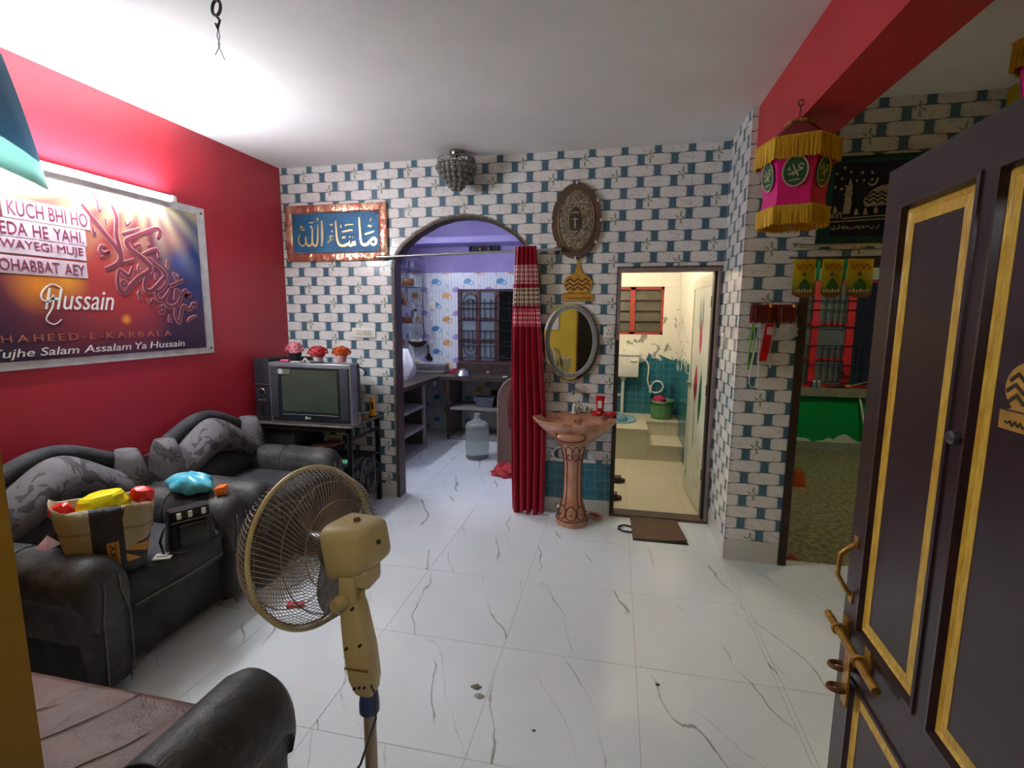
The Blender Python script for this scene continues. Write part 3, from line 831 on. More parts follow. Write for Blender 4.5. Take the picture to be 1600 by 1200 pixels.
def sofa(name, label, cat, loc, rotz, W, seats, m_seat, m_arm, n=1):
    th = thing(name, label, cat, loc, (0, 0, rotz))
    hw = W / 2
    crest = lambda y: 0.735 + 0.135 * (0.5 + 0.5 * math.cos(math.pi * min(1, abs(y) / (hw - 0.02)))) if seats == 1 else 0.735 + 0.13 * (1 - (abs(y) / hw) ** 4)
    ys = [-(hw - 0.06) + (2 * hw - 0.12) * i / 18 for i in range(19)]
    build('base', MB().rbox(0.02, 0.745, -hw + 0.035, hw - 0.035, 0.05, 0.31, 0.015), M_SOFA, th, smooth=40, local=True)
    for sx in (0.09, 0.70):
        for sy in (-hw + 0.1, hw - 0.1):
            build('foot', MB().cyl((sx, sy, 0.0), (sx, sy, 0.055), 0.022, 0.03, 10), M_FOOT, th, smooth=40, local=True)
    # back panel and pads
    prof = MB()
    rings = []
    for y in ys:
        c = crest(y)
        rings.append([(0.0, y, 0.08), (0.10, y, 0.08), (0.12, y, c - 0.10), (0.06, y, c - 0.03), (0.0, y, c - 0.05)])
    build('back_panel', MB().rings(rings), M_SOFA, th, local=True)
    rings = []
    for i, y in enumerate(ys):
        e = math.sin(math.pi * (0.06 + 0.88 * i / 18)) ** 0.35
        rings.append([(0.13 + 0.115 * e * math.cos(a), y * 0.9, 0.50 + 0.12 * e * math.sin(a)) for a in [2 * math.pi * k / 14 for k in range(14)]])
    build('back_pad', MB().rings(rings), M_SOFA, th, smooth=True, local=True)
    rings = []
    for i, y in enumerate(ys):
        e = math.sin(math.pi * (0.04 + 0.92 * i / 18)) ** 0.16
        c = crest(y)
        rings.append([(0.135 + (0.115 * e) * math.cos(a) - 0.02 * math.sin(a), y * 0.80, c - 0.135 + 0.115 * e * math.sin(a)) for a in [2 * math.pi * k / 16 for k in range(16)]])
    build('back_roll', MB().rings(rings), M_FLORAL, th, smooth=True, local=True)
    cw = [-(hw - 0.1) + (2 * hw - 0.2) * i / 20 for i in range(21)]
    build('crest_roll', MB().tube([(0.075, y, crest(y) - 0.015) for y in cw], [0.02 + 0.022 * min(1, 6 * (1 - abs(y) / (hw - 0.09))) for y in cw], 12), M_SOFA, th, smooth=True, local=True)
    for s in (-1, 1):
        mbw = MB()
        rings = []
        for i in range(9):
            q = i / 8
            z = 0.42 + 0.375 * q
            e = (math.sin(math.pi * (0.08 + 0.80 * q))) ** 0.5
            rings.append([(0.13 + 0.125 * e * math.cos(a) * (1 - 0.2 * q), s * (hw - 0.105) + 0.072 * e * math.sin(a), z) for a in [2 * math.pi * k / 14 for k in range(14)]])
        build('wing', MB().rings(rings), M_FLORAL, th, smooth=True, local=True)
        # rolled arm
        pr = [(0.405, 0.055), (0.415, 0.25), (0.42, 0.40), (0.45, 0.43), (0.455, 0.495), (0.432, 0.555), (0.385, 0.588), (0.33, 0.588), (0.275, 0.555), (0.25, 0.495), (0.252, 0.43), (0.265, 0.37), (0.265, 0.20), (0.265, 0.055)]
        pr = [tuple(v) for v in smooth_path([(p_[0], p_[1], 0) for p_ in pr], 3)]; pr = [(p_[0], max(0.055, p_[1])) for p_ in pr]
        off = hw - 0.45
        rings = []
        for x, sc, dz in ((0.10, 0.96, -0.01), (0.22, 1.0, 0.0), (0.36, 1.0, 0.004), (0.41, 0.985, -0.002), (0.45, 1.0, 0.005), (0.62, 1.0, 0.0), (0.745, 1.0, -0.002), (0.782, 0.98, -0.008), (0.805, 0.93, -0.02), (0.82, 0.84, -0.036), (0.826, 0.7, -0.055)):
            rings.append([(x - 0.06 * max(0, 0.3 - z), s * (0.355 + (yy_ - 0.355) * sc + off), (0.055 if z < 0.06 else z * (sc * 0.4 + 0.6) + dz)) for yy_, z in pr])
        arm = build('arm', MB().rings(rings), m_arm, th, smooth=50, local=True)
        for dy in (-0.045, 0.06):
            path = [(0.832 - 0.06 * max(0, 0.2 - z), s * (0.345 + off) + dy * (0.6 if z > 0.4 else 1), z) for z in (0.07, 0.15, 0.25, 0.35, 0.44, 0.5)]
            build('arm_cord', MB().tube([(px + (0.001 if pz < 0.4 else -0.004), py, pz) for px, py, pz in path], 0.0035, 6), M_CORD, arm, smooth=True, local=True)
        build('arm_seam', MB().tube([(0.43, s * (a + off), b + 0.002) for a, b in pr[6:36]], 0.004, 6), M_SOFA, arm, smooth=True, local=True)
    sw = (2 * (hw - 0.185)) / n
    for i in range(n):
        y0 = -(hw - 0.185) + i * sw
        sc = build('seat_cushion', MB().rbox(0.18, 0.80, y0 + 0.003, y0 + sw - 0.003, 0.28, 0.45, 0.04, 4), m_seat, th, smooth=60, local=True)
        build('piping', MB().tube([(0.802, y0 + 0.03, 0.325), (0.806, y0 + sw / 2, 0.322), (0.802, y0 + sw - 0.03, 0.325)], 0.005, 6), M_CORD, sc, smooth=True, local=True)
    return th
sofa('armchair', 'charcoal armchair holding a tote bag and a black handbag', 'armchair', (-2.478, -1.96, 0), 0, 0.90, 1, M_SOFA, M_SOFAW)
sofa('armchair', 'empty charcoal armchair with a floral back roll beside the television stand', 'armchair', (-2.478, -1.035, 0), 0, 0.90, 1, M_SOFA, M_SOFAW)
sofa('sofa', 'long sofa with a worn brown seat against the front wall', 'sofa', (-1.495, -3.412, 0), math.pi / 2, 1.88, 3, M_BROWNSEAT, M_SOFAW).scale = (0.875, 1, 1.05)

# ------------------------------------------------------------------ things on the armchairs
# tote bag
tb = thing('tote_bag', 'beige and black printed tote bag stuffed with yellow and red packets', 'bag', (-1.825, -2.165, 0.452), (0, 0, math.radians(-36)))
def tote():
    mb = MB(); rings = []
    for i in range(9):
        q = i / 8
        hx = 0.09 + 0.02 * math.sin(q * 3); hy = 0.12 + 0.048 * q
        ring = []
        for k in range(28):
            a = 2 * math.pi * k / 28
            cx, sx = math.cos(a), math.sin(a)
            e = 0.45
            px = hx * math.copysign(abs(cx) ** e, cx); py = hy * math.copysign(abs(sx) ** e, sx)
            w = 0.006 * math.sin(7 * a + 5 * q)
            ring.append((px + w, py, 0.0 + 0.30 * q + 0.012 * math.sin(3 * a) * q - 0.03 * q * (py / 0.19)))
        rings.append(ring)
    inner = [[(p[0] * 0.95, p[1] * 0.97, p[2] - 0.004) for p in rings[-1]], [(p[0] * 0.9, p[1] * 0.95, p[2] - 0.10) for p in rings[-1]]]
    mb.rings(rings + inner)
    return mb
t = T('tote_print', 0.55)
x, y, z = t.pos('obj')
nz = t.noise(t.vec(x, y, z), 9.0, 3.0)
beige = t.mix(nz, lin((176, 160, 126)), lin((150, 134, 104)))
stripe = (((z + y * 0.08) - 0.205).abs() < 0.006)
beige = t.mix(stripe * 0.6, beige, lin((120, 92, 58)))
gold = t.mix(nz, lin((205, 142, 30)), lin((176, 116, 22)))
ray_ = ((t.m('ARCTAN2', z - 0.12, (y.abs() - 0.02)) * 9.0).sin() > 0.2)
low = (z < 0.125) * (y.abs() < 0.16)
low2 = (z < (0.15 - (y.abs() - 0.16).abs() * 0.35))
c = t.mix(low2, beige, t.mix(ray_, gold, lin((40, 26, 26))))
c = t.mix((z < 0.055), c, lin((44, 36, 34)))
c = t.mix(((y - 0.0).abs() < 0.052), c, lin((44, 36, 36)))
c = t.mix(((y - 0.012).abs() < 0.02) * (z > 0.05) * (z < 0.155), c, gold)
t.col(c)
t.bump(t.noise(t.vec(x, y, z), 16.0, 3.0, 1.0), 0.4, 0.02)
tbm = build('bag_body', tote(), t.mat, tb, smooth=True, local=True)
let = MB()
text_fit(let, 'XXX', -0.045, 0.045, -0.011, 0.011, lambda u, v, d: (0.1135 + d, 0.012 + v, 0.1 - u * -1.0), thick=0.0015)
build('print_letters', let, mat('tote_black_print', (40, 26, 22), 0.6), tbm, local=True)
for s in (-1, 1):
    pts = [(s * 0.095, -0.05, 0.26), (s * 0.085, -0.06, 0.285), (s * 0.05, -0.02, 0.292), (s * 0.05, 0.03, 0.289), (s * 0.09, 0.06, 0.28), (s * 0.095, 0.05, 0.25)]
    build('bag_handle', MB().tube(pts, 0.006, 6), mat('tote_strap', (44, 36, 36), 0.7), tb, smooth=True, local=True)
# contents: yellow packet and two red packets, lying inside the tote
def packet(name, label, cat, c, m, size, rot, seed):
    rg = random.Random(seed); mb = MB(); rings = []
    for i in range(9):
        a = -math.pi / 2 + math.pi * (0.03 + 0.94 * i / 8)
        rings.append([(size[0] * (abs(math.cos(a)) ** 0.45) * math.cos(b) * (1 + rg.uniform(-.14, .14)), size[1] * (abs(math.cos(a)) ** 0.45) * math.sin(b) * (1 + rg.uniform(-.14, .14)), size[2] * math.sin(a)) for b in [2 * math.pi * k / 12 for k in range(12)]])
    mb.rings(rings)
    o = build(name, mb, m, smooth=22, local=True); o.location = c; o.rotation_euler = rot
    return tag(o, label, cat)
M_YPK = mat('yellow_packet', (246, 226, 10), 0.35, var=0.08, scale=20)
M_RPK = mat('red_packet', (226, 26, 20), 0.35, var=0.1, scale=20)
packet('packet', 'bright yellow packet sticking out of the tote bag', 'packet', (-1.825, -2.165, 0.742), M_YPK, (0.07, 0.088, 0.05), (0.12, 0, math.radians(-36)), 1)
packet('packet', 'red packet at the narrow raised corner of the tote', 'packet', (-1.747, -2.058, 0.752), M_RPK, (0.046, 0.03, 0.034), (0.3, 0.2, 0.5), 2)
packet('packet', 'red packet at the drooping corner of the tote', 'packet', (-1.903, -2.272, 0.742), M_RPK, (0.046, 0.032, 0.034), (0.2, -0.3, 0.2), 3)

# black handbag
hb = thing('handbag', 'small black leather handbag with three white bars', 'bag', (-1.685, -1.895, 0.452), (0, 0, math.radians(-30)))
M_BLK = mat('black_leather', (26, 26, 28), 0.35, var=0.15, scale=14, bump=0.25, bscale=25)
rings = []
for i in range(8):
    q = i / 7
    hx = 0.055 - 0.018 * q; hy = 0.10 - 0.02 * q
    rings.append([(hx * math.copysign(abs(math.cos(a)) ** 0.35, math.cos(a)), hy * math.copysign(abs(math.sin(a)) ** 0.35, math.sin(a)) , 0.185 * q) for a in [2 * math.pi * k / 24 for k in range(24)]])
build('bag_body', MB().rings(rings), M_BLK, hb, smooth=50, local=True)
fl_ = build('front_pocket', MB().rbox(0.038, 0.066, -0.062, 0.062, 0.01, 0.125, 0.012, 3), M_BLK, hb, smooth=60, local=True)
build('zip', MB().tube([(0.052, -0.085, 0.137), (0.053, 0, 0.139), (0.052, 0.085, 0.137)], 0.004, 6), mat('zip_metal', (90, 90, 94), 0.35, 0.8), hb, smooth=True, local=True)
for y_ in (-0.05, -0.005, 0.05):
    build('white_bar', MB().rbox(0.0405, 0.047, y_ - 0.009, y_ + 0.009, 0.148, 0.178, 0.002, 1), M_WHITEP, hb, local=True)
build('strap', MB().tube([(0.0, -0.098, 0.12), (0.02, -0.125, 0.06), (0.05, -0.12, 0.01), (0.09, -0.05, 0.006), (0.09, 0.04, 0.006), (0.05, 0.115, 0.012), (0.02, 0.115, 0.06), (0, 0.098, 0.12)], 0.006, 6), M_BLK, hb, smooth=True, local=True)
# white slip beside the handbag
o = build('paper_slip', MB().box(-0.035, 0.035, -0.03, 0.03, 0, 0.006).box(-0.02, 0.02, -0.012, 0.012, 0.006, 0.012), M_WHITEP, local=True)
o.location = (-1.70, -2.03, 0.452); o.rotation_euler = (0, 0, 0.5); tag(o, 'crumpled white paper slip between the tote bag and the black handbag', 'paper')
o = build('paper_scrap', MB().add([(-0.03, -0.03, 0), (0.03, -0.03, 0), (0.02, 0.035, 0), (-0.02, 0.03, 0), (0.0, 0.0, 0.05)], [(0, 1, 4), (1, 2, 4), (2, 3, 4), (3, 0, 4), (3, 2, 1, 0)]), mat('pink_white_paper', (214, 186, 188), 0.6, c2=(190, 120, 130)), local=True)
o.location = (-1.97, -2.285, 0.592); tag(o, 'pinkish folded paper scrap on the armrest below the tote bag', 'paper')
# blue plastic bundle and orange packet on the arm between the armchairs
def bundle():
    mb = MB(); rings = []; rg = random.Random(5)
    for i in range(13):
        a = -math.pi / 2 + math.pi * (0.02 + 0.96 * i / 12)
        ring = []
        for k in range(56):
            b = 2 * math.pi * k / 56
            w = 1 + 0.11 * math.sin(3 * b + 0.5 * i) + 0.06 * math.sin(7 * b - 0.7 * i) + 0.03 * math.sin(13 * b + i)
            ring.append((0.125 * math.cos(a) ** 0.8 * math.cos(b) * w, 0.075 * math.cos(a) ** 0.8 * math.sin(b) * w, max(0.0, 0.052 + 0.055 * math.sin(a) * (1 + 0.15 * math.sin(4 * b)))))
        rings.append(ring)
    return mb.rings(rings)
o = build('plastic_bundle', bundle(), mat('cyan_plastic_bag', (70, 176, 210), 0.3, scale=14, c2=(120, 200, 205), bump=0.4, bscale=30), smooth=50, local=True)
o.location = (-1.93, -1.625, 0.588); tag(o, 'crumpled cyan plastic bag bundle on the armrest', 'plastic bag')
o = build('biscuit_packet', MB().rbox(-0.025, 0.025, -0.03, 0.03, 0, 0.045, 0.006, 2), mat('orange_packet', (236, 104, 40), 0.35, c2=(240, 150, 40), scale=30), smooth=40, local=True)
o.location = (-1.755, -1.61, 0.59); o.rotation_euler = (0, -0.15, 0.4); tag(o, 'small orange packet beside the cyan bundle', 'packet')

# ------------------------------------------------------------------ pedestal fan
FG = Vector((-0.515, -2.635, 0.922)); fth, ftl = math.radians(78), math.radians(10)
fa = Vector((-math.sin(fth) * math.cos(ftl), math.cos(fth) * math.cos(ftl), -math.sin(ftl)))
fs_ = fa.cross(Vector((0, 0, 1))).normalized(); fw_ = fs_.cross(fa)
PBX, PBY = -0.322, -2.735
fan = thing('pedestal_fan', 'cream pedestal fan with a round wire cage seen from behind', 'fan', (PBX, PBY, 0))
M_CREAM = mat('cream_plastic', (214, 198, 152), 0.4, var=0.12, scale=7, c2=(200, 178, 124))
M_WIRE = mat('cream_wire', (168, 150, 126), 0.4, 0.1, var=0.25, scale=9, c2=(108, 92, 84))
M_BLADE = mat('smoky_fan_blade', (104, 98, 104), 0.3, alpha=0.72)
M_DIRTY = mat('grimy_hub', (50, 44, 42), 0.6)
def fp(r, a, d):
    return FG + fs_ * (r * math.cos(a)) + fw_ * (r * math.sin(a)) + fa * d
RF = 0.202
def cage(name, sign, swirl, n):
    mb = MB()
    for k in range(n):
        a0 = 2 * math.pi * k / n
        pts = []
        for q in (0.0, 0.25, 0.55, 0.8, 0.93, 1.0):
            r = 0.06 + (RF + 0.004 - 0.06) * (q ** 0.9)
            dep = sign * (0.085 * (1 - max(0, (q - 0.5) / 0.5) ** 2.6) + (0.0 if sign < 0 else 0.012))
            pts.append(fp(r, a0 + swirl * (1 - q), dep))
        mb.tube(pts, 0.0011, 4, caps=False)
    for r, dep in ((0.06, 0.085), (0.115, 0.0845), (0.165, 0.062)):
        mb.tube([fp(r, 2 * math.pi * k / 40, sign * (dep + (0.0 if sign < 0 else 0.012))) for k in range(40)], 0.0016, 5, closed=True)
    return build(name, mb, M_WIRE, fan, smooth=True, recalc=False)
cage('rear_grille', -1, 0.55, 96)
cage('front_grille', 1, -0.75, 96)
build('grille_ring', MB().tube([fp(RF + 0.003, 2 * math.pi * k / 64, 0.0) for k in range(64)], 0.0065, 8, closed=True), mat('yellowed_ring', (216, 206, 160), 0.4, c2=(196, 180, 120)), fan, smooth=True)
build('grille_ring_lip', MB().tube([fp(RF - 0.006, 2 * math.pi * k / 64, 0.008) for k in range(64)], 0.003, 6, closed=True), M_WIRE, fan, smooth=True)
build('grille_badge', MB().tube([fp(r_, 0, 0.098) for r_ in (0.0,)] + [fp(0, 0, 0.104)], [0.055, 0.05], 24), M_CREAM, fan, smooth=40)
build('hub', MB().tube([fp(0, 0, -0.045), fp(0, 0, 0.04), fp(0, 0, 0.055)], [0.036, 0.036, 0.02], 20), M_BLADE, fan, smooth=40)
for k in range(3):
    a0 = 2 * math.pi * k / 3 + 0.65
    rows = []
    for i in range(8):
        r = 0.03 + 0.15 * i / 7
        half = 0.62 * (0.55 + 0.45 * math.sin(math.pi * (0.12 + 0.75 * i / 7)))
        row = []
        for j in range(7):
            s_ = -1 + 2 * j / 6
            row.append(fp(r, a0 + half * s_ + 0.15 * i / 7, 0.022 * s_))
        rows.append(row)
    mb = MB(); vs = [p for r_ in rows for p in r_]
    vs2 = [p + fa * 0.0015 for p in vs]
    fs2 = []
    for i in range(7):
        for j in range(6):
            q = i * 7 + j
            fs2 += [(q, q + 1, q + 8, q + 7), (q + 56, q + 63, q + 64, q + 57)]
    per = [j for j in range(7)] + [i * 7 + 6 for i in range(1, 8)] + [49 + j for j in range(5, -1, -1)] + [i * 7 for i in range(6, 0, -1)]
    fs2 += [(per[i], per[i] + 56, per[(i + 1) % len(per)] + 56, per[(i + 1) % len(per)]) for i in range(len(per))]
    mb.add(vs + vs2, fs2)
    build('blade', mb, M_BLADE, fan, smooth=True)
# motor housing: rounded box lofted along the axis
def sq(hw_, hh, up0, n=28, e=0.42):
    out = []
    for k in range(n):
        a = 2 * math.pi * k / n
        out.append((hw_ * math.copysign(abs(math.cos(a)) ** e, math.cos(a)), hh * math.copysign(abs(math.sin(a)) ** e, math.sin(a)) + up0))
    return out
rings = []
for d_, hw_, hh, u0 in ((-0.085, 0.058, 0.062, 0.0), (-0.095, 0.072, 0.072, 0.0), (-0.105, 0.074, 0.070, 0.0), (-0.178, 0.066, 0.060, 0.004), (-0.2, 0.055, 0.05, 0.008), (-0.21, 0.034, 0.034, 0.010)):
    rings.append([FG + fa * d_ + fs_ * p + fw_ * q for p, q in sq(hw_, hh, u0)])
mot = build('motor_housing', MB().rings(rings), M_CREAM, fan, smooth=45)
build('motor_collar', MB().tube([FG + fa * -0.07, FG + fa * -0.088], [0.064, 0.066], 28), M_DIRTY, mot, smooth=40)
kp = FG + fa * -0.155 + fw_ * 0.06
build('oscillation_knob', MB().tube([kp, kp + fw_ * 0.014], [0.010, 0.008], 12), mat('knob_brown', (120, 84, 50), 0.5), mot, smooth=40)
build('screw', MB().tube([FG + fa * -0.208 + fw_ * 0.012, FG + fa * -0.214 + fw_ * 0.012], 0.006, 10), M_DIRTY, mot)
# gear lump under the motor, pivot and neck
piv = Vector((-0.376, -2.702, 0.842))
neck_b = Vector((PBX - 0.004, PBY, 0.605))
build('gear_cover', MB().rbox(-0.04, 0.04, -0.036, 0.036, -0.022, 0.03, 0.012, 3).xf(Matrix.Translation(Vector((-0.36, -2.685, 0.882)))), M_CREAM, fan, smooth=50)
build('pivot_bracket', MB().rbox(-0.022, 0.022, -0.028, -0.014, -0.035, 0.05, 0.005, 2).rbox(-0.022, 0.022, 0.014, 0.028, -0.035, 0.05, 0.005, 2).rbox(-0.013, 0.013, -0.012, 0.012, -0.03, 0.06, 0.004, 2).xf(Matrix.Translation(piv)), M_CREAM, fan, smooth=50)
build('tilt_knob', MB().tube([piv + Vector((-0.012, -0.028, -0.012)), piv + Vector((-0.02, -0.052, -0.012))], [0.02, 0.016], 14), M_CREAM, fan, smooth=40)
rings = []
for q, hw_, hd in ((0, 0.025, 0.026), (0.1, 0.029, 0.03), (0.55, 0.036, 0.034), (0.85, 0.034, 0.032), (0.97, 0.027, 0.026), (1.0, 0.022, 0.022)):
    c = piv.lerp(neck_b, q) + Vector((0.0, 0, -0.012 * (1 - q)))
    rings.append([c + Vector((p, w, 0)) for p, w in sq(hw_, hd, 0, 20, 0.5)])
nk = build('neck', MB().rings(rings), M_CREAM, fan, smooth=45)
for q, dx in ((0.1, -0.012), (0.1, 0.012), (0.5, -0.018), (0.45, 0.02), (0.9, -0.014), (0.88, 0.0), (0.87, 0.014)):
    c = piv.lerp(neck_b, q)
    dd = 0.0305 if q < 0.3 else (0.0345 if q < 0.7 else 0.0315)
    build('screw', MB().cyl(c + Vector((dx, -dd - 0.003, 0)), c + Vector((dx, -dd + 0.006, 0)), 0.0035, seg=8), M_DIRTY, nk)
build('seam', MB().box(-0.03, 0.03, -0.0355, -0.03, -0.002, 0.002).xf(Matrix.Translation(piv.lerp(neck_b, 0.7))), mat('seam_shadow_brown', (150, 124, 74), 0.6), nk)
build('collar', MB().lathe([(0.018, 0.548), (0.025, 0.552), (0.025, 0.575), (0.021, 0.605), (0.019, 0.608)], 20, (PBX, PBY, 0)), mat('blue_collar', (62, 80, 130), 0.4), fan, smooth=40)
build('pole', MB().cyl((PBX, PBY, 0.03), (PBX, PBY, 0.56), 0.0155, seg=18), mat('pole_beige', (178, 160, 136), 0.35, 0.2), fan, smooth=40)
build('base', MB().lathe([(0.19, 0.0), (0.195, 0.012), (0.18, 0.03), (0.06, 0.05), (0.03, 0.075), (0.022, 0.08)], 36, (PBX, PBY, 0)), M_CREAM, fan, smooth=40)
build('power_cord', MB().tube([(PBX + 0.02, PBY - 0.026, 0.645), (PBX + 0.036, PBY - 0.034, 0.63), (PBX + 0.038, PBY - 0.04, 0.57), (PBX + 0.005, PBY - 0.06, 0.46), (PBX - 0.055, PBY - 0.08, 0.36), (PBX - 0.10, PBY - 0.12, 0.2), (PBX - 0.08, PBY - 0.2, 0.03), (PBX + 0.05, PBY - 0.3, 0.006), (PBX + 0.3, PBY - 0.4, 0.006)], 0.003, 6), mat('grey_cord', (76, 78, 84), 0.5), fan, smooth=True)
# litter seen through the fan cage
o = build('wrapper', MB().rbox(-0.045, 0.045, -0.018, 0.018, 0, 0.022, 0.006, 2), mat('red_wrapper', (196, 30, 58), 0.3, c2=(226, 120, 130), scale=30), smooth=40, local=True)
o.location = (-1.36, -1.607, 0); o.rotation_euler = (0, 0, 0.3); tag(o, 'crumpled red wrapper on the floor beside the armchairs', 'wrapper')
# ------------------------------------------------------------------ banner on the red wall
BX = -2.4845
t = T('banner_print', 0.3)
x, y, z = t.pos()
n1 = t.noise(t.vec(0.0, y, z), 2.2, 2.0, 0.4)
def blob(cy, cz, r):
    return t.ramp((((y - cy) * (y - cy) + (z - cz) * (z - cz)) ** 0.5) / r + (n1 - 0.5) * 0.6, 1.0, 0.15)
c = t.mix(t.ramp(z, 1.30, 1.62), lin((38, 30, 62)), lin((86, 44, 66)))
c = t.mix(blob(-1.55, 1.72, 0.55), c, lin((176, 62, 58)))
c = t.mix(blob(-1.85, 1.66, 0.16), c, lin((222, 132, 40)))
c = t.mix(blob(-1.72, 1.69, 0.12), c, lin((226, 150, 50)))
c = t.mix(blob(-1.36, 1.62, 0.30), c, lin((172, 56, 52)))
c = t.mix(blob(-1.425, 1.495, 0.035), c, lin((246, 160, 40)))
c = t.mix(t.ramp(y, -1.25, -0.95) * t.ramp(z, 1.45, 1.75), c, lin((40, 58, 120)))
c = t.mix(blob(-1.08, 1.98, 0.16), c, lin((170, 120, 110)))
c = t.mix(blob(-1.02, 1.86, 0.12), c, lin((70, 88, 150)))
c = t.mix(t.ramp(z, 2.02, 2.2) * 0.7, c, lin((170, 160, 120)))
rays = ((t.m('ARCTAN2', z - 2.35, y + 1.25) * 22.0).sin() * 0.5 + 0.5) * t.ramp(z, 1.7, 2.15)
c = t.mix(rays * 0.35, c, lin((235, 220, 160)))
t.col(c)
ban = thing('banner', 'printed vinyl banner with white border, lettering and calligraphy on the red wall', 'banner', (BX, -1.6, 1.265))
ys0, ys1, zs0, zs1 = -2.62, -0.812, 1.265, 2.225
build('border', MB().box(BX, BX + 0.003, ys0, ys1, zs0, zs1), mat('banner_white', (214, 212, 214), 0.35), ban)
pr_ = build('print', MB().box(BX + 0.003, BX + 0.0045, ys0 + 0.07, ys1 - 0.066, zs0 + 0.04, zs1 - 0.045), t.mat, ban)
bp = lambda u, v, d: (BX + 0.0045 + d, u, v)
M_LETW = mat('banner_white_ink', (236, 232, 226), 0.4, var=0.03)
M_LETM = mat('banner_maroon_ink', (132, 46, 78), 0.4, var=0.05)
M_LETP = mat('banner_pink_ink', (206, 150, 150), 0.4, var=0.05)
M_LETG = mat('banner_gold_ink', (190, 110, 76), 0.4, var=0.05)
for i, (txt, u0, u1, v0, v1) in enumerate((('KUCH BHI HO', -1.94, -1.588, 1.975, 2.042), ('EDA HE YAHI.', -1.978, -1.617, 1.888, 1.945), ('WAYEGI MUJE', -1.985, -1.626, 1.815, 1.866), ('OHABBAT AEY', -1.998, -1.628, 1.724, 1.778))):
    mbp = MB().rbox(BX + 0.0045, BX + 0.0055, u0 - 0.02, u1 + 0.014, v0 - 0.013, v1 + 0.013, 0.0004, 1)
    build('lettering_plate', mbp, mat('banner_pale_plate', (214, 190, 200), 0.4), pr_)
    text_words('lettering', txt, u0, u1, v0, v1, bp, M_LETM, pr_, lift=0.001, thick=0.001, gap=0.42)
build('lettering', text_fit(MB(), 'Hussain', -1.835, -1.488, 1.548, 1.652, bp, thick=0.0012, shear=0.35), M_LETW, pr_)
sw = MB()
ribbon(sw, [(-1.75, 1.655), (-1.79, 1.672), (-1.832, 1.64), (-1.845, 1.60), (-1.81, 1.585), (-1.79, 1.62), (-1.80, 1.56), (-1.835, 1.50), (-1.80, 1.475), (-1.765, 1.50)], 0.008, bp, thick=0.0012)
build('swash', sw, M_LETW, pr_)
text_words('lettering', 'S H A H E E D - E - K A R B A L A', -2.075, -1.143, 1.394, 1.428, bp, M_LETG, pr_, gap=0.3, thick=0.001)
text_words('lettering', 'Tujhe Salam Assalam Ya Hussain', -2.075, -1.05, 1.312, 1.364, bp, M_LETW, pr_, thick=0.001, shear=0.2, bold=0.004)
o1, o2 = MB(), MB()
for i, (w, pts) in enumerate(BANNER_STROKES):
    ribbon(o1, pts, w * 1.25 + 0.006, bp, 0.0, 0.0006 + 0.00003 * i)
    ribbon(o2, pts, max(0.004, w * 1.25 - 0.006), bp, 0.0, 0.0018 + 0.00003 * i)
build('calligraphy_outline', o1, M_LETP, pr_, recalc=False)
build('calligraphy_fill', o2, mat('banner_plum_ink', (120, 52, 66), 0.4, var=0.05), pr_, recalc=False)
for zz_ in (2.19, 1.30):
    build('nail', MB().cyl((BX + 0.003, -0.84, zz_), (BX + 0.009, -0.84, zz_), 0.006, seg=8), M_BLACKM, ban)

# hanging cloth flag in front of the tube
t = T('teal_flag_cloth', 0.8)
x, y, z = t.pos()
e = (z - 2.30) + (y + 2.2) * 0.5
t.col(t.mix(e > 0.05, t.mix(e < -0.08, lin((138, 168, 162)), lin((168, 176, 164))), lin((66, 96, 112))))
tl_ = t.n('ShaderNodeBsdfTranslucent'); mx_ = t.n('ShaderNodeMixShader'); mx_.inputs[0].default_value = 0.35
t.nt.links.new(t.b.inputs['Base Color'].links[0].from_socket, tl_.inputs[0]); t.nt.links.new(t.b.outputs[0], mx_.inputs[1]); t.nt.links.new(tl_.outputs[0], mx_.inputs[2]); t.nt.links.new(mx_.outputs[0], t.nt.nodes['Material Output'].inputs[0])
rows = []
N = 14
poly = [(-2.75, 2.60), (-2.10, 2.60), (-1.885, 2.09), (-2.0, 2.115), (-2.4, 2.26), (-2.75, 2.34)]
mb = MB()
top = [(-2.75 + (-2.03 + 2.75) * i / N, 2.62 - 0.02 * i / N) for i in range(N + 1)]
bot = [(-2.75 + (-1.885 + 2.75) * i / N, 2.34 - 0.25 * (i / N) ** 0.9) for i in range(N + 1)]
vs = []
for j in range(9):
    for i in range(N + 1):
        q = j / 8
        yv = 0.02 + top[i][0] * (1 - q) + bot[i][0] * q; zv = top[i][1] * (1 - q) + bot[i][1] * q
        vs.append((-2.33 + 0.012 * math.sin(i * 0.9 + j * 0.4) + 0.03 * (1 - q), yv, zv))
k = len(vs); n_ = N + 1
fs2 = [(j * n_ + i, j * n_ + i + 1, (j + 1) * n_ + i + 1, (j + 1) * n_ + i) for j in range(8) for i in range(N)]
vs2 = [(a + 0.002, b, c_) for a, b, c_ in vs]
per = list(range(n_)) + [j * n_ + N for j in range(1, 9)] + [8 * n_ + i for i in range(N - 1, -1, -1)] + [j * n_ for j in range(7, 0, -1)]
mb.add(vs + vs2, fs2 + [tuple(q + k for q in reversed(f)) for f in fs2] + [(per[i], per[i] + k, per[(i + 1) % len(per)] + k, per[(i + 1) % len(per)]) for i in range(len(per))])
flg = thing('flag', 'teal and pale green cloth flag hanging in front of the tube light', 'flag', (-2.33, -2.3, 2.2))
build('cloth', mb, t.mat, flg, smooth=True)
build('cord', MB().tube([(-2.30, -2.75, 2.625), (-2.30, -2.1, 2.604), (-2.36, -1.98, 2.64), (-2.484, -1.9, 2.70)], 0.002, 5), M_WHITEP, flg)

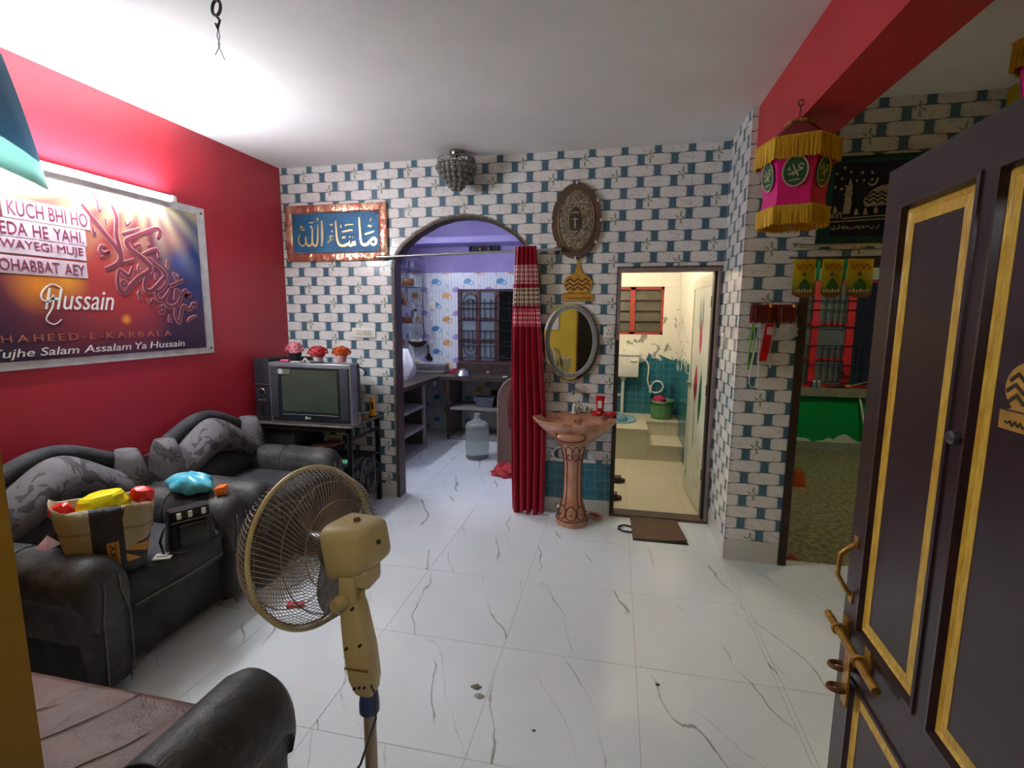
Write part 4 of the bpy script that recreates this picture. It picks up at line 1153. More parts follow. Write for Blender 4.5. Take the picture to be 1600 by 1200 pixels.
# ------------------------------------------------------------------ ceiling hook with wires
hk = thing('ceiling_hook', 'dark ceiling hook with twisted loose wires', 'hook', (-1.265, -1.99, H))
build('hook', MB().torus((-1.265, -1.99, H - 0.035), (0.3, 1, 0), 0.026, 0.006, 16, 6).cyl((-1.265, -1.99, H), (-1.265, -1.99, H - 0.012), 0.007), mat('hook_iron', (72, 62, 74), 0.6), hk, smooth=True)
build('wire_knot', MB().tube([(-1.272, -1.985, H - 0.06), (-1.258, -1.985, H - 0.075), (-1.262, -1.99, H - 0.10), (-1.276, -1.985, H - 0.085), (-1.268, -1.985, H - 0.105)], 0.005, 6), mat('hook_iron', (72, 62, 74)), hk, smooth=True)
for s in (-1, 1):
    build('loose_wire', MB().tube([(-1.268, -1.985, H - 0.10), (-1.268 + 0.006 * s, -1.985, H - 0.13), (-1.268 - 0.004 * s, -1.985, H - 0.16), (-1.268 + 0.02 * s, -1.985, H - (0.195 if s < 0 else 0.215))], 0.0016, 5), mat('wire_grey', (110, 106, 112)), hk, smooth=True)

# ------------------------------------------------------------------ framed sign with calligraphy
SX0, SX1, SZ0, SZ1 = -2.44, -1.545, 1.962, 2.406
sg = thing('framed_sign', 'glittering blue sign with gold calligraphy in a tinsel copper frame', 'sign', (-1.99, -0.001, 1.96))
t = T('copper_tinsel_frame', 0.25, 0.6)
x, y, z = t.pos()
n = t.noise(t.vec(x * 1.6, y, z), 9.0, 2.0, 0.5)
t.col(t.mix(t.ramp(n, 0.42, 0.66), lin((198, 122, 104)), lin((242, 216, 176))))
t.bump(t.noise(t.vec(x, y, z), 20.0, 2.0, 0.4), 0.6, 0.02)
fw2 = 0.062
mb = MB()
for a, b, c, d in ((SX0, SX1, SZ0, SZ0 + fw2), (SX0, SX1, SZ1 - fw2, SZ1), (SX0, SX0 + fw2, SZ0 + fw2 - 0.004, SZ1 - fw2 + 0.004), (SX1 - fw2, SX1, SZ0 + fw2 - 0.004, SZ1 - fw2 + 0.004)):
    mb.rbox(a, b, -0.028, -0.001, c, d, 0.008, 2)
build('frame', mb, t.mat, sg, smooth=40)
t = T('blue_glitter', 0.35, 0.2)
x, y, z = t.pos()
n = t.noise(t.vec(x, y, z), 160.0, 2.0); n2 = t.noise(t.vec(x, y, z), 5.0, 2.0)
t.col(t.mix(t.ramp(n, 0.4, 0.65), t.mix(t.ramp(n2, 0.35, 0.65), lin((8, 48, 98)), lin((12, 98, 140))), lin((40, 120, 166))))
t.bump(n, 0.6, 0.005)
pn = build('panel', MB().box(SX0 + fw2, SX1 - fw2, -0.018, -0.001, SZ0 + fw2, SZ1 - fw2), t.mat, sg)
mbd = MB()
a0, a1, b0, b1 = SX0 + fw2 + 0.006, SX1 - fw2 - 0.006, SZ0 + fw2 + 0.006, SZ1 - fw2 - 0.006
def bead(x_, z_): mbd.ball((x_, -0.021, z_), 0.0052, seg=6, rg=4)
for i in range(64):
    xq = a0 + (a1 - a0) * i / 63
    bead(xq, b0); bead(xq, b1)
for i in range(1, 26):
    zq = b0 + (b1 - b0) * i / 26
    bead(a0, zq); bead(a1, zq)
build('bead_border', mbd, mat('silver_bead', (206, 206, 214), 0.2, 0.9), pn, smooth=True)
o1 = MB(); sp_ = lambda u, v, d: (u, -0.018 - d, v)
for i, (w, pts) in enumerate(SIGN_STROKES): ribbon(o1, pts, w * 1.05, sp_, 0.0, 0.005 + 0.00005 * i)
build('calligraphy', o1, mat('gold_letter', (236, 222, 170), 0.3, 0.25, c2=(214, 190, 130)), pn)
o1 = MB(); rg = random.Random(4)
for i in range(70):
    x_ = SX1 - fw2 - 0.01 - abs(rg.gauss(0, 0.035)); z_ = SZ0 + fw2 + 0.012 + abs(rg.gauss(0, 0.03)) if i % 2 else SZ1 - fw2 - 0.012 - abs(rg.gauss(0, 0.035))
    o1.ball((x_, -0.019, z_), rg.uniform(0.002, 0.005), seg=5, rg=3)
build('corner_glitter', o1, mat('silver_bead', (206, 206, 214)), pn)
# small brown bow on the sign's corner
bo = thing('paper_bow', 'small brown bow at the lower corner of the blue sign where the rod starts', 'bow', (-1.585, -0.03, 1.985))
bow = MB()
for s in (-1, 1): bow.rings([[(-1.585 + s * d, -0.032 - 0.008 * math.cos(a), 1.985 + r * math.sin(a)) for a in [2 * math.pi * k / 8 for k in range(8)]] for d, r in ((0.003, 0.005), (0.014, 0.016), (0.028, 0.02))])
build('loops', bow, mat('brown_ribbon', (92, 52, 52), 0.6), bo, smooth=True)
build('knot', MB().ball((-1.585, -0.036, 1.985), 0.008, seg=8, rg=6), mat('brown_ribbon', (92, 52, 52)), bo, smooth=True)

# ------------------------------------------------------------------ crystal ceiling lamp
ch = thing('crystal_lamp', 'unlit crystal pendant lamp with tiers of grey glass balls', 'lamp', (-0.93, -0.11, H))
M_CRY = mat('smoky_crystal', (186, 182, 172), 0.1, 0.1, trans=0.45, var=0.2)
M_CHR = mat('lamp_chrome', (150, 150, 148), 0.2, 1.0)
CX, CY = -0.925, -0.15
build('canopy', MB().lathe([(0.05, H), (0.052, H - 0.01), (0.045, H - 0.03), (0.02, H - 0.035)], 20, (CX, CY, 0)), M_CHR, ch, smooth=40)
rings_ = MB()
for R_, z_ in ((0.135, 2.645), (0.135, 2.605), (0.10, 2.56), (0.065, 2.51)):
    rings_.torus((CX, CY, z_), (0, 0, 1), R_, 0.004, 24, 6)
for k in range(4):
    a = math.pi * k / 2 + 0.4
    rings_.cyl((CX, CY, H - 0.03), (CX + 0.135 * math.cos(a), CY + 0.135 * math.sin(a), 2.605), 0.004, seg=6)
build('ring_frame', rings_, M_CHR, ch, smooth=True)
for k in range(26):
    a = 2 * math.pi * k / 26
    build('crystal_loop', MB().torus((CX + 0.135 * math.cos(a), CY + 0.135 * math.sin(a), 2.627), (math.cos(a), math.sin(a), 0), 0.016, 0.003, 10, 5), M_CRY, ch, smooth=True)
ballm = None
for R_, z_, n_ in ((0.135, 2.585, 22), (0.12, 2.555, 18), (0.098, 2.525, 15), (0.074, 2.495, 11), (0.05, 2.468, 8), (0.028, 2.446, 5)):
    for k in range(n_):
        a = 2 * math.pi * (k + (0.5 if n_ % 2 else 0)) / n_
        p_ = (CX + R_ * math.cos(a), CY + R_ * math.sin(a), z_)
        if ballm is None:
            ballm = build('crystal_ball', MB().ball((0, 0, 0), 0.0195, seg=10, rg=7), M_CRY, ch, smooth=True, local=True); ob = ballm
        else:
            ob = ballm.copy(); COL.objects.link(ob)
        ob.location = Vector(p_) - Vector(ch.location)

# ------------------------------------------------------------------ curtain rod and curtain in the arch
rod = thing('curtain_rod', 'steel curtain rod across the kitchen arch', 'curtain rod', (-0.9, -0.06, 2.0))
build('pole', MB().cyl((-1.62, -0.06, 1.981), (-0.16, -0.06, 2.012), 0.0095, seg=12), M_STEEL, rod, smooth=40)
for x_, z_ in ((-1.575, 1.982), (-0.2, 2.011)):
    build('bracket', MB().cyl((x_, 0.0, z_), (x_, -0.06, z_), 0.008, seg=10).rbox(x_ - 0.018, x_ + 0.018, -0.006, 0.0, z_ - 0.025, z_ + 0.025, 0.002, 1), mat('bracket_brown', (96, 70, 64), 0.4, 0.6), rod, smooth=40)
build('finial', MB().ball((-0.15, -0.06, 2.012), 0.016, seg=10, rg=8), mat('finial_dark', (70, 52, 52), 0.35, 0.5), rod, smooth=True)
t = T('maroon_curtain', 0.55)
x, y, z = t.pos()
base = t.mix(t.noise(t.vec(x, y, z), 4.0, 2.0), lin((180, 20, 54)), lin((150, 14, 44)))
uvn = t.n('ShaderNodeUVMap'); sp = t.n('ShaderNodeSeparateXYZ'); t.nt.links.new(uvn.outputs[0], sp.inputs[0])
cu_ = X(t, sp.outputs[0])
su = (cu_ * 26.0).fract() - 0.5; sv = (z * 30.0).fract() - 0.5
dot = (su * su + sv * sv) < 0.13
band1 = (z > 1.765) * (z < 1.90); band2 = (z > 1.605) * (z < 1.735); band3 = (z > 1.455) * (z < 1.58)
c = t.mix(band1 * (1 - dot * 0.9), base, lin((226, 196, 196)))
c = t.mix(band2, c, t.mix(dot, lin((232, 222, 206)), lin((120, 84, 76))))
c = t.mix(band3, c, t.mix(dot, lin((206, 40, 90)), lin((238, 216, 212))))
t.col(c)
rows = []
NX = 60
mb = MB(); vs = []; uv = []
zt_, zb_ = 2.035, 0.012
levels = [2.035, 2.02, 2.0, 1.9, 1.75, 1.6, 1.45, 1.2, 1.0, 0.8, 0.6, 0.4, 0.2, 0.1, 0.012]
for li, z_ in enumerate(levels):
    q = (zt_ - z_) / (zt_ - zb_)
    xl_ = -0.497 - 0.014 * min(1, q * 3); xr_ = -0.345 + 0.095 * min(1, q * 1.6) - 0.01 * q
    xl_ -= 0.02 * math.sin(q * math.pi)
    for i in range(NX + 1):
        u_ = i / NX
        ph = u_ * 2 * math.pi * 5.0
        amp = 0.024 + 0.012 * q
        vs.append((xl_ + (xr_ - xl_) * u_ + 0.006 * math.sin(ph * 2 + q * 3), -0.068 - amp + amp * math.sin(ph + 0.5 * q) , z_ + (0.012 * math.sin(ph * 0.7) if li == len(levels) - 1 else 0)))
        uv.append((u_, q))
n_ = NX + 1; k = len(vs)
fs2 = [(j * n_ + i, j * n_ + i + 1, (j + 1) * n_ + i + 1, (j + 1) * n_ + i) for j in range(len(levels) - 1) for i in range(NX)]
mb.add(vs, fs2)
cur = thing('curtain', 'maroon curtain with white dotted bands gathered at the side of the kitchen arch', 'curtain', (-0.42, -0.08, 0.0))
cl = build('cloth', mb, t.mat, cur, smooth=True, recalc=False)
uvl = cl.data.uv_layers.new(name='UVMap')
for lp in cl.data.loops: uvl.data[lp.index].uv = uv[lp.vertex_index]
md = cl.modifiers.new('thickness', 'SOLIDIFY'); md.thickness = 0.004
for i in range(5):
    xq = -0.49 + 0.034 * i
    build('eyelet', MB().torus((xq, -0.06, 2.003), (1, 0, 0.02), 0.019, 0.004, 16, 6), mat('eyelet_metal', (150, 150, 150), 0.3, 0.9), cur, smooth=True)
tie = MB()
for (a, b, z0, z1) in ((-0.556, -0.515, 0.66, 0.98),):
    tie.rings([[(a + 0.01, -0.07, z0), (b, -0.085, z0 + 0.01), (b, -0.07, z0 + 0.01), (a + 0.01, -0.06, z0)], [(a, -0.08, 0.84), (b, -0.10, 0.84), (b, -0.07, 0.84), (a, -0.065, 0.84)], [(a + 0.02, -0.075, z1), (b, -0.09, z1), (b, -0.075, z1), (a + 0.02, -0.065, z1)]])
build('tie_flap', tie, mat('dark_maroon_cloth', (84, 8, 26), 0.7), cur, smooth=50)

# ------------------------------------------------------------------ oval plaque
PZ, PXc = 2.215, -0.064
pq = thing('wall_plaque', 'oval brown engraved metal plaque with a broad rim', 'plaque', (PXc, 0, PZ))
def oval(mb, cx, cz, a, b, y0, y1, n=48, rim=0.0):
    r0 = [(cx + a * math.cos(2 * math.pi * k / n), y0, cz + b * math.sin(2 * math.pi * k / n)) for k in range(n)]
    r1 = [(cx + (a - rim) * math.cos(2 * math.pi * k / n), y1, cz + (b - rim) * math.sin(2 * math.pi * k / n)) for k in range(n)]
    return mb.rings([r0, r1])
build('rim', oval(MB(), PXc, PZ, 0.182, 0.268, 0.0, -0.028, rim=0.004), mat('plaque_brown', (104, 84, 72), 0.45, 0.3, var=0.15, scale=20), pq, smooth=40)
t = T('engraved_metal', 0.35, 0.5)
x, y, z = t.pos()
n = t.noise(t.vec(x, y, z), 55.0, 2.0, 1.5)
t.col(t.mix(t.ramp((n - 0.5).abs(), 0.0, 0.06), lin((196, 188, 160)), lin((96, 84, 70))))
t.bump(n, 0.6, 0.01)
build('engraved_field', oval(MB(), PXc, PZ, 0.127, 0.212, -0.02, -0.034, rim=0.006), t.mat, pq, smooth=40)
build('inner_rope', MB().tube([(PXc + 0.13 * math.cos(2 * math.pi * k / 48), -0.031, PZ + 0.215 * math.sin(2 * math.pi * k / 48)) for k in range(48)], 0.005, 6, closed=True), mat('rope_brass', (150, 130, 96), 0.35, 0.7), pq, smooth=True)
build('centre_medallion', oval(MB(), PXc - 0.005, PZ, 0.045, 0.095, -0.03, -0.040, rim=0.003), mat('medallion_dark', (84, 72, 62), 0.4, 0.4, bump=0.4, bscale=80), pq, smooth=40)
emb = MB(); ppl = lambda u, v, d: (PXc - 0.005 + u, -0.040 - d, PZ + v)
ribbon(emb, [(0, 0.02), (-0.002, -0.02), (0.0, -0.055)], 0.008, ppl, 0, 0.003); ribbon(emb, [(-0.02, 0.005), (0.0, 0.012), (0.024, 0.006)], 0.005, ppl, 0, 0.003); ribbon(emb, [(-0.03, 0.05), (0.0, 0.058), (0.03, 0.05)], 0.005, ppl, 0, 0.003); ribbon(emb, [(-0.02, -0.075), (0.0, -0.082), (0.02, -0.075)], 0.006, ppl, 0, 0.003)
build('medallion_relief', emb, mat('pale_relief', (206, 202, 188), 0.4, 0.3), pq)
for a in (1.57, 0.55, 0.0, -0.62, -1.57, 3.14, 3.75, 2.55):
    cx_, cz_ = PXc + 0.178 * math.cos(a), PZ + 0.264 * math.sin(a)
    build('rim_clip', MB().rbox(cx_ - 0.007, cx_ + 0.007, -0.034, -0.002, cz_ - 0.011, cz_ + 0.011, 0.002, 1), M_WHITEP, pq)

# ------------------------------------------------------------------ golden domes (wall ornament and the one on the door)
M_GOLDW = mat('golden_wood', (206, 156, 62), 0.4, 0.15, var=0.15, scale=20, bump=0.2, bscale=60)
M_DKLINE = mat('dark_engraving', (60, 36, 18), 0.6)
def dome_ornament(th, place, s, m):
    """place(u, v, d) maps local metres to the world"""
    out = [(-0.115, 0.0), (0.115, 0.0), (0.118, 0.055), (0.085, 0.060)]
    for k in range(11):
        a = -0.85 + 2.1 * k / 10
        out.append((0.108 * math.cos(a), 0.128 + 0.08 * math.sin(a)))
    out += [(0.03, 0.207), (0.026, 0.215), (0.018, 0.24), (0.012, 0.265), (0.012, 0.28), (0.004, 0.31), (-0.004, 0.31), (-0.012, 0.28), (-0.012, 0.265), (-0.018, 0.24), (-0.026, 0.215), (-0.03, 0.207)]
    for k in range(10, -1, -1):
        a = -0.85 + 2.1 * k / 10
        out.append((-0.108 * math.cos(a), 0.128 + 0.08 * math.sin(a)))
    out += [(-0.085, 0.060), (-0.118, 0.055)]
    P = lambda u, v, d: place(u * s, v * s, d)
    bd = build('dome_shape', MB().prism(out, lambda u, v: P(u, v, 0.0), lambda u, v: P(u, v, 0.012)), m, th)
    zz2 = MB()
    for z0, hw_ in ((0.083, 0.085), (0.113, 0.098), (0.145, 0.088)):
        n = 7
        pts = [(-hw_ + 2 * hw_ * i / (n - 1), z0 + (0.022 if i % 2 else 0.0)) for i in range(n)]
        ribbon(zz2, pts, 0.011, P, 0.012, 0.0015, taper=False, sub=1)
    build('zigzag', zz2, M_DKLINE, bd)
    tx = MB()
    rg = random.Random(9)
    for i in range(9):
        u_ = -0.09 + 0.0215 * i
        ribbon(tx, [(u_, 0.025 + rg.uniform(-.006, .006)), (u_ + 0.01, 0.018 + rg.uniform(-.004, .01)), (u_ + 0.02, 0.03 + rg.uniform(-.006, .006))], 0.005, P, 0.012, 0.0012)
    ribbon(tx, [(-0.105, 0.058), (0.105, 0.058)], 0.005, P, 0.012, 0.0012, taper=False)
    build('engraved_lettering', tx, M_DKLINE, bd)
    return bd
dm = thing('dome_ornament', 'golden dome shaped wooden ornament hung between the plaque and the mirror', 'ornament', (-0.042, 0, 1.642))
dome_ornament(dm, lambda u, v, d: (-0.042 + u, -0.002 - d, 1.642 + v), 0.97, M_GOLDW)

# ------------------------------------------------------------------ oval mirror
MZ, MXc = 1.338, -0.088
mr = thing('wall_mirror', 'oval wall mirror with a band of crystal stones', 'mirror', (MXc, 0, MZ))
t = T('mirror_glass', 0.02, 1.0); t.b.inputs['Base Color'].default_value = (0.9, 0.9, 0.9, 1)
build('mirror_glass', oval(MB(), MXc, MZ, 0.21, 0.287, -0.02, -0.026, n=64, rim=0.003), t.mat, mr)
build('backing', oval(MB(), MXc + 0.006, MZ - 0.004, 0.213, 0.29, 0.0, -0.0195, n=64), mat('mirror_backing', (126, 104, 96), 0.5), mr, smooth=40)
band = MB()
for R_ in (0.0, 0.012, 0.024):
    band.tube([(MXc + 0.006 + (0.165 + R_) * math.cos(2 * math.pi * k / 90), -0.030, MZ + 0.006 + (0.243 + R_) * math.sin(2 * math.pi * k / 90)) for k in range(90)], 0.0055, 6, closed=True)
mbnd = build('crystal_band', band, mat('crystal_band_silver', (200, 210, 212), 0.25, 0.5, bump=0.8, bscale=160, c2=(140, 152, 156), scale=120), mr, smooth=True)
st = MB(); rg = random.Random(8)
for k in range(110):
    a = 2 * math.pi * k / 110
    for R_ in (0.004, 0.018):
        if rg.random() < 0.8: st.ball((MXc + 0.006 + (0.167 + R_) * math.cos(a), -0.036, MZ + 0.006 + (0.245 + R_) * math.sin(a)), 0.0048, seg=5, rg=3)
build('stones', st, mat('silver_bead', (206, 206, 214)), mbnd)

# ------------------------------------------------------------------ switch plates
def plate(label, x0, x1, y0, y1, z0, z1, face, modules, extra=None):
    th = thing('switch_board', label, 'switch', ((x0 + x1) / 2, (y0 + y1) / 2, z0))
    bd = build('plate', MB().rbox(x0, x1, y0, y1, z0, z1, 0.003, 2), M_WHITEP, th, smooth=40)
    for (a, b, c, d, kind) in modules:
        if face == 'y':
            X0, X1 = x0 + (x1 - x0) * a, x0 + (x1 - x0) * b; Z0, Z1 = z0 + (z1 - z0) * c, z0 + (z1 - z0) * d
            box_ = (X0, X1, y0 - 0.004, y0 + 0.001, Z0, Z1)
        else:
            Y0, Y1 = y0 + (y1 - y0) * a, y0 + (y1 - y0) * b; Z0, Z1 = z0 + (z1 - z0) * c, z0 + (z1 - z0) * d
            box_ = (x0 - 0.004, x0 + 0.001, Y0, Y1, Z0, Z1)
        if kind == 'socket':
            sk = build('socket', MB().rbox(*box_, 0.001, 1), M_WHITEP, th)
            if face == 'y':
                for du, dv in ((0, 0.25), (-0.22, -0.2), (0.22, -0.2)):
                    cx_ = (X0 + X1) / 2 + du * (X1 - X0); cz_ = (Z0 + Z1) / 2 + dv * (Z1 - Z0)
                    build('pin_hole', MB().cyl((cx_, box_[2] - 0.001, cz_), (cx_, box_[2] + 0.001, cz_), 0.0045, seg=8), M_BLACKM, sk)
        else:
            build('rocker', MB().rbox(*box_, 0.0015, 1), mat('rocker_white', (214, 210, 200), 0.35), th)
    return th
plate('white switch board with a socket above the television', -1.885, -1.675, -0.012, 0.0, 1.345, 1.425, 'y', [(0.18, 0.42, 0.2, 0.8, 'socket'), (0.46, 0.58, 0.25, 0.75, 'r'), (0.59, 0.71, 0.25, 0.75, 'r'), (0.72, 0.84, 0.25, 0.75, 'r')])
plate('small white socket plate between the mirror and the bathroom door', 0.155, 0.232, -0.014, 0.0, 1.372, 1.455, 'y', [(0.2, 0.8, 0.15, 0.85, 'socket')])
plate('white switch plate on the side of the tiled pillar', 0.951, 0.963, -0.20, -0.12, 1.315, 1.425, 'x', [(0.2, 0.8, 0.2, 0.48, 'r'), (0.2, 0.8, 0.52, 0.8, 'r')])
# wiring duct from the socket to the door frame
for z_ in (1.398, 1.385):
    pass
o = build('cable_duct', MB().rbox(0.232, 0.2475, -0.01, 0.0, 1.38, 1.392, 0.001, 1), M_WHITEP, base=(0.24, 0, 1.38)); tag(o, 'short white cable duct from the socket plate to the door frame', 'cable duct')

# ------------------------------------------------------------------ pedestal sink
SKX, SKY = -0.03, -0.205
sk = thing('pedestal_sink', 'terracotta pink shell shaped wash basin on a pedestal', 'sink', (SKX, SKY, 0))
M_TERRA = mat('terracotta_glaze', (176, 120, 92), 0.25, var=0.12, scale=8, c2=(196, 150, 124), coat=0.4)
M_TERRAD = mat('terracotta_line', (104, 50, 36), 0.4)
N = 48
def shell(r, z, scal):
    out = []
    for k in range(N):
        a = 2 * math.pi * k / N
        lob = 1 + scal * abs(math.sin(a * 5 + math.pi / 2)) ** 0.7 - scal * 0.5
        rx = r * 0.285 * lob; ry = r * 0.235 * lob
        yy_ = ry * math.sin(a)
        lim_ = 0.195 if r >= 0.97 else 0.168
        if yy_ > lim_: yy_ = lim_
        out.append((SKX + rx * math.cos(a), SKY + yy_, z - 0.04 + 0.012 * scal * 4 * (abs(math.sin(a * 5 + math.pi / 2)) - 0.5) * (1 if r > 0.9 else 0.2)))
    return out
rings = [shell(0.30, 0.645, 0.0), shell(0.42, 0.66, 0.03), shell(0.7, 0.73, 0.06), shell(0.93, 0.795, 0.12), shell(1.0, 0.825, 0.17), shell(0.985, 0.838, 0.17), shell(0.94, 0.836, 0.17), shell(0.85, 0.80, 0.11), shell(0.6, 0.74, 0.04), shell(0.3, 0.71, 0.02), shell(0.08, 0.705, 0.0)]
bs = build('basin', MB().rings(rings), M_TERRA, sk, smooth=60)
build('overflow_hole', MB().cyl((SKX, SKY + 0.147, 0.745), (SKX, SKY + 0.14, 0.743), 0.007, seg=10), M_BLACKM, bs)
build('overflow_panel', MB().rbox(SKX - 0.03, SKX + 0.03, SKY + 0.143, SKY + 0.16, 0.70, 0.775, 0.004, 2), M_TERRA, bs, smooth=40)
build('front_medallion', MB().ball((0, 0, 0), 0.105, 0.026, 0.046, 24, 10).xf(Matrix.Translation((SKX - 0.005, SKY - 0.18, 0.698)) @ Matrix.Rotation(-0.75, 4, 'X')), M_TERRA, bs, smooth=True)
build('medallion_line', MB().tube([Matrix.Translation((SKX - 0.005, SKY - 0.186, 0.698)) @ Matrix.Rotation(-0.75, 4, 'X') @ Vector((0.104 * math.cos(2 * math.pi * k / 32), -0.006, 0.046 * math.sin(2 * math.pi * k / 32))) for k in range(32)], 0.004, 6, closed=True), M_TERRAD, bs, smooth=True)
prof = [(0.112, 0.0), (0.118, 0.02), (0.112, 0.045), (0.103, 0.055), (0.1, 0.10), (0.086, 0.15), (0.074, 0.20), (0.068, 0.30), (0.068, 0.45), (0.074, 0.50), (0.088, 0.565), (0.10, 0.615)]
def flut(r, z):
    return [(SKX + r * math.cos(2 * math.pi * k / 40) * (1 + 0.02 * math.cos(16 * math.pi * k / 40)), SKY + r * math.sin(2 * math.pi * k / 40) * (1 + 0.02 * math.cos(16 * math.pi * k / 40)), z) for k in range(40)]
pd = build('pedestal', MB().rings([flut(r, z) for r, z in prof]), M_TERRA, sk, smooth=50)
ln = MB()
for a in (-2.15, -1.0, -2.75, -0.4):
    ln.tube([(SKX + r * 1.01 * math.cos(a), SKY + r * 1.01 * math.sin(a), z) for r, z in prof[5:11]], 0.0035, 6)
ln.tube([(SKX + 0.118 * math.cos(2 * math.pi * k / 36), SKY + 0.118 * math.sin(2 * math.pi * k / 36), 0.05) for k in range(36)], 0.004, 6, closed=True)
build('pedestal_lines', ln, M_TERRAD, pd, smooth=True)
def petal_ring(z0, r0, hh, hw_, n, name, a_off=0.0):
    for k in range(n):
        a = -math.pi / 2 + (k - (n - 1) / 2) * hw_ * 2.05 / r0 + a_off
        pts = []
        for j in range(20):
            b = 2 * math.pi * j / 20
            aa = a + hw_ * math.cos(b) / r0; zz_ = z0 + hh * math.sin(b)
            rr_ = next((ra + (rb - ra) * (zz_ - za) / (zb2 - za) for (ra, za), (rb, zb2) in zip(prof[:-1], prof[1:]) if za <= zz_ <= zb2), r0) + 0.001
            pts.append((SKX + rr_ * math.cos(aa), SKY + rr_ * math.sin(aa), zz_))
        build(name, MB().tube(pts, 0.004, 6, closed=True), M_TERRAD, pd, smooth=True)
        build('petal_eye', MB().ball((SKX + (r0 + 0.001) * math.cos(a), SKY + (r0 + 0.001) * math.sin(a), z0 - 0.01), 0.007, seg=8, rg=6), M_TERRAD, pd, smooth=True)
petal_ring(0.105, 0.103, 0.05, 0.042, 5, 'petal_outline')
petal_ring(0.55, 0.091, 0.055, 0.026, 4, 'petal_outline')
# tap
tp = thing('water_tap', 'chrome tap on the tiled wall over the wash basin', 'tap', (SKX - 0.02, 0.0, 0.9))
build('body', MB().cyl((SKX - 0.02, 0.0, 0.985), (SKX - 0.02, -0.06, 0.985), 0.012, seg=12).cyl((SKX - 0.02, -0.045, 0.98), (SKX - 0.02, -0.05, 1.03), 0.011, 0.008, 12).tube([(SKX - 0.02, -0.05, 0.985), (SKX - 0.02, -0.09, 0.98), (SKX - 0.02, -0.105, 0.955)], 0.010, 10), mat('tap_chrome', (128, 130, 136), 0.25, 0.7), tp, smooth=40)
build('handle', MB().rbox(SKX - 0.028, SKX - 0.012, -0.07, -0.03, 1.03, 1.045, 0.004, 2), M_STEEL, tp, smooth=40)
tp2 = thing('pillar_cock', 'white standing tap at the back of the wash basin', 'tap', (SKX - 0.015, -0.03, 0.8))
build('body', MB().lathe([(0.02, 0.798), (0.018, 0.82), (0.014, 0.86), (0.010, 0.875)], 14, (SKX - 0.015, -0.03, 0)), M_WHITEP, tp2, smooth=40)
build('spout', MB().tube([(SKX - 0.015, -0.03, 0.85), (SKX - 0.015, -0.07, 0.852), (SKX - 0.015, -0.085, 0.835)], 0.007, 8), M_WHITEP, tp2, smooth=True)
# leafy sprig on the basin edge
pl = thing('green_sprig', 'small leafy green sprig on the back edge of the wash basin', 'plant', (0.045, -0.045, 0.798))
rg = random.Random(12); M_LEAF = mat('leaf_green', (120, 150, 84), 0.5, var=0.2, scale=30)
lf0 = None
for i in range(14):
    a = rg.uniform(0, 6.28); e_ = rg.uniform(0.2, 1.3); L = rg.uniform(0.03, 0.06)
    if lf0 is None:
        lf0 = build('leaf', MB().add([(0, 0, 0), (0.4, -0.18, 0.05), (1, 0, 0), (0.4, 0.18, 0.05), (0.45, 0, -0.02)], [(0, 1, 4), (1, 2, 4), (2, 3, 4), (3, 0, 4), (0, 3, 2, 1)]), M_LEAF, pl, local=True); ob = lf0
    else:
        ob = lf0.copy(); COL.objects.link(ob)
    ob.location = (rg.uniform(-0.03, 0.04), rg.uniform(-0.02, 0.01), rg.uniform(0.003, 0.03)); ob.rotation_euler = (0, -e_, a); ob.scale = (L, L, L)
build('stem', MB().tube([(0.03, -0.04, 0.8), (0.045, -0.045, 0.82), (0.05, -0.04, 0.86)], 0.002, 5), M_LEAF, pl)
# toothpaste tube and red soap tray
tr = thing('soap_tray', 'red plastic soap tray shaped like two leaves on the basin rim', 'tray', (0.165, -0.115, 0.802))
M_RPL = mat('red_plastic', (206, 18, 26), 0.25, var=0.08)
trm = MB()
for s, cx_ in ((-1, 0.125), (1, 0.215)):
    rings = []
    for r_, z_ in ((0.3, 0.803), (0.75, 0.808), (1.0, 0.835), (0.89, 0.833), (0.65, 0.813), (0.2, 0.81)):
        rings.append([(cx_ + 0.052 * r_ * math.cos(a) * (1 + 0.1 * math.cos(3 * a)), -0.115 + 0.045 * r_ * math.sin(a), z_ + (0.008 * math.cos(2 * a) if r_ > 0.9 else 0)) for a in [2 * math.pi * k / 20 for k in range(20)]])
    trm.rings(rings)
build('leaf_bowls', trm, M_RPL, tr, smooth=50)
tpz = thing('toothpaste_tube', 'red toothpaste tube standing on its cap beside the wash basin tap', 'toothpaste', (0.145, -0.095, 0.813))
build('cap', MB().lathe([(0.013, 0.813), (0.013, 0.832)], 12, (0.145, -0.095, 0)), M_WHITEP, tpz, smooth=40)
rings = []
for q, hx, hy in ((0, 0.016, 0.016), (0.12, 0.022, 0.018), (0.5, 0.027, 0.013), (0.81, 0.033, 0.005), (1.0, 0.036, 0.003)):
    rings.append([(0.145 + 0.006 * q + hx * math.cos(a), -0.095 + hy * math.sin(a), 0.832 + 0.118 * q) for a in [2 * math.pi * k / 16 for k in range(16)]])
tbody = build('body', MB().rings(rings), M_RPL, tpz, smooth=50)
build('label_patch', MB().rbox(0.132, 0.163, -0.116, -0.105, 0.86, 0.915, 0.003, 1), M_WHITEP, tbody)
o = build('soap_bar', MB().rbox(-0.02, 0.02, -0.012, 0.012, 0, 0.014, 0.005, 3), mat('soap_grey_green', (120, 140, 120), 0.5), smooth=40, local=True)
o.location = (0.205, -0.115, 0.817); tag(o, 'small grey green soap bar lying in the red tray', 'soap')
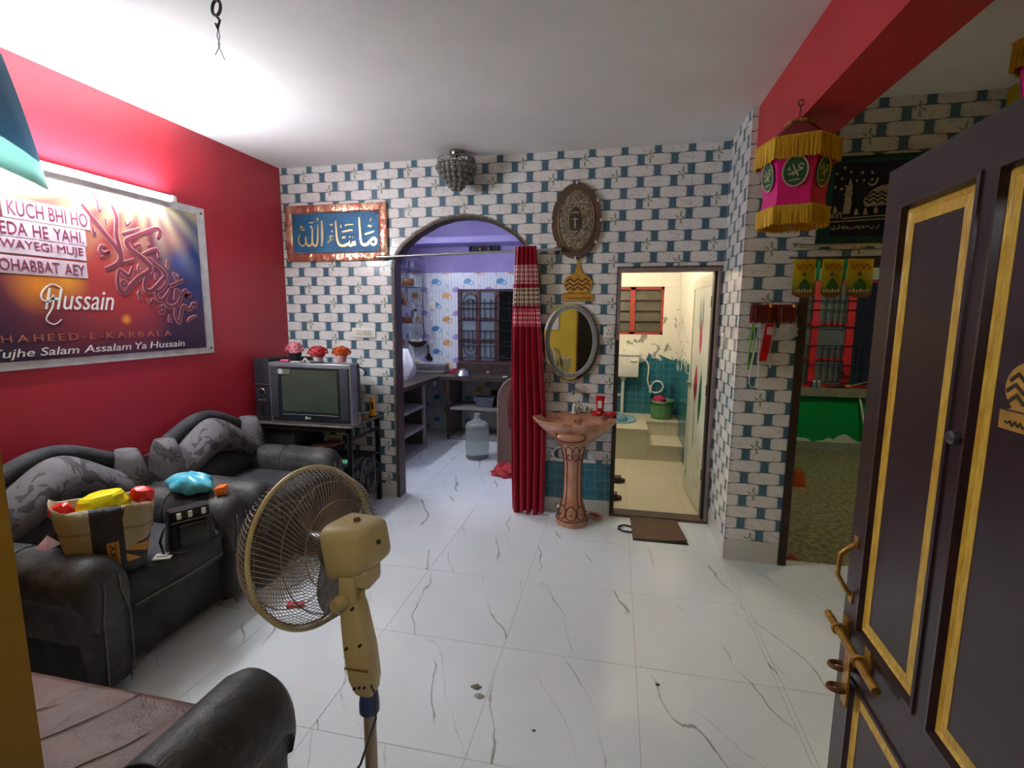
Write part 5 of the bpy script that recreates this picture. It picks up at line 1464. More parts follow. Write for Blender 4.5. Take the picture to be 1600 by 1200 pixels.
# waste hose, pipe
hs = thing('waste_hose', 'coiled white waste hose behind the sink pedestal', 'hose', (-0.12, -0.05, 0.4))
build('coil', MB().torus((-0.145, -0.04, 0.475), (0, 1, 0.1), 0.055, 0.008, 28, 8), M_WHITEP, hs, smooth=True)
build('tail', MB().tube([(-0.11, -0.045, 0.43), (-0.08, -0.05, 0.40), (-0.06, -0.08, 0.40), (-0.045, -0.14, 0.42)], 0.008, 8), M_WHITEP, hs, smooth=True)
o = build('drain_pipe', MB().tube([(-0.17, -0.002, 0.055), (-0.15, -0.04, 0.05), (-0.11, -0.07, 0.06), (-0.085, -0.10, 0.085), (-0.075, -0.13, 0.12)], 0.014, 10), M_WHITEP, smooth=True, base=(-0.12, -0.03, 0.05)); tag(o, 'short white drain pipe from the wall to the sink pedestal foot', 'pipe')
# soap dish on the floor
sd = thing('scrub_dish', 'oval pink dish with a red pad on the floor by the sink foot', 'dish', (0.135, -0.09, 0))
MD = Matrix.Translation((0.135, -0.09, 0)) @ Matrix.Rotation(-0.7, 4, 'Z')
build('dish', MB().lathe([(0.05, 0.0), (0.068, 0.02), (0.07, 0.034), (0.06, 0.03), (0.045, 0.022)], 24, sx=1.0, sy=0.55, M=MD), mat('pink_dish', (206, 160, 140), 0.4), sd, smooth=40)
build('pad', MB().lathe([(0.045, 0.0225), (0.045, 0.03), (0.03, 0.034)], 20, sx=1.0, sy=0.5, M=MD), mat('red_pad', (170, 62, 44), 0.7), sd, smooth=40)
# doormat and the black loop beside it
t = T('brown_doormat', 0.95)
x, y, z = t.pos('obj')
t.col(t.mix(t.noise(t.vec(x, y, z), 7.0, 4.0), lin((112, 88, 64)), lin((84, 66, 50))))
t.bump(t.noise(t.vec(x, y, z), 160.0, 2.0), 0.5, 0.01)
dmt = thing('door_mat', 'brown rectangular doormat in front of the bathroom door', 'mat', (0.57, -0.19, 0.0))
mm_ = MB(); P4 = [(0.398, 0.0), (0.738, 0.0), (0.768, -0.372), (0.41, -0.39)]
N_ = 8; vs = []
for j in range(N_ + 1):
    for i in range(N_ + 1):
        u_, v_ = i / N_, j / N_
        ax_ = P4[0][0] * (1 - u_) * (1 - v_) + P4[1][0] * u_ * (1 - v_) + P4[2][0] * u_ * v_ + P4[3][0] * (1 - u_) * v_
        ay_ = P4[0][1] * (1 - u_) * (1 - v_) + P4[1][1] * u_ * (1 - v_) + P4[2][1] * u_ * v_ + P4[3][1] * (1 - u_) * v_
        vs.append((ax_, ay_ - 0.008, 0.012 + 0.012 * max(0, u_ - 0.75) * 4 * v_ * v_ + 0.002 * math.sin(5 * u_ + 3 * v_)))
n_ = N_ + 1; k = len(vs)
fs2 = [(j * n_ + i, j * n_ + i + 1, (j + 1) * n_ + i + 1, (j + 1) * n_ + i) for j in range(N_) for i in range(N_)]
per = list(range(n_)) + [j * n_ + N_ for j in range(1, n_)] + [N_ * n_ + i for i in range(N_ - 1, -1, -1)] + [j * n_ for j in range(N_ - 1, 0, -1)]
mm_.add(vs + [(a, b, 0.0005) for a, b, c_ in vs], fs2 + [tuple(q + k for q in reversed(f)) for f in fs2] + [(per[i], per[i] + k, per[(i + 1) % len(per)] + k, per[(i + 1) % len(per)]) for i in range(len(per))])
build('pile', mm_, t.mat, dmt, smooth=50)
build('rubber_edge', MB().box(0.41, 0.775, -0.408, -0.38, 0.0003, 0.005), M_BLACKM, dmt)
build('handle_loop', MB().tube([(0.41, -0.20, 0.008), (0.35, -0.185, 0.01), (0.315, -0.215, 0.01), (0.312, -0.26, 0.01), (0.34, -0.29, 0.01), (0.41, -0.295, 0.008)], 0.007, 8), M_BLACKM, dmt, smooth=True)
# ------------------------------------------------------------------ television stand and what stands on it
ST = 0.72
tvs = thing('tv_stand', 'black angle iron stand under the television', 'stand', (-2.0, -0.31, 0))
SXa, SXb, SYa, SYb = -2.445, -1.612, -0.545, -0.06
build('top_board', MB().rbox(SXa, SXb, SYa, SYb, ST - 0.014, ST, 0.003, 1), mat('stand_board', (92, 80, 72), 0.4, c2=(120, 110, 104)), tvs)
for x_, y_ in ((SXa + 0.02, SYa + 0.02), (SXb - 0.055, SYa + 0.02), (SXa + 0.02, SYb - 0.03), (SXb - 0.055, SYb - 0.03)):
    build('leg', MB().box(x_, x_ + 0.032, y_, y_ + 0.005, 0, ST - 0.014).box(x_ + 0.027, x_ + 0.032, y_, y_ + 0.032, 0, ST - 0.014), M_BLACKM, tvs)
for y_ in (SYa + 0.02, SYb - 0.03):
    build('rail', MB().box(SXa + 0.02, SXb - 0.025, y_, y_ + 0.005, ST - 0.05, ST - 0.014), M_BLACKM, tvs)
build('side_rail', MB().box(SXb - 0.03, SXb - 0.025, SYa + 0.02, SYb - 0.03, 0.60, 0.63), M_BLACKM, tvs)
build('shelf', MB().box(SXa + 0.02, SXb - 0.025, SYa + 0.03, SYb - 0.03, 0.40, 0.415), mat('shelf_black', (34, 32, 34), 0.6), tvs)

tv = thing('television', 'silver and black box television with a dark green screen', 'television', (-1.95, -0.3, ST))
TX0, TX1, TZ0, TZ1, TYf = -2.29, -1.612, ST, 1.178, -0.525
M_TVS = mat('tv_silver', (132, 134, 142), 0.35, 0.4)
M_TVD = mat('tv_dark', (40, 42, 50), 0.3)
build('bezel', MB().rbox(TX0, TX1, TYf, TYf + 0.09, TZ0, TZ1, 0.012, 3), M_TVS, tv, smooth=40)
fpn = build('front_panel', MB().rbox(TX0 + 0.018, TX1 - 0.018, TYf - 0.006, TYf + 0.02, TZ0 + 0.018, TZ1 - 0.03, 0.006, 2), M_TVD, tv, smooth=40)
for a, b in ((TX0 + 0.02, TX0 + 0.085), (TX1 - 0.085, TX1 - 0.02)):
    build('speaker_panel', MB().rbox(a, b, TYf - 0.012, TYf, TZ0 + 0.04, TZ1 - 0.035, 0.004, 2), mat('tv_speaker_cloth', (46, 48, 58), 0.7, bump=0.3, bscale=300), fpn, smooth=40)
scr = MB(); rows = []
sx0, sx1, sz0, sz1 = -2.178, -1.722, 0.812, 1.128
n = 10
vs = []
for j in range(n + 1):
    for i in range(n + 1):
        u_, v_ = i / n, j / n
        bul = 0.012 * (1 - (2 * u_ - 1) ** 2) * (1 - (2 * v_ - 1) ** 2)
        vs.append((sx0 + (sx1 - sx0) * u_, TYf - 0.007 - bul, sz0 + (sz1 - sz0) * v_))
scr.add(vs, [(j * (n + 1) + i, j * (n + 1) + i + 1, (j + 1) * (n + 1) + i + 1, (j + 1) * (n + 1) + i) for j in range(n) for i in range(n)])
build('screen', scr, mat('crt_glass', (62, 72, 62), 0.12, var=0.05, spec=0.6), tv, smooth=True)
build('screen_surround', MB().box(sx0 - 0.012, sx1 + 0.012, TYf - 0.0068, TYf - 0.004, sz0 - 0.012, sz1 + 0.012), M_BLACKM, fpn)
build('silver_strip', MB().rbox(sx0 - 0.005, sx1 + 0.005, TYf - 0.010, TYf - 0.004, 0.787, 0.795, 0.001, 1), M_STEEL, fpn)
lg = MB(); tvp = lambda u, v, d: (u, TYf - 0.0062 - d, v)
ribbon(lg, [(-1.985 + 0.008 * math.cos(a), 0.768 + 0.008 * math.sin(a)) for a in [2 * math.pi * k / 10 for k in range(11)]], 0.004, tvp, 0, 0.001, taper=False)
text_fit(lg, 'LG', -1.972, -1.95, 0.761, 0.776, tvp, thick=0.001)
build('logo', lg, M_WHITEP, fpn)
build('sticker', MB().box(-2.195, -2.095, TYf - 0.0145, TYf - 0.0135, 1.092, 1.132), mat('sticker_grey', (104, 106, 98), 0.5), tv)
build('sticker_disc', MB().cyl((-2.178, TYf - 0.0135, 1.113), (-2.178, TYf - 0.0155, 1.113), 0.021, seg=20), mat('sticker_pale', (190, 192, 186), 0.5), tv)
rings = []
for y_, a, b, c, d in ((TYf + 0.08, TX0 + 0.01, TX1 - 0.01, TZ0 + 0.005, TZ1 - 0.005), (TYf + 0.16, TX0 + 0.02, TX1 - 0.02, TZ0 + 0.005, TZ1 - 0.008), (TYf + 0.30, TX0 + 0.10, TX1 - 0.10, TZ0 + 0.005, TZ1 - 0.06), (TYf + 0.42, TX0 + 0.16, TX1 - 0.16, TZ0 + 0.005, TZ1 - 0.12)):
    rings.append([(a, y_, c), (b, y_, c), (b, y_, d), (a, y_, d)])
build('rear_housing', MB().rings(rings), M_TVD, tv)
build('cable', MB().tube([(TX1 - 0.01, TYf + 0.12, 1.15), (TX1 + 0.012, TYf + 0.16, 1.13), (TX1 + 0.012, TYf + 0.2, 1.10), (TX1 - 0.03, TYf + 0.25, 1.07)], 0.006, 6), M_BLACKM, tv, smooth=True)

spk = thing('speaker_tower', 'black speaker tower with a round dial between the red wall and the television', 'speaker', (-2.37, -0.35, ST))
build('cabinet', MB().rbox(-2.435, -2.30, -0.50, -0.2, ST, 1.20, 0.006, 2), mat('speaker_black', (38, 38, 46), 0.4), spk, smooth=40)
build('trim_bar', MB().rbox(-2.438, -2.298, -0.508, -0.498, 0.998, 1.008, 0.002, 1), M_STEEL, spk)
build('dial', MB().torus((-2.375, -0.503, 0.945), (0, 1, 0), 0.026, 0.005, 24, 8), M_STEEL, spk, smooth=True)
build('dial_cap', MB().cyl((-2.375, -0.5, 0.945), (-2.375, -0.51, 0.945), 0.022, seg=20), M_BLACKM, spk, smooth=40)
for i in range(3):
    build('button', MB().cyl((-2.40 + 0.025 * i, -0.499, 0.885), (-2.40 + 0.025 * i, -0.505, 0.885), 0.006, seg=10), mat('button_grey', (120, 120, 128), 0.4), spk)
build('slot', MB().box(-2.385, -2.365, -0.503, -0.499, 0.77, 0.84), M_BLACKM, spk)

# flower pots on the television
def flowers(label, cx, cy, zt, potc, potr, poth, c1, c2, br, bh, seed):
    th = thing('flower_pot', label, 'flower pot', (cx, cy, zt))
    build('pot', MB().lathe([(potr * 0.72, zt), (potr * 0.85, zt + poth * 0.5), (potr, zt + poth), (potr * 0.9, zt + poth), (potr * 0.8, zt + poth * 0.8)], 20, (cx, cy, 0)), potc, th, smooth=40)
    mb = MB(); rg = random.Random(seed)
    for i in range(120):
        a = rg.uniform(0, 6.283); e_ = math.asin(rg.uniform(0.0, 1.0))
        p = Vector((cx + br * math.cos(e_) * math.cos(a), cy + br * 0.85 * math.cos(e_) * math.sin(a), zt + poth + 0.008 + bh * math.sin(e_)))
        r = rg.uniform(0.009, 0.014)
        q = Matrix.Translation(p) @ Matrix.Rotation(a, 4, 'Z') @ Matrix.Rotation(-e_ + rg.uniform(-0.5, 0.5), 4, 'Y')
        mb.add([q @ Vector(v) for v in ((0, 0, 0), (r, -r * .8, r * .2), (r * 1.5, 0, r * .6), (r, r * .8, r * .2), (r * .4, 0, -r * .5))], [(0, 1, 2), (0, 2, 3), (0, 4, 1), (0, 3, 4), (1, 4, 2), (2, 4, 3)])
    mb.ball((cx, cy, zt + poth + 0.012), br * 0.85, br * 0.75, bh * 0.8, 10, 6)
    o_ = build('blossoms', mb, mat('petal_' + str(seed), c1, 0.5, scale=70, c2=c2), th, recalc=False); o_['kind'] = 'stuff'
    return th
TT = 1.178
flowers('black pot of pink and white flowers on the television', -2.155, -0.385, TT, mat('pot_black', (40, 38, 44), 0.5), 0.05, 0.062, (206, 62, 96), (236, 190, 196), 0.062, 0.062, 21)
flowers('white pot of red flowers on the television', -1.95, -0.40, TT, M_WHITEP, 0.042, 0.05, (196, 38, 58), (228, 90, 96), 0.07, 0.048, 22)
flowers('white pot of orange flowers on the television', -1.755, -0.40, TT, mat('pot_pinkwhite', (220, 190, 180), 0.45, c2=(206, 120, 120)), 0.042, 0.055, (226, 106, 26), (190, 60, 20), 0.062, 0.045, 23)
def small(name, label, cat, mb, m, loc, rz=0.0, smooth=40):
    o = build(name, mb, m, smooth=smooth, local=True); o.location = loc; o.rotation_euler = (0, 0, rz)
    return tag(o, label, cat)
small('set_top_box', 'flat black set top box under the pink flower pot', 'box', MB().rbox(-0.075, 0.075, -0.05, 0.05, 0, 0.03, 0.004, 2), mat('stb_black', (44, 42, 48), 0.4), (-2.175, -0.27, TT - 0.008))
small('cloth_lump', 'pale cream folded cloth behind the pink flower pot', 'cloth', MB().ball((0, 0, 0.035), 0.06, 0.035, 0.05, 12, 8), mat('cream_cloth', (196, 180, 162), 0.8, bump=0.4), (-2.235, -0.275, TT + 0.022), smooth=True)
small('pink_case', 'small pink case lying on the television front edge', 'case', MB().rbox(-0.035, 0.035, -0.014, 0.014, 0, 0.02, 0.008, 3), mat('pink_plastic', (214, 84, 118), 0.4), (-2.17, -0.49, TT))
small('tissue', 'folded white tissue beside the pink case on the television', 'tissue', MB().rbox(-0.035, 0.035, -0.016, 0.016, 0, 0.008, 0.003, 1), M_WHITEP, (-2.085, -0.485, TT), 0.1)
small('remote_control', 'dark remote control lying in front of the white flower pot', 'remote', MB().rbox(-0.05, 0.05, -0.014, 0.014, 0, 0.012, 0.004, 2), mat('remote_dark', (46, 42, 46), 0.4), (-1.90, -0.492, TT), 0.15)
small('ribbon_bow', 'white paper ribbon beside the pot of red flowers', 'ribbon', MB().rings([[(0.0, -0.008, 0.0), (0.0, 0.008, 0.0), (0.004, 0.008, 0.0), (0.004, -0.008, 0.0)], [(-0.03, -0.01, 0.03), (-0.03, 0.01, 0.03), (-0.024, 0.01, 0.034), (-0.024, -0.01, 0.034)], [(-0.045, -0.012, 0.008), (-0.045, 0.012, 0.008), (-0.04, 0.012, 0.004), (-0.04, -0.012, 0.004)]]), M_WHITEP, (-1.985, -0.475, TT))
# torch, little bottle, on the stand
tor = thing('torch', 'yellow plastic torch with a black switch strip standing beside the television', 'torch', (-1.655, -0.14, ST))
build('body', MB().lathe([(0.03, ST), (0.032, ST + 0.02), (0.022, ST + 0.045), (0.019, ST + 0.12), (0.023, ST + 0.145), (0.018, ST + 0.155)], 18, (-1.655, -0.14, 0)), mat('torch_yellow', (226, 168, 26), 0.35), tor, smooth=40)
build('switch_strip', MB().rbox(-1.652, -1.636, -0.166, -0.156, ST + 0.06, ST + 0.12, 0.003, 1), M_BLACKM, tor)
build('foot', MB().cyl((-1.655, -0.14, ST), (-1.655, -0.14, ST + 0.008), 0.033, seg=18), M_BLACKM, tor, smooth=40)
small('scent_bottle', 'small brown scent bottle with a pale cap beside the television', 'bottle', MB().lathe([(0.014, 0), (0.015, 0.05), (0.009, 0.058), (0.009, 0.066), (0.011, 0.068), (0.011, 0.085)], 12), mat('scent_brown', (150, 110, 92), 0.3, c2=(206, 186, 170)), (-1.632, -0.40, ST))
small('wooden_block', 'small pale wooden block beside the torch', 'block', MB().rbox(-0.016, 0.016, -0.012, 0.012, 0, 0.03, 0.003, 1), mat('pale_wood', (186, 156, 112), 0.6), (-1.648, -0.26, ST), 0.4)
# under the stand
SH = 0.415
wf = thing('subwoofer_box', 'dark subwoofer box with a silver strip on the stand shelf', 'speaker', (-2.27, -0.29, SH))
build('cabinet', MB().rbox(-2.40, -2.13, -0.48, -0.12, SH, 0.665, 0.006, 2), mat('woofer_black', (28, 26, 32), 0.5), wf, smooth=40)
build('strip', MB().rbox(-2.36, -2.20, -0.486, -0.479, 0.625, 0.637, 0.002, 1), M_STEEL, wf)
db = thing('disc_player', 'dark disc player box with two pale labels on the stand shelf', 'player', (-2.0, -0.29, SH))
build('body', MB().rbox(-2.12, -1.90, -0.42, -0.16, SH + 0.032, SH + 0.085, 0.004, 2), mat('player_dark', (36, 34, 44), 0.4), db, smooth=40)
for a, b in ((-2.105, -2.065), (-2.03, -1.985)):
    build('label_patch', MB().box(a, b, -0.4225, -0.42, SH + 0.045, SH + 0.07), mat('patch_pale', (206, 200, 196), 0.5), db)
small('lower_box', 'flat black box under the disc player', 'box', MB().rbox(-0.11, 0.11, -0.14, 0.13, 0, 0.032, 0.004, 2), mat('player_dark', (36, 34, 44)), (-2.01, -0.29, SH))
small('red_folder', 'dark red cardboard sleeve on top of the disc player', 'sleeve', MB().rbox(-0.07, 0.07, -0.11, 0.10, 0, 0.022, 0.002, 1), mat('folder_red', (120, 52, 44), 0.6, c2=(150, 120, 100)), (-1.965, -0.29, SH + 0.085), -0.3)
small('green_packet', 'bright green packet at the edge of the stand shelf', 'packet', MB().rbox(-0.06, 0.06, -0.03, 0.03, 0, 0.02, 0.004, 2), mat('green_foil', (30, 170, 100), 0.3, c2=(140, 226, 180), scale=40), (-1.755, -0.45, SH), 0.15)
small('pink_figure', 'small pink figure on the stand shelf beside the green packet', 'figurine', MB().lathe([(0.014, 0), (0.016, 0.02), (0.012, 0.045), (0.007, 0.052), (0.01, 0.062), (0.006, 0.075)], 12), mat('salmon', (226, 156, 136), 0.5), (-1.845, -0.47, SH))
rg = random.Random(31)
cb = thing('cable_coils', 'tangle of dark cables hanging at the side of the television stand', 'cables', (-1.70, -0.3, 0.0))
for i in range(7):
    cyy = -0.31 + rg.uniform(-0.06, 0.06); czz = 0.26 + rg.uniform(-0.05, 0.08); R_ = rg.uniform(0.09, 0.15)
    xx_ = -1.672 + 0.011 * i
    build('cable', MB().tube([(xx_ + 0.004 * math.sin(3 * a), cyy + R_ * math.cos(a), max(0.012, czz + R_ * 1.25 * math.sin(a))) for a in [2 * math.pi * k / 22 for k in range(22)]], 0.006, 6, closed=True), mat('cable_%d' % (i % 3), ((36, 36, 40), (92, 92, 90), (60, 62, 64))[i % 3], 0.5), cb, smooth=True)

# ------------------------------------------------------------------ bathroom door frame and its leaf
d1 = struct('door_1', MB().box(DX0 - 0.004, DX1 + 0.004, -0.012, 0.105, DH - 0.026, DH + 0.003), M_FRAMEG, label='white bathroom door with tulips standing open in a grey and brown frame')
build('jamb', MB().box(DX0 - 0.004, DX0 + 0.024, -0.012, 0.105, 1.36, DH - 0.026), M_FRAMEG, d1)
build('jamb', MB().box(DX0 - 0.004, DX0 + 0.024, -0.012, 0.105, 0.02, 1.36), M_FRAMEW, d1)
build('jamb', MB().box(DX1 - 0.016, DX1 + 0.004, -0.012, 0.03, 0.02, DH - 0.026), M_FRAMEG, d1)
build('jamb', MB().box(DX1 - 0.034, DX1 + 0.004, 0.03, 0.105, 0.02, DH - 0.026), M_FRAMEW, d1)
build('frame_lining', MB().box(DX0 - 0.008, DX0 - 0.002, -0.014, 0.0, 0.0, DH + 0.008).box(DX0 - 0.008, DX1 + 0.008, -0.014, 0.0, DH, DH + 0.008), M_FRAMEW, d1)
build('threshold', MB().box(DX0 - 0.004, DX1 + 0.004, -0.012, 0.105, 0.0, 0.02), mat('threshold_stone', (96, 78, 64), 0.6), d1)
H0 = Vector((0.925, 0.112, 0)); E1 = Vector((0.885, 0.775, 0)); LL = (E1 - H0).length; Ld = (E1 - H0) / LL; Ln = Vector((-Ld.y, Ld.x, 0))
def lp(s, z, d): p = H0 + Ld * s + Ln * d; return (p.x, p.y, z)
def lbox(mb, s0, s1, z0, z1, d0, d1_):
    vs = [lp(s, z, d) for z in (z0, z1) for s, d in ((s0, d0), (s1, d0), (s1, d1_), (s0, d1_))]
    return mb.add(vs, [(0, 3, 2, 1), (4, 5, 6, 7), (0, 1, 5, 4), (1, 2, 6, 5), (2, 3, 7, 6), (3, 0, 4, 7)])
M_PVC = mat('white_pvc', (226, 226, 206), 0.35, var=0.05, scale=3)
t = T('pvc_panel_print', 0.3)
x, y, z = t.pos()
grime = t.ramp(t.noise(t.vec(x, y, z), 9.0, 4.0), 0.45, 0.75) * t.ramp(z, 0.75, 0.25)
t.col(t.mix(grime * 0.6, lin((222, 226, 214)), lin((150, 146, 110))))
leaf = build('door_leaf', lbox(MB(), 0.0, LL, 0.025, 1.845, -0.03, -0.004), M_PVC, d1)
build('leaf_panel', lbox(MB(), 0.05, LL - 0.05, 0.11, 1.76, -0.004, -0.001), t.mat, leaf)
fr_ = MB()
for a, b, c, d in ((0.0, 0.05, 0.025, 1.845), (LL - 0.05, LL, 0.025, 1.845), (0.05, LL - 0.05, 0.025, 0.11), (0.05, LL - 0.05, 1.76, 1.845)): lbox(fr_, a, b, c, d, -0.004, 0.004)
build('leaf_frame', fr_, M_PVC, leaf)
def leafshape(name, pts, m, lift=0.0):
    build(name, MB().prism(pts, lambda u, v: lp(u, v, -0.001 + lift), lambda u, v: lp(u, v, 0.0005 + lift)), m, leaf)
def petal(cx, z0, z1, w, n=8, skew=0.0):
    a = [(cx + w * math.sin(math.pi * (k / n) ** 0.8) + skew * k / n, z0 + (z1 - z0) * k / n) for k in range(n + 1)]
    b = [(cx - w * math.sin(math.pi * (k / n) ** 0.8) + skew * k / n, z0 + (z1 - z0) * k / n) for k in range(n, -1, -1)]
    return a[:-1] + [a[-1]] + b[1:-1]
M_TPINK = mat('tulip_pink', (226, 22, 106), 0.3); M_TDARK = mat('tulip_crimson', (170, 22, 66), 0.3); M_TGRN = mat('tulip_green', (22, 110, 56), 0.3); M_TGRY = mat('tulip_grey', (170, 184, 180), 0.3)
leafshape('pale_petal', petal(0.37, 1.42, 1.68, 0.03), M_TGRY); leafshape('pale_petal', petal(0.28, 1.42, 1.69, 0.03), M_TGRY)
leafshape('tulip_petal', petal(0.31, 1.24, 1.52, 0.04), M_TPINK, 0.001)
leafshape('tulip_petal', petal(0.41, 0.83, 1.14, 0.06), M_TDARK); leafshape('tulip_petal', petal(0.40, 0.97, 1.14, 0.045), M_TPINK, 0.001)
leafshape('tulip_leaf', petal(0.24, 0.68, 1.12, 0.045, skew=-0.02), M_TGRN)
leafshape('tulip_leaf', petal(0.40, 0.45, 0.83, 0.012), mat('stem_grey', (130, 140, 110), 0.4))
build('latch', lbox(MB(), LL - 0.10, LL + 0.02, 0.955, 0.975, 0.004, 0.02), M_STEEL, leaf)
build('pull_handle', MB().tube([lp(LL - 0.03, 1.04, 0.004), lp(LL - 0.03, 1.05, 0.035), lp(LL - 0.03, 1.13, 0.035), lp(LL - 0.03, 1.14, 0.004)], 0.007, 8), M_WHITEP, leaf, smooth=True)
for z_ in (0.3, 0.95, 1.6):
    build('hinge', MB().cyl((0.919, 0.108, z_), (0.919, 0.108, z_ + 0.08), 0.007, seg=8), M_FRAMEW, leaf)
o = build('latch_stub', MB().cyl((DX0 + 0.024, 0.05, 0.94), (DX0 + 0.045, 0.05, 0.94), 0.008, seg=8), M_STEEL, d1)

# ------------------------------------------------------------------ main door
MD_A = Vector((0.847, -2.422, 0)); MD_L = Vector((-0.0395, -0.9992, 0)); MD_N = Vector((-0.9992, 0.0395, 0))
def mp(s, z, d): p = MD_A + MD_L * s + MD_N * d; return (p.x, p.y, z)
def mbox(mb, s0, s1, z0, z1, d0, d1_):
    vs = [mp(s, z, d) for z in (z0, z1) for s, d in ((s0, d0), (s1, d0), (s1, d1_), (s0, d1_))]
    return mb.add(vs, [(0, 3, 2, 1), (4, 5, 6, 7), (0, 1, 5, 4), (1, 2, 6, 5), (2, 3, 7, 6), (3, 0, 4, 7)])
md_ = struct('door_3', mbox(MB(), 0.0, 0.995, 0.012, 1.86, -0.036, -0.014), M_DKWOOD, label='dark maroon panelled front door with gold trim standing open')
COLS = ((0.083, 0.332), (0.385, 0.634), (0.687, 0.930)); ROWS = ((0.14, 0.652), (0.785, 1.768))
ss = [0.0] + [v for c_ in COLS for v in c_] + [0.995]
for i in range(0, len(ss), 2):
    build('stile', mbox(MB(), ss[i], ss[i + 1], 0.012, 1.86, -0.014, 0.0), M_DKWOOD, md_)
for a, b in COLS:
    for z0, z1 in ((0.012, 0.14), (0.652, 0.785), (1.768, 1.86)):
        build('rail', mbox(MB(), a, b, z0, z1, -0.014, 0.0), M_DKWOOD, md_)
t = T('gold_trim_paint', 0.35, 0.0)
x, y, z = t.pos()
n = t.noise(t.vec(x * 4.0, y * 4.0, z), 24.0, 4.0, 0.4)
t.col(t.mix(t.ramp(n, 0.35, 0.7), lin((232, 196, 78)), lin((206, 156, 48))))
t.bump(n, 0.4, 0.01)
M_GTRIM = t.mat
def frame_ring(s0, s1, z0, z1, levels, mb):
    """rectangular moulding: levels = [(inset, depth), ...]"""
    rings = []
    for ins, dep in levels:
        rings.append([mp(s0 + ins, z0 + ins, dep), mp(s1 - ins, z0 + ins, dep), mp(s1 - ins, z1 - ins, dep), mp(s0 + ins, z1 - ins, dep)])
    mb.rings(rings, True, False, False)
    return mb
for ci, (a, b) in enumerate(COLS):
    for z0, z1 in ROWS:
        build('outer_moulding', frame_ring(a, b, z0, z1, [(-0.008, -0.001), (-0.006, 0.004), (0.002, 0.005), (0.007, -0.006), (0.008, -0.014)], MB()), M_DKWOOD, md_)
        build('gold_moulding', frame_ring(a, b, z0, z1, [(0.007, -0.0139), (0.0075, -0.008), (0.012, -0.004), (0.020, -0.010), (0.021, -0.0065), (0.042, -0.004), (0.0425, -0.010)], MB()), M_GTRIM, md_)
        build('panel', mbox(MB(), a + 0.042, b - 0.042, z0 + 0.042, z1 - 0.042, -0.0139, -0.005), M_DKWOOD, md_)
M_BRASS = mat('gold_hardware', (206, 160, 70), 0.3, 0.6, var=0.2, scale=40, c2=(150, 106, 46))
hd = MB().tube([mp(0.034, 0.985, 0.0), mp(0.034, 0.975, 0.012), mp(0.036, 0.955, 0.034), mp(0.036, 0.90, 0.036), mp(0.034, 0.858, 0.012), mp(0.034, 0.848, 0.0)], 0.0055, 8)
build('pull_handle', hd, M_BRASS, md_, smooth=True)
for z_ in (0.99, 0.843):
    build('handle_plate', mbox(MB(), 0.024, 0.044, z_ - 0.014, z_ + 0.012, 0.0, 0.003), M_BRASS, md_)
bl = build('bolt_rod', MB().cyl(mp(-0.035, 0.755, 0.022), mp(0.245, 0.748, 0.022), 0.0095, seg=12), M_BRASS, md_, smooth=40)
for s_ in (0.03, 0.155):
    build('bolt_guide', mbox(MB(), s_ - 0.014, s_ + 0.014, 0.72, 0.785, 0.0, 0.006), M_BRASS, md_)
    build('bolt_loop', MB().torus(mp(s_, 0.752, 0.02), MD_L, 0.013, 0.004, 16, 6), M_BRASS, md_, smooth=True)
hs_ = mbox(MB(), 0.082, 0.112, 0.60, 0.76, 0.016, 0.021)
build('hasp_plate', hs_, M_BRASS, md_)
build('hasp_staple', MB().torus(mp(0.055, 0.668, 0.02), (0, 0.2, 1), 0.02, 0.006, 18, 8).torus(mp(0.09, 0.632, 0.034), (0, 0.2, 1), 0.018, 0.006, 18, 8), mat('rusty_hasp', (120, 72, 30), 0.5, 0.5), md_, smooth=True)
build('door_knob', MB().tube([mp(0.358, 1.328, -0.001), mp(0.358, 1.328, 0.010), mp(0.358, 1.328, 0.014)], [0.012, 0.012, 0.008], 16), mat('peephole_steel', (120, 122, 130), 0.3, 0.8), md_, smooth=40)
dm2 = thing('dome_ornament', 'small gold dome ornament fixed on the dark front door', 'ornament', mp(0.522, 1.37, -0.004))
dome_ornament(dm2, lambda u, v, d: mp(0.522 + u, 1.37 + v, -0.0045 + d), 0.5, M_GOLDW)

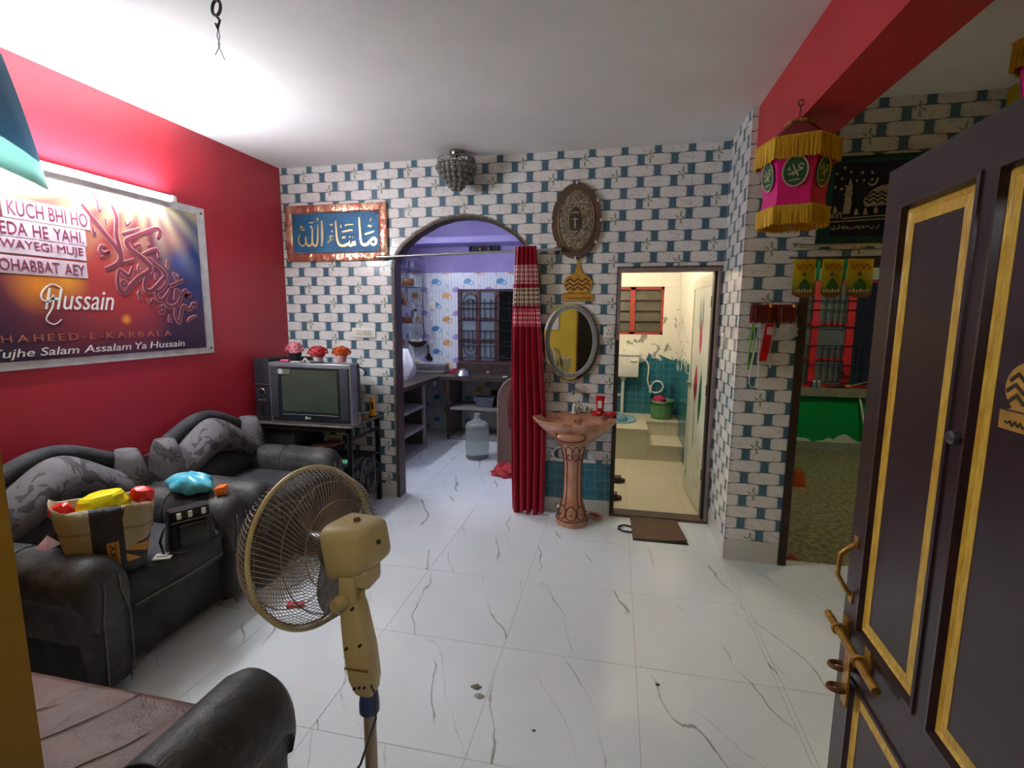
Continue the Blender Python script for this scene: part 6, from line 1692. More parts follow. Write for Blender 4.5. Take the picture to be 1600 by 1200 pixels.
# ------------------------------------------------------------------ lanterns
M_LANR = mat('lantern_maroon_cloth', (130, 34, 50), 0.6, var=0.1)
M_LANP = mat('lantern_pink_satin', (232, 14, 136), 0.34, var=0.06, scale=4)
t = T('yellow_fringe', 0.6)
x, y, z = t.pos('obj')
t.col(t.mix(t.ramp(t.noise(t.vec(x * 220.0, y * 220.0, z * 5.0), 1.0, 2.0), 0.3, 0.7), lin((232, 196, 34)), lin((176, 120, 20))))
M_FRI = t.mat
M_OVAL = mat('lantern_green_oval', (30, 96, 62), 0.5)
M_THREAD = mat('pale_gold_thread', (206, 190, 150), 0.5)
def lantern(label, ax, ay, zt, hookz, face):
    th = thing('cloth_lantern', label, 'lantern', (ax, ay, zt))
    def hexr(r, z, n=6, sub=4):
        out = []
        for k in range(n):
            a0 = face - math.pi / 6 + k * math.pi / 3; a1 = a0 + math.pi / 3
            p0 = Vector((r * math.cos(a0), r * math.sin(a0), z)); p1 = Vector((r * math.cos(a1), r * math.sin(a1), z))
            for j in range(sub): out.append(p0.lerp(p1, j / sub))
        return out
    R3 = 1 / math.cos(math.pi / 6)
    build('roof', MB().rings([hexr(0.055, -0.012), hexr(0.075, -0.03), hexr(0.125, -0.065), hexr(0.172, -0.098)], cap1=False), M_LANR, th, smooth=25, local=True)
    tr_ = MB()
    tr_.tube([p for p in hexr(0.057, -0.008, sub=1)], 0.008, 6, closed=True)
    build('top_ring', tr_, M_BRASS, th, smooth=40, local=True)
    build('body', MB().rings([hexr(0.155, -0.11), hexr(0.15, -0.18), hexr(0.138, -0.26), hexr(0.13, -0.33), hexr(0.135, -0.37), hexr(0.148, -0.385)], cap0=True, cap1=True), M_LANP, th, smooth=25, local=True)
    def fringe(r, z0, z1, name):
        mb = MB(); rg = random.Random(int(r * 1000))
        pts = hexr(r, 0, sub=16); n = len(pts)
        for i in range(n):
            p, q = pts[i], pts[(i + 1) % n]
            nn = Vector((p.x, p.y, 0)).normalized()
            for h in (0.0, 0.5):
                a = p.lerp(q, h); b = p.lerp(q, h + 0.44)
                zz_ = z1 + rg.uniform(-0.006, 0.006); of = nn * rg.uniform(-0.002, 0.004)
                va = [a + Vector((0, 0, z0)), b + Vector((0, 0, z0)), b + of + Vector((0, 0, zz_)), a + of + Vector((0, 0, zz_))]
                mb.add(va + [v - nn * 0.003 for v in va], [(0, 1, 2, 3), (7, 6, 5, 4), (0, 3, 7, 4), (1, 5, 6, 2), (3, 2, 6, 7), (0, 4, 5, 1)])
        o_ = build(name, mb, M_FRI, th, local=True, recalc=False); o_['kind'] = 'stuff'
        build('fringe_band', MB().tube([p + Vector((0, 0, z0)) for p in hexr(r, 0, sub=1)], 0.005, 6, closed=True), M_FRI, th, local=True)
    fringe(0.178, -0.098, -0.19, 'upper_fringe'); fringe(0.155, -0.385, -0.462, 'lower_fringe')
    for k in range(6):
        a = face + k * math.pi / 3
        nrm = Vector((math.cos(a), math.sin(a), 0)); tan = Vector((-math.sin(a), math.cos(a), 0))
        def pl_(u, v, d, nrm=nrm, tan=tan):
            rr_ = (0.147 + 0.16 * (v + 0.0) * 0.9) * math.cos(math.pi / 6)
            return nrm * (rr_ + d) + tan * u + Vector((0, 0, -0.24 + v))
        ell = [(0.05 * math.cos(b), 0.062 * math.sin(b)) for b in [2 * math.pi * j / 28 for j in range(28)]]
        md2 = build('green_oval', MB().prism(ell, lambda u, v: pl_(u, v, -0.006), lambda u, v: pl_(u, v, 0.003)), M_OVAL, th, local=True)
        tm = MB()
        ribbon(tm, ell + [ell[0]], 0.006, pl_, 0.003, 0.0015, taper=False, sub=1)
        ribbon(tm, [(0.034, 0.018), (0.02, 0.028), (0.012, 0.014), (0.03, 0.008), (0.002, -0.004), (-0.004, -0.014), (-0.014, -0.008), (-0.006, -0.002), (-0.02, -0.014), (-0.028, -0.008)], 0.006, pl_, 0.003, 0.0015)
        ribbon(tm, [(-0.012, 0.03), (-0.004, 0.012), (0.008, -0.012), (0.014, -0.022)], 0.006, pl_, 0.003, 0.0015)
        ribbon(tm, [(-0.026, -0.036), (-0.01, -0.038), (0.004, -0.035), (0.02, -0.036)], 0.005, pl_, 0.003, 0.0015)
        ribbon(tm, [(-0.03, 0.012), (-0.02, 0.004), (-0.024, 0.02)], 0.005, pl_, 0.003, 0.0015)
        build('gold_script', tm, M_THREAD, md2, local=True)
    hz = hookz - zt
    build('hanger', MB().torus((0, 0, hz - 0.014), (0, 1, 0), 0.012, 0.003, 14, 6).tube([(0.0, 0, hz - 0.026), (0.004, 0, 0.02), (0.045, 0, -0.008)], 0.0014, 5).tube([(0, 0, hz - 0.026), (-0.004, 0, 0.02), (-0.045, 0, -0.008)], 0.0014, 5), mat('hook_iron', (72, 62, 74)), th, smooth=True, local=True)
    return th
lantern('pink cloth lantern with yellow fringes hanging from the red beam', 0.985, -1.30, 2.36, 2.455, -1.87).scale = (0.92, 0.92, 0.95)
lantern('yellow fringed lantern hanging from the ceiling behind the front door', 1.75, -1.60, 2.588, H, -1.9)

# ------------------------------------------------------------------ tapestry, rod and paper flags over the verandah opening
tp_ = thing('tapestry', 'dark green velvet tapestry with a gold mosque, minaret and stars', 'tapestry', (1.65, -0.575, 1.95))
def tpx(px, py):
    return (1.395 + (px - 1305) * 0.00309 + (py - 245) * 0.00025, 2.409 - (py - 245) * 0.003415)
cr3 = lambda x_, y_: tpx(1290 + x_ * 0.1084, 240 + y_ * 0.1083)
vs = []; NXX, NZZ = 24, 8
for j in range(NZZ + 1):
    for i in range(NXX + 1):
        u_, v_ = i / NXX, j / NZZ
        xl_ = 1.335 + 0.055 * v_ ** 1.5
        vs.append((xl_ + (1.98 - xl_) * u_, -0.572 - 0.003 * math.sin(9 * u_ + 2 * v_), 1.945 + (2.412 - 1.945) * v_))
nxx = NXX + 1; k = len(vs)
fs2 = [(j * nxx + i, j * nxx + i + 1, (j + 1) * nxx + i + 1, (j + 1) * nxx + i) for j in range(NZZ) for i in range(NXX)]
per = list(range(nxx)) + [j * nxx + NXX for j in range(1, NZZ + 1)] + [NZZ * nxx + i for i in range(NXX - 1, -1, -1)] + [j * nxx for j in range(NZZ - 1, 0, -1)]
mb = MB().add(vs + [(a, -0.558, c_) for a, b, c_ in vs], fs2 + [tuple(q + k for q in reversed(f)) for f in fs2] + [(per[i], per[i] + k, per[(i + 1) % len(per)] + k, per[(i + 1) % len(per)]) for i in range(len(per))])
t = T('dark_velvet', 0.85)
x, y, z = t.pos()
bord = (x < 1.40).max(z > 2.375).max(z < 1.985)
t.col(t.mix(bord, lin((12, 12, 22)), t.mix(t.noise(t.vec(x, y, z), 40.0, 3.0), lin((8, 40, 26)), lin((18, 70, 46)))))
tpm = build('cloth', mb, t.mat, tp_, smooth=50)
tpl = lambda u, v, d: (u, -0.5755 - d, v)
M_GTH = mat('tapestry_gold_thread', (170, 150, 112), 0.6, var=0.2, scale=90)
def patch(pts, name, m=M_GTH):
    build(name, MB().prism([cr3(*p) for p in pts], lambda u, v: tpl(u, v, 0.0), lambda u, v: tpl(u, v, 0.0025)), m, tpm)
patch([(300, 590), (385, 590), (395, 735), (285, 735)], 'minaret_shaft'); patch([(280, 735), (395, 735), (365, 870), (265, 870)], 'minaret_base')
patch([(310, 490), (400, 490), (400, 575), (305, 575)], 'minaret_top'); patch([(290, 465), (420, 465), (400, 492), (310, 492)], 'minaret_balcony'); patch([(275, 575), (410, 580), (400, 600), (290, 600)], 'minaret_balcony'); patch([(345, 455), (375, 360), (400, 455)], 'minaret_spire')
patch([(565, 700), (590, 640), (650, 580), (730, 520), (820, 480), (900, 470), (1050, 520), (1150, 620), (1170, 740), (600, 775)], 'dome')
zg = MB()
for dy in (0, 60, 115):
    ribbon(zg, [cr3(590 + 60 * i, 680 - dy + (45 if i % 2 else 0)) for i in range(10)], 0.010, tpl, 0.0025, 0.001, taper=False, sub=1)
build('dome_zigzag', zg, mat('velvet_black', (16, 12, 16), 0.9), tpm)
cres = MB(); ribbon(cres, [cr3(635, 430), cr3(660, 460), cr3(700, 468), cr3(745, 445), cr3(768, 395), cr3(765, 360)], 0.011, tpl, 0, 0.002); build('crescent', cres, M_GTH, tpm)
lns = MB()
for yy_ in (915, 965): ribbon(lns, [cr3(30 if yy_ > 950 else 260, yy_ + 20), cr3(800, yy_ - 5), cr3(1600, yy_ - 30)], 0.006, tpl, 0, 0.002, taper=False, sub=1)
build('ground_line', lns, M_GTH, tpm)
stp = None
for x_, y_ in ((175, 290), (250, 362), (385, 272), (545, 288), (690, 295), (465, 400), (570, 400), (150, 480), (245, 510), (690, 392), (290, 210)):
    c_ = cr3(x_, y_)
    pts = [((0.010 if i % 2 == 0 else 0.004) * math.cos(math.pi * i / 5 + 0.3), (0.010 if i % 2 == 0 else 0.004) * math.sin(math.pi * i / 5 + 0.3)) for i in range(10)]
    if stp is None:
        stp = build('star', MB().prism(pts, lambda u, v: (u, 0, v), lambda u, v: (u, -0.0025, v)), M_GTH, tpm, local=True); ob = stp
    else:
        ob = stp.copy(); COL.objects.link(ob)
    ob.location = Vector((c_[0], -0.5755, c_[1])) - Vector(tp_.location)
for x_ in (65, 140, 215):
    ar = MB(); ribbon(ar, [cr3(x_ - 22, 935), cr3(x_ - 20, 870), cr3(x_, 850), cr3(x_ + 20, 870), cr3(x_ + 22, 935)], 0.005, tpl, 0, 0.002, taper=False); build('arcade', ar, M_GTH, tpm)
for x_, y_ in ((150, 790), (465, 830), (600, 830), (750, 810)):
    patch([(x_ - 32, y_ + 60), (x_ - 25, y_ + 10), (x_, y_ - 40), (x_ + 25, y_ + 10), (x_ + 32, y_ + 60)], 'small_dome')
scp = MB(); rg = random.Random(17)
xq = 80
while xq < 790:
    ribbon(scp, [cr3(xq, 1090 + rg.uniform(-30, 10)), cr3(xq + 25, 1075 + rg.uniform(-40, 20)), cr3(xq + 50, 1085 + rg.uniform(-20, 20)), cr3(xq + 60, 1040 + rg.uniform(-20, 20))], 0.005, tpl, 0, 0.002); xq += 74
build('script', scp, M_GTH, tpm)

r2 = thing('curtain_rod', 'thin steel curtain rod above the verandah opening', 'curtain rod', (1.7, -0.62, 1.93))
build('pole', MB().cyl((1.235, -0.62, 1.932), (2.1, -0.62, 1.928), 0.009, seg=10), M_STEEL, r2, smooth=40)
build('finial', MB().lathe([(0.004, -0.045), (0.013, -0.035), (0.016, -0.02), (0.008, -0.005), (0.013, 0.004), (0.009, 0.012)], 14, M=Matrix.Translation((1.235, -0.62, 1.932)) @ Matrix.Rotation(math.pi / 2, 4, 'Y')), M_STEEL, r2, smooth=40)
for x_ in (1.262, 2.05):
    build('bracket', MB().cyl((x_, -0.556, 1.932), (x_, -0.62, 1.932), 0.006, seg=8), M_STEEL, r2)
fb = thing('flag_string', 'brown cord carrying the small paper flags over the verandah opening', 'cord', (1.5, -0.6, 1.85))
build('cord', MB().tube([(1.2, -0.598, 1.868), (1.45, -0.60, 1.862), (1.75, -0.60, 1.858), (2.06, -0.598, 1.862)], 0.006, 6), mat('cord_brown', (74, 52, 40), 0.8), fb, smooth=True)
for i, x_ in enumerate((1.353, 1.487)):
    build('green_ribbon', MB().box(x_ - 0.009, x_ + 0.009, -0.601, -0.599, 1.74, 1.855), mat('ribbon_green', (40, 190, 96), 0.5), fb)
t = T('flag_print', 0.5)
x, y, z = t.pos('obj')
gcol = t.mix(t.ramp(z, -0.20, -0.04), lin((110, 140, 40)), lin((206, 176, 30)))
gcol = t.mix(t.ramp(z, -0.145, -0.19), gcol, lin((110, 78, 46)))
gcol = t.mix(t.ramp(t.noise(t.vec(x, y, z), 20.0, 3.0), 0.5, 0.7) * 0.4, gcol, lin((80, 120, 40)))
t.col(gcol)
flag_pr = None
for i, (x0, x1) in enumerate(((1.222, 1.338), (1.368, 1.478), (1.496, 1.628))):
    lab = ('paper flag half in front of the pillar, yellow and green with a dome', 'paper flag hanging between two green ribbons, yellow and green with a dome', 'paper flag next to the front door, yellow and green with a dome')[i]
    th = thing('paper_flag', lab, 'flag', (x0, -0.604, 1.858), group='paper flags over the verandah opening')
    w = x1 - x0; hh = 0.215
    vs = []
    for j in range(6):
        for a in range(7):
            u_ = a / 6; v_ = j / 5
            cut_ = 0.02 * (abs(2 * u_ - 1) ** 3) if j == 5 else 0
            vs.append((w * u_, -0.004 * math.sin(4 * u_ + i) - 0.008 * v_, -hh * v_ + cut_))
    k = len(vs)
    fs2 = [(j * 7 + a, j * 7 + a + 1, (j + 1) * 7 + a + 1, (j + 1) * 7 + a) for j in range(5) for a in range(6)]
    per = list(range(7)) + [j * 7 + 6 for j in range(1, 6)] + [35 + a for a in range(5, -1, -1)] + [j * 7 for j in range(4, 0, -1)]
    sh = build('sheet', MB().add(vs + [(p[0], p[1] + 0.0015, p[2]) for p in vs], fs2 + [tuple(q + k for q in reversed(f)) for f in fs2] + [(per[q], per[q] + k, per[(q + 1) % len(per)] + k, per[(q + 1) % len(per)]) for q in range(len(per))]), t.mat, th, local=True, smooth=50)
    fpl = lambda u, v, d: (u * w, -0.014 - d - 0.004 * 0, v)
    tx = MB(); rg = random.Random(40)
    for q in range(7):
        u_ = 0.1 + 0.115 * q
        ribbon(tx, [(u_, -0.022 + rg.uniform(-.01, .008)), (u_ + 0.04, -0.045 + rg.uniform(-.01, .01)), (u_ + 0.09, -0.035 + rg.uniform(-.015, .01))], 0.009, lambda u, v, d: (u * w, -0.006 - d - 0.008 * (-v / hh), v), 0.0, 0.001)
        ribbon(tx, [(u_ + 0.02, -0.055 + rg.uniform(-.006, .006)), (u_ + 0.07, -0.065 + rg.uniform(-.006, .006))], 0.006, lambda u, v, d: (u * w, -0.006 - d - 0.008 * (-v / hh), v), 0.0, 0.001)
    build('red_script', tx, mat('flag_red_ink', (150, 34, 22), 0.5), sh, local=True)
    dmp = [(0.52 + 0.25 * math.cos(a), -0.168 + 0.05 * math.sin(a) + 0.008 * math.sin(a) ** 8) for a in [math.pi * q / 10 for q in range(11)]]
    build('green_dome', MB().prism(dmp, lambda u, v: (u * w, -0.006 - 0.008 * (-v / hh), v), lambda u, v: (u * w, -0.009 - 0.008 * (-v / hh), v)), mat('flag_dome_green', (40, 84, 40), 0.5), sh, local=True)
    build('seal', MB().cyl((0.48 * w, -0.007, -0.085), (0.48 * w, -0.0115, -0.085), 0.009, seg=12), mat('flag_seal', (70, 82, 30), 0.5), sh, local=True)
    figs = MB()
    for q in range(6):
        figs.rbox((0.12 + 0.13 * q) * w, (0.12 + 0.13 * q + 0.085) * w, -0.0165, -0.0135, -0.185, -0.172 + 0.006 * (q % 2), 0.001, 1)
    build('flag_border_print', figs, mat('flag_pale_ink', (196, 160, 116), 0.5), sh, local=True)

# ------------------------------------------------------------------ key rack on the pillar
kr = thing('key_rack', 'dark red wooden key rack on the tiled pillar', 'key rack', (1.142, PY, 1.49))
M_KR = mat('key_rack_wood', (112, 26, 26), 0.35, var=0.15, scale=14)
build('back_board', MB().rbox(1.02, 1.268, PY - 0.014, PY, 1.498, 1.606, 0.004, 2), M_KR, kr, smooth=40)
for a, b in ((1.024, 1.128), (1.165, 1.264)):
    bx_ = build('block', MB().rbox(a, b, PY - 0.034, PY - 0.012, 1.502, 1.602, 0.006, 2), M_KR, kr, smooth=40)
    build('inset', MB().rbox(a + 0.018, b - 0.018, PY - 0.037, PY - 0.033, 1.52, 1.585, 0.002, 1), mat('key_rack_inset', (86, 18, 22), 0.4), bx_)
for x_ in (1.125, 1.25):
    build('gold_clip', MB().rbox(x_ - 0.008, x_ + 0.008, PY - 0.04, PY - 0.03, 1.588, 1.61, 0.003, 1), M_BRASS, kr)
for x_ in (1.035, 1.07, 1.11, 1.15, 1.185, 1.22, 1.25):
    build('key_hook', MB().tube([(x_, PY - 0.012, 1.51), (x_, PY - 0.035, 1.497), (x_, PY - 0.04, 1.507)], 0.0022, 6), M_STEEL, kr, smooth=True)
YK = PY - 0.026
ly = thing('lanyard', 'lime green lanyard hanging from the key rack', 'lanyard', (1.035, YK, 1.5))
build('strap', MB().tube([(1.04, YK, 1.497), (1.05, YK - 0.004, 1.40), (1.046, YK - 0.004, 1.30), (1.032, YK - 0.004, 1.225), (1.024, YK - 0.004, 1.22), (1.022, YK - 0.002, 1.30), (1.03, YK, 1.40), (1.034, YK, 1.497)], 0.0045, 6), mat('lime_cord', (140, 196, 70), 0.6), ly, smooth=True)
wc = thing('cord_loop', 'long white cord loop hanging from the key rack', 'cord', (1.07, YK, 1.5))
build('loop', MB().tube([(1.068, YK - 0.01, 1.497), (1.056, YK - 0.012, 1.36), (1.036, YK - 0.012, 1.22), (1.034, YK - 0.012, 1.14), (1.05, YK - 0.012, 1.115), (1.082, YK - 0.012, 1.125), (1.085, YK - 0.012, 1.16), (1.077, YK - 0.012, 1.30), (1.074, YK - 0.01, 1.497)], 0.0032, 6), M_WHITEP, wc, smooth=True)
rk = thing('key_fob', 'red plastic key fob strap hanging from the key rack', 'key fob', (1.125, YK, 1.5))
build('strap', MB().rings([[(1.122 - dx_ * 0.3 + sx_ * w_, YK - 0.012 + d_, z_) for sx_, d_ in ((-1, 0), (1, 0), (1, -0.012), (-1, -0.012))] for z_, w_, dx_ in ((1.495, 0.02, 0), (1.43, 0.022, 0.02), (1.35, 0.021, 0.05), (1.275, 0.02, 0.08))]), mat('fob_red', (190, 24, 34), 0.25), rk)
build('clear_window', MB().rbox(1.108, 1.14, YK - 0.027, YK - 0.024, 1.43, 1.475, 0.001, 1), mat('fob_pale', (206, 170, 160), 0.3), rk)
bc = thing('bead_chain', 'pale bead chain with a dark tip hanging from the key rack', 'chain', (1.15, YK, 1.5))
bdp = None
for i in range(22):
    if bdp is None:
        bdp = build('bead', MB().ball((0, 0, 0), 0.0062, seg=8, rg=6), mat('bead_pale', (206, 200, 186), 0.35), bc, smooth=True, local=True); ob = bdp
    else:
        ob = bdp.copy(); COL.objects.link(ob)
    ob.location = (0.006 * math.sin(i * 0.4) - 0.0006 * i, -0.012, -0.012 - 0.0118 * i)
build('chain_tip', MB().cyl((1.137, YK - 0.012, 1.228), (1.134, YK - 0.012, 1.17), 0.003, seg=6), mat('chain_tip_dark', (60, 62, 66), 0.4), bc)
pk = thing('clear_pouch', 'crumpled clear plastic pouch with keys on the key rack', 'pouch', (1.22, YK, 1.45))
def crumple():
    rg = random.Random(2); mb = MB(); rings = []
    for i in range(9):
        a = -math.pi / 2 + math.pi * (0.04 + 0.92 * i / 8)
        rings.append([(1.225 + 0.055 * math.cos(a) * math.cos(b) * rg.uniform(0.75, 1.15), YK - 0.02 + 0.018 * math.cos(a) * math.sin(b), 1.448 + 0.042 * math.sin(a) + rg.uniform(-.004, .004)) for b in [2 * math.pi * q / 12 for q in range(12)]])
    return mb.rings(rings)
build('film', crumple(), mat('clear_film', (206, 206, 206), 0.15, alpha=0.45), pk)
build('keys', MB().torus((1.19, YK - 0.02, 1.47), (0, 1, 0), 0.014, 0.002, 14, 6).rbox(1.178, 1.186, YK - 0.024, YK - 0.021, 1.42, 1.462, 0.001, 1).rbox(1.194, 1.201, YK - 0.026, YK - 0.023, 1.425, 1.462, 0.001, 1), M_STEEL, pk, smooth=40)
# ------------------------------------------------------------------ kitchen
KT = 0.79
ctr = thing('kitchen_counter', 'L shaped dark granite kitchen counter', 'counter', (-1.9, 1.9, 0))
LX = -1.865   # front edge of the left arm
build('back_slab', MB().box(XL + 0.012, -0.252, 1.955, 2.488, KT - 0.045, KT), M_GRAN, ctr)
build('side_slab', MB().box(XL + 0.012, LX, 0.72, 1.955, KT - 0.045, KT), M_GRAN, ctr)
build('backsplash', MB().box(-1.80, -0.252, 2.462, 2.4885, KT, 0.915), M_GRAN, ctr)
build('partition', MB().box(-1.775, -1.735, 1.975, 2.488, 0, KT - 0.045), M_GRAN, ctr)
build('partition', MB().box(-0.93, -0.89, 1.975, 2.488, 0, KT - 0.045), M_GRAN, ctr)
M_SLAB = mat('grey_stone_shelf', (150, 146, 142), 0.6, scale=18)
build('shelf', MB().box(-1.735, -0.93, 1.985, 2.488, 0.378, 0.402), M_SLAB, ctr)
build('plinth', MB().box(-1.735, -0.93, 1.985, 2.488, 0.0, 0.035), M_SLAB, ctr)
for z_ in (0.485, 0.245):
    build('side_shelf', MB().box(XL + 0.012, LX - 0.015, 0.72, 1.535, z_, z_ + 0.035), M_SLAB, ctr)
build('side_post', MB().box(LX - 0.04, LX - 0.012, 1.505, 1.535, 0, KT - 0.045), M_SLAB, ctr)
build('side_partition', MB().box(XL + 0.012, LX - 0.012, 1.535, 1.57, 0, KT - 0.045), M_GRAN, ctr)
build('side_plinth', MB().box(XL + 0.012, LX - 0.01, 0.72, 1.535, 0.0, 0.05), M_SLAB, ctr)
# rounded granite end slab on the right
pts = [(-0.915, 0.0), (-0.252, 0.0), (-0.252, 0.93)]
for k in range(9):
    a = math.pi / 2 + (math.pi / 2) * k / 8
    pts.append((-0.665 + 0.25 * math.cos(a), 0.68 + 0.25 * math.sin(a)))
es = thing('counter_end_slab', 'reddish brown granite end slab with a rounded corner in the kitchen', 'slab', (-0.6, 1.12, 0))
M_GRANR = granite('red_granite', (88, 60, 54), (140, 108, 98), (110, 80, 72))
build('slab', MB().prism(pts, lambda u, v: (u, 1.10, v), lambda u, v: (u, 1.14, v)), M_GRANR, es, smooth=30)
build('edge_strip', MB().tube([(u, 1.099, v) for u, v in pts[2:][::1]] + [(-0.915, 1.099, 0.0)], 0.006, 6), mat('edge_pale', (186, 170, 150), 0.5), es, smooth=True)
build('rear_slab', MB().box(-0.70, -0.252, 1.14, 1.955, 0.88, 0.92), M_GRANR, es)
# water jug
t = T('clear_jug_plastic', 0.12)
t.b.inputs['Base Color'].default_value = lin((210, 218, 216)); t.b.inputs['Transmission Weight'].default_value = 0.78; t.b.inputs['IOR'].default_value = 1.2; t.b.inputs['Roughness'].default_value = 0.25
jg = thing('water_jug', 'large translucent plastic water jug on the kitchen floor', 'water jug', (-1.185, 1.28, 0))
prof = [(0.10, 0.0), (0.122, 0.012), (0.126, 0.05), (0.12, 0.075), (0.126, 0.10), (0.126, 0.165), (0.119, 0.185), (0.126, 0.205), (0.126, 0.30), (0.119, 0.315), (0.127, 0.335), (0.124, 0.365), (0.10, 0.395), (0.05, 0.412), (0.036, 0.425), (0.034, 0.47), (0.038, 0.475), (0.038, 0.49), (0.03, 0.492)]
build('body', MB().lathe(prof, 32, (-1.185, 1.28, 0)), t.mat, jg, smooth=40)
build('neck_ring', MB().torus((-1.185, 1.28, 0.43), (0, 0, 1), 0.037, 0.004, 24, 6), mat('jug_ring', (190, 200, 204), 0.3), jg, smooth=True)
# red cloth on the floor by the curtain
def heap(cx, cy, rx, ry, h, seed, n=11, m=26, z0=0.0):
    rg = random.Random(seed); mb = MB(); rings = []
    for i in range(n + 1):
        a = math.pi / 2 * i / n
        ring = []
        for k in range(m):
            b = 2 * math.pi * k / m
            w = 1 + 0.16 * math.sin(4 * b + 1.3 * i) + 0.1 * math.sin(7 * b - 0.9 * i) + rg.uniform(-.08, .08)
            ring.append((cx + rx * math.cos(a) * math.cos(b) * w, cy + ry * math.cos(a) * math.sin(b) * w, z0 + h * math.sin(a) * (1 + 0.2 * math.sin(5 * b + i)) ))
        rings.append(ring)
    return mb.rings(rings)
o = build('red_cloth', heap(-0.76, 0.80, 0.13, 0.12, 0.10, 6), mat('crumpled_red_cloth', (190, 48, 56), 0.8, c2=(120, 20, 30), scale=16, bump=0.4), smooth=60, base=(-0.76, 0.80, 0)); tag(o, 'crumpled red cloth on the kitchen floor beside the curtain', 'cloth')
# things on the counter
bw = thing('steel_bowl', 'upturned aluminium bowl on the kitchen counter', 'bowl', (-1.60, 2.10, KT))
build('bowl', MB().lathe([(0.095, KT), (0.098, KT + 0.008), (0.085, KT + 0.03), (0.06, KT + 0.07), (0.035, KT + 0.078), (0.033, KT + 0.088), (0.012, KT + 0.09)], 28, (-1.60, 2.10, 0)), M_STEEL, bw, smooth=40)
o = build('red_rag', heap(-1.765, 2.33, 0.085, 0.05, 0.055, 9, z0=KT), mat('rag_red', (150, 30, 40), 0.8, bump=0.3), smooth=60, base=(-1.765, 2.33, KT)); tag(o, 'folded red rag on the kitchen counter behind the aluminium bowl', 'rag')
small('pebble_soap', 'small dark lump on the kitchen counter under the window', 'lump', MB().ball((0, 0, 0.022), 0.03, 0.025, 0.022, 10, 7), mat('lump_brown', (110, 84, 76), 0.6, c2=(190, 180, 176)), (-1.33, 2.30, KT), smooth=True)
small('paper_bit', 'small white paper bit on the kitchen counter', 'paper', MB().rbox(-0.03, 0.03, -0.02, 0.02, 0, 0.012, 0.004, 2), M_WHITEP, (-1.06, 2.08, KT))
# white plastic bag
def bagmesh():
    rg = random.Random(11); mb = MB(); rings = []
    for i in range(10):
        q = i / 9
        ring = []
        for k in range(20):
            b = 2 * math.pi * k / 20
            w = 1 + 0.14 * math.sin(3 * b + 3 * q) + 0.1 * math.sin(6 * b - 4 * q) + rg.uniform(-.05, .05)
            r = 0.8 * (0.10 + 0.045 * math.sin(math.pi * min(1, q * 1.3))) * (1 - 0.55 * max(0, q - 0.7) / 0.3)
            ring.append((-2.12 + r * math.cos(b) * w + 0.02 * q, 1.52 + r * 0.8 * math.sin(b) * w, KT + 0.36 * q))
        rings.append(ring)
    return mb.rings(rings)
o = build('plastic_bag', bagmesh(), mat('white_polythene', (226, 226, 232), 0.35, bump=0.5, bscale=18, c2=(196, 196, 206)), smooth=40, base=(-2.12, 1.52, KT)); tag(o, 'full white plastic bag on the side counter', 'plastic bag')
# grey trough by the back corner
o = build('steel_tray', MB().rbox(-2.40, -1.88, 2.20, 2.46, KT, KT + 0.03, 0.008, 2).rbox(-2.36, -1.92, 2.40, 2.462, KT + 0.03, KT + 0.10, 0.008, 2), mat('tray_grey', (128, 126, 128), 0.35, 0.6), smooth=40, base=(-2.14, 2.33, KT)); tag(o, 'grey metal tray in the corner of the kitchen counter', 'tray')
# things on the lower shelf
small('storage_tub', 'grey plastic tub on the shelf under the counter', 'tub', MB().rings([[(sx_ * a, sy_ * b, z_) for sx_, sy_ in ((-1, -1), (1, -1), (1, 1), (-1, 1))] for a, b, z_ in ((0.10, 0.08, 0), (0.125, 0.10, 0.13), (0.118, 0.095, 0.13), (0.095, 0.075, 0.01))]), mat('tub_grey', (96, 100, 116), 0.5), (-1.32, 2.16, 0.402))
small('jar', 'brown jar on the shelf behind the grey tub', 'jar', MB().lathe([(0.045, 0), (0.05, 0.02), (0.05, 0.12), (0.035, 0.14), (0.04, 0.15), (0.04, 0.18)], 16), mat('jar_brown', (110, 84, 60), 0.4), (-1.26, 2.34, 0.402))
small('steel_plate_stack', 'black tray on the shelf beside the end partition', 'tray', MB().rbox(-0.09, 0.09, -0.12, 0.12, 0, 0.10, 0.01, 2), mat('tray_black', (36, 34, 36), 0.5), (-1.045, 2.2, 0.402))
# wall rack with utensils
rk2 = thing('dish_rack', 'chrome wire dish rack on the kitchen wall', 'dish rack', (-2.36, 2.1, 1.42))
M_CHROME = mat('rack_chrome', (186, 188, 196), 0.2, 1.0)
RX0, RX1, RY0, RY1 = -2.465, -2.25, 1.68, 2.44
for x_, y_ in ((RX0, RY0), (RX1, RY0), (RX0, RY1), (RX1, RY1)):
    build('upright', MB().cyl((x_, y_, 1.42), (x_, y_, 2.235), 0.006, seg=8), M_CHROME, rk2, smooth=40)
build('top_arch', MB().tube([(RX1, RY1, 2.23), (RX1 - 0.01, RY1 - 0.02, 2.262), (RX1 - 0.03, RY1 - 0.05, 2.268), (RX1, RY0, 2.268)], 0.006, 8), M_CHROME, rk2, smooth=True)
for z_ in (1.885, 1.65, 1.43, 2.1):
    mb = MB().tube([(RX0, RY0, z_), (RX1, RY0, z_), (RX1, RY1, z_), (RX0, RY1, z_)], 0.005, 6, closed=True)
    for k in range(8): mb.cyl((RX0, RY0 + 0.095 * (k + 0.5), z_), (RX1, RY0 + 0.095 * (k + 0.5), z_), 0.0025, seg=5)
    build('wire_shelf', mb, M_CHROME, rk2, smooth=40)
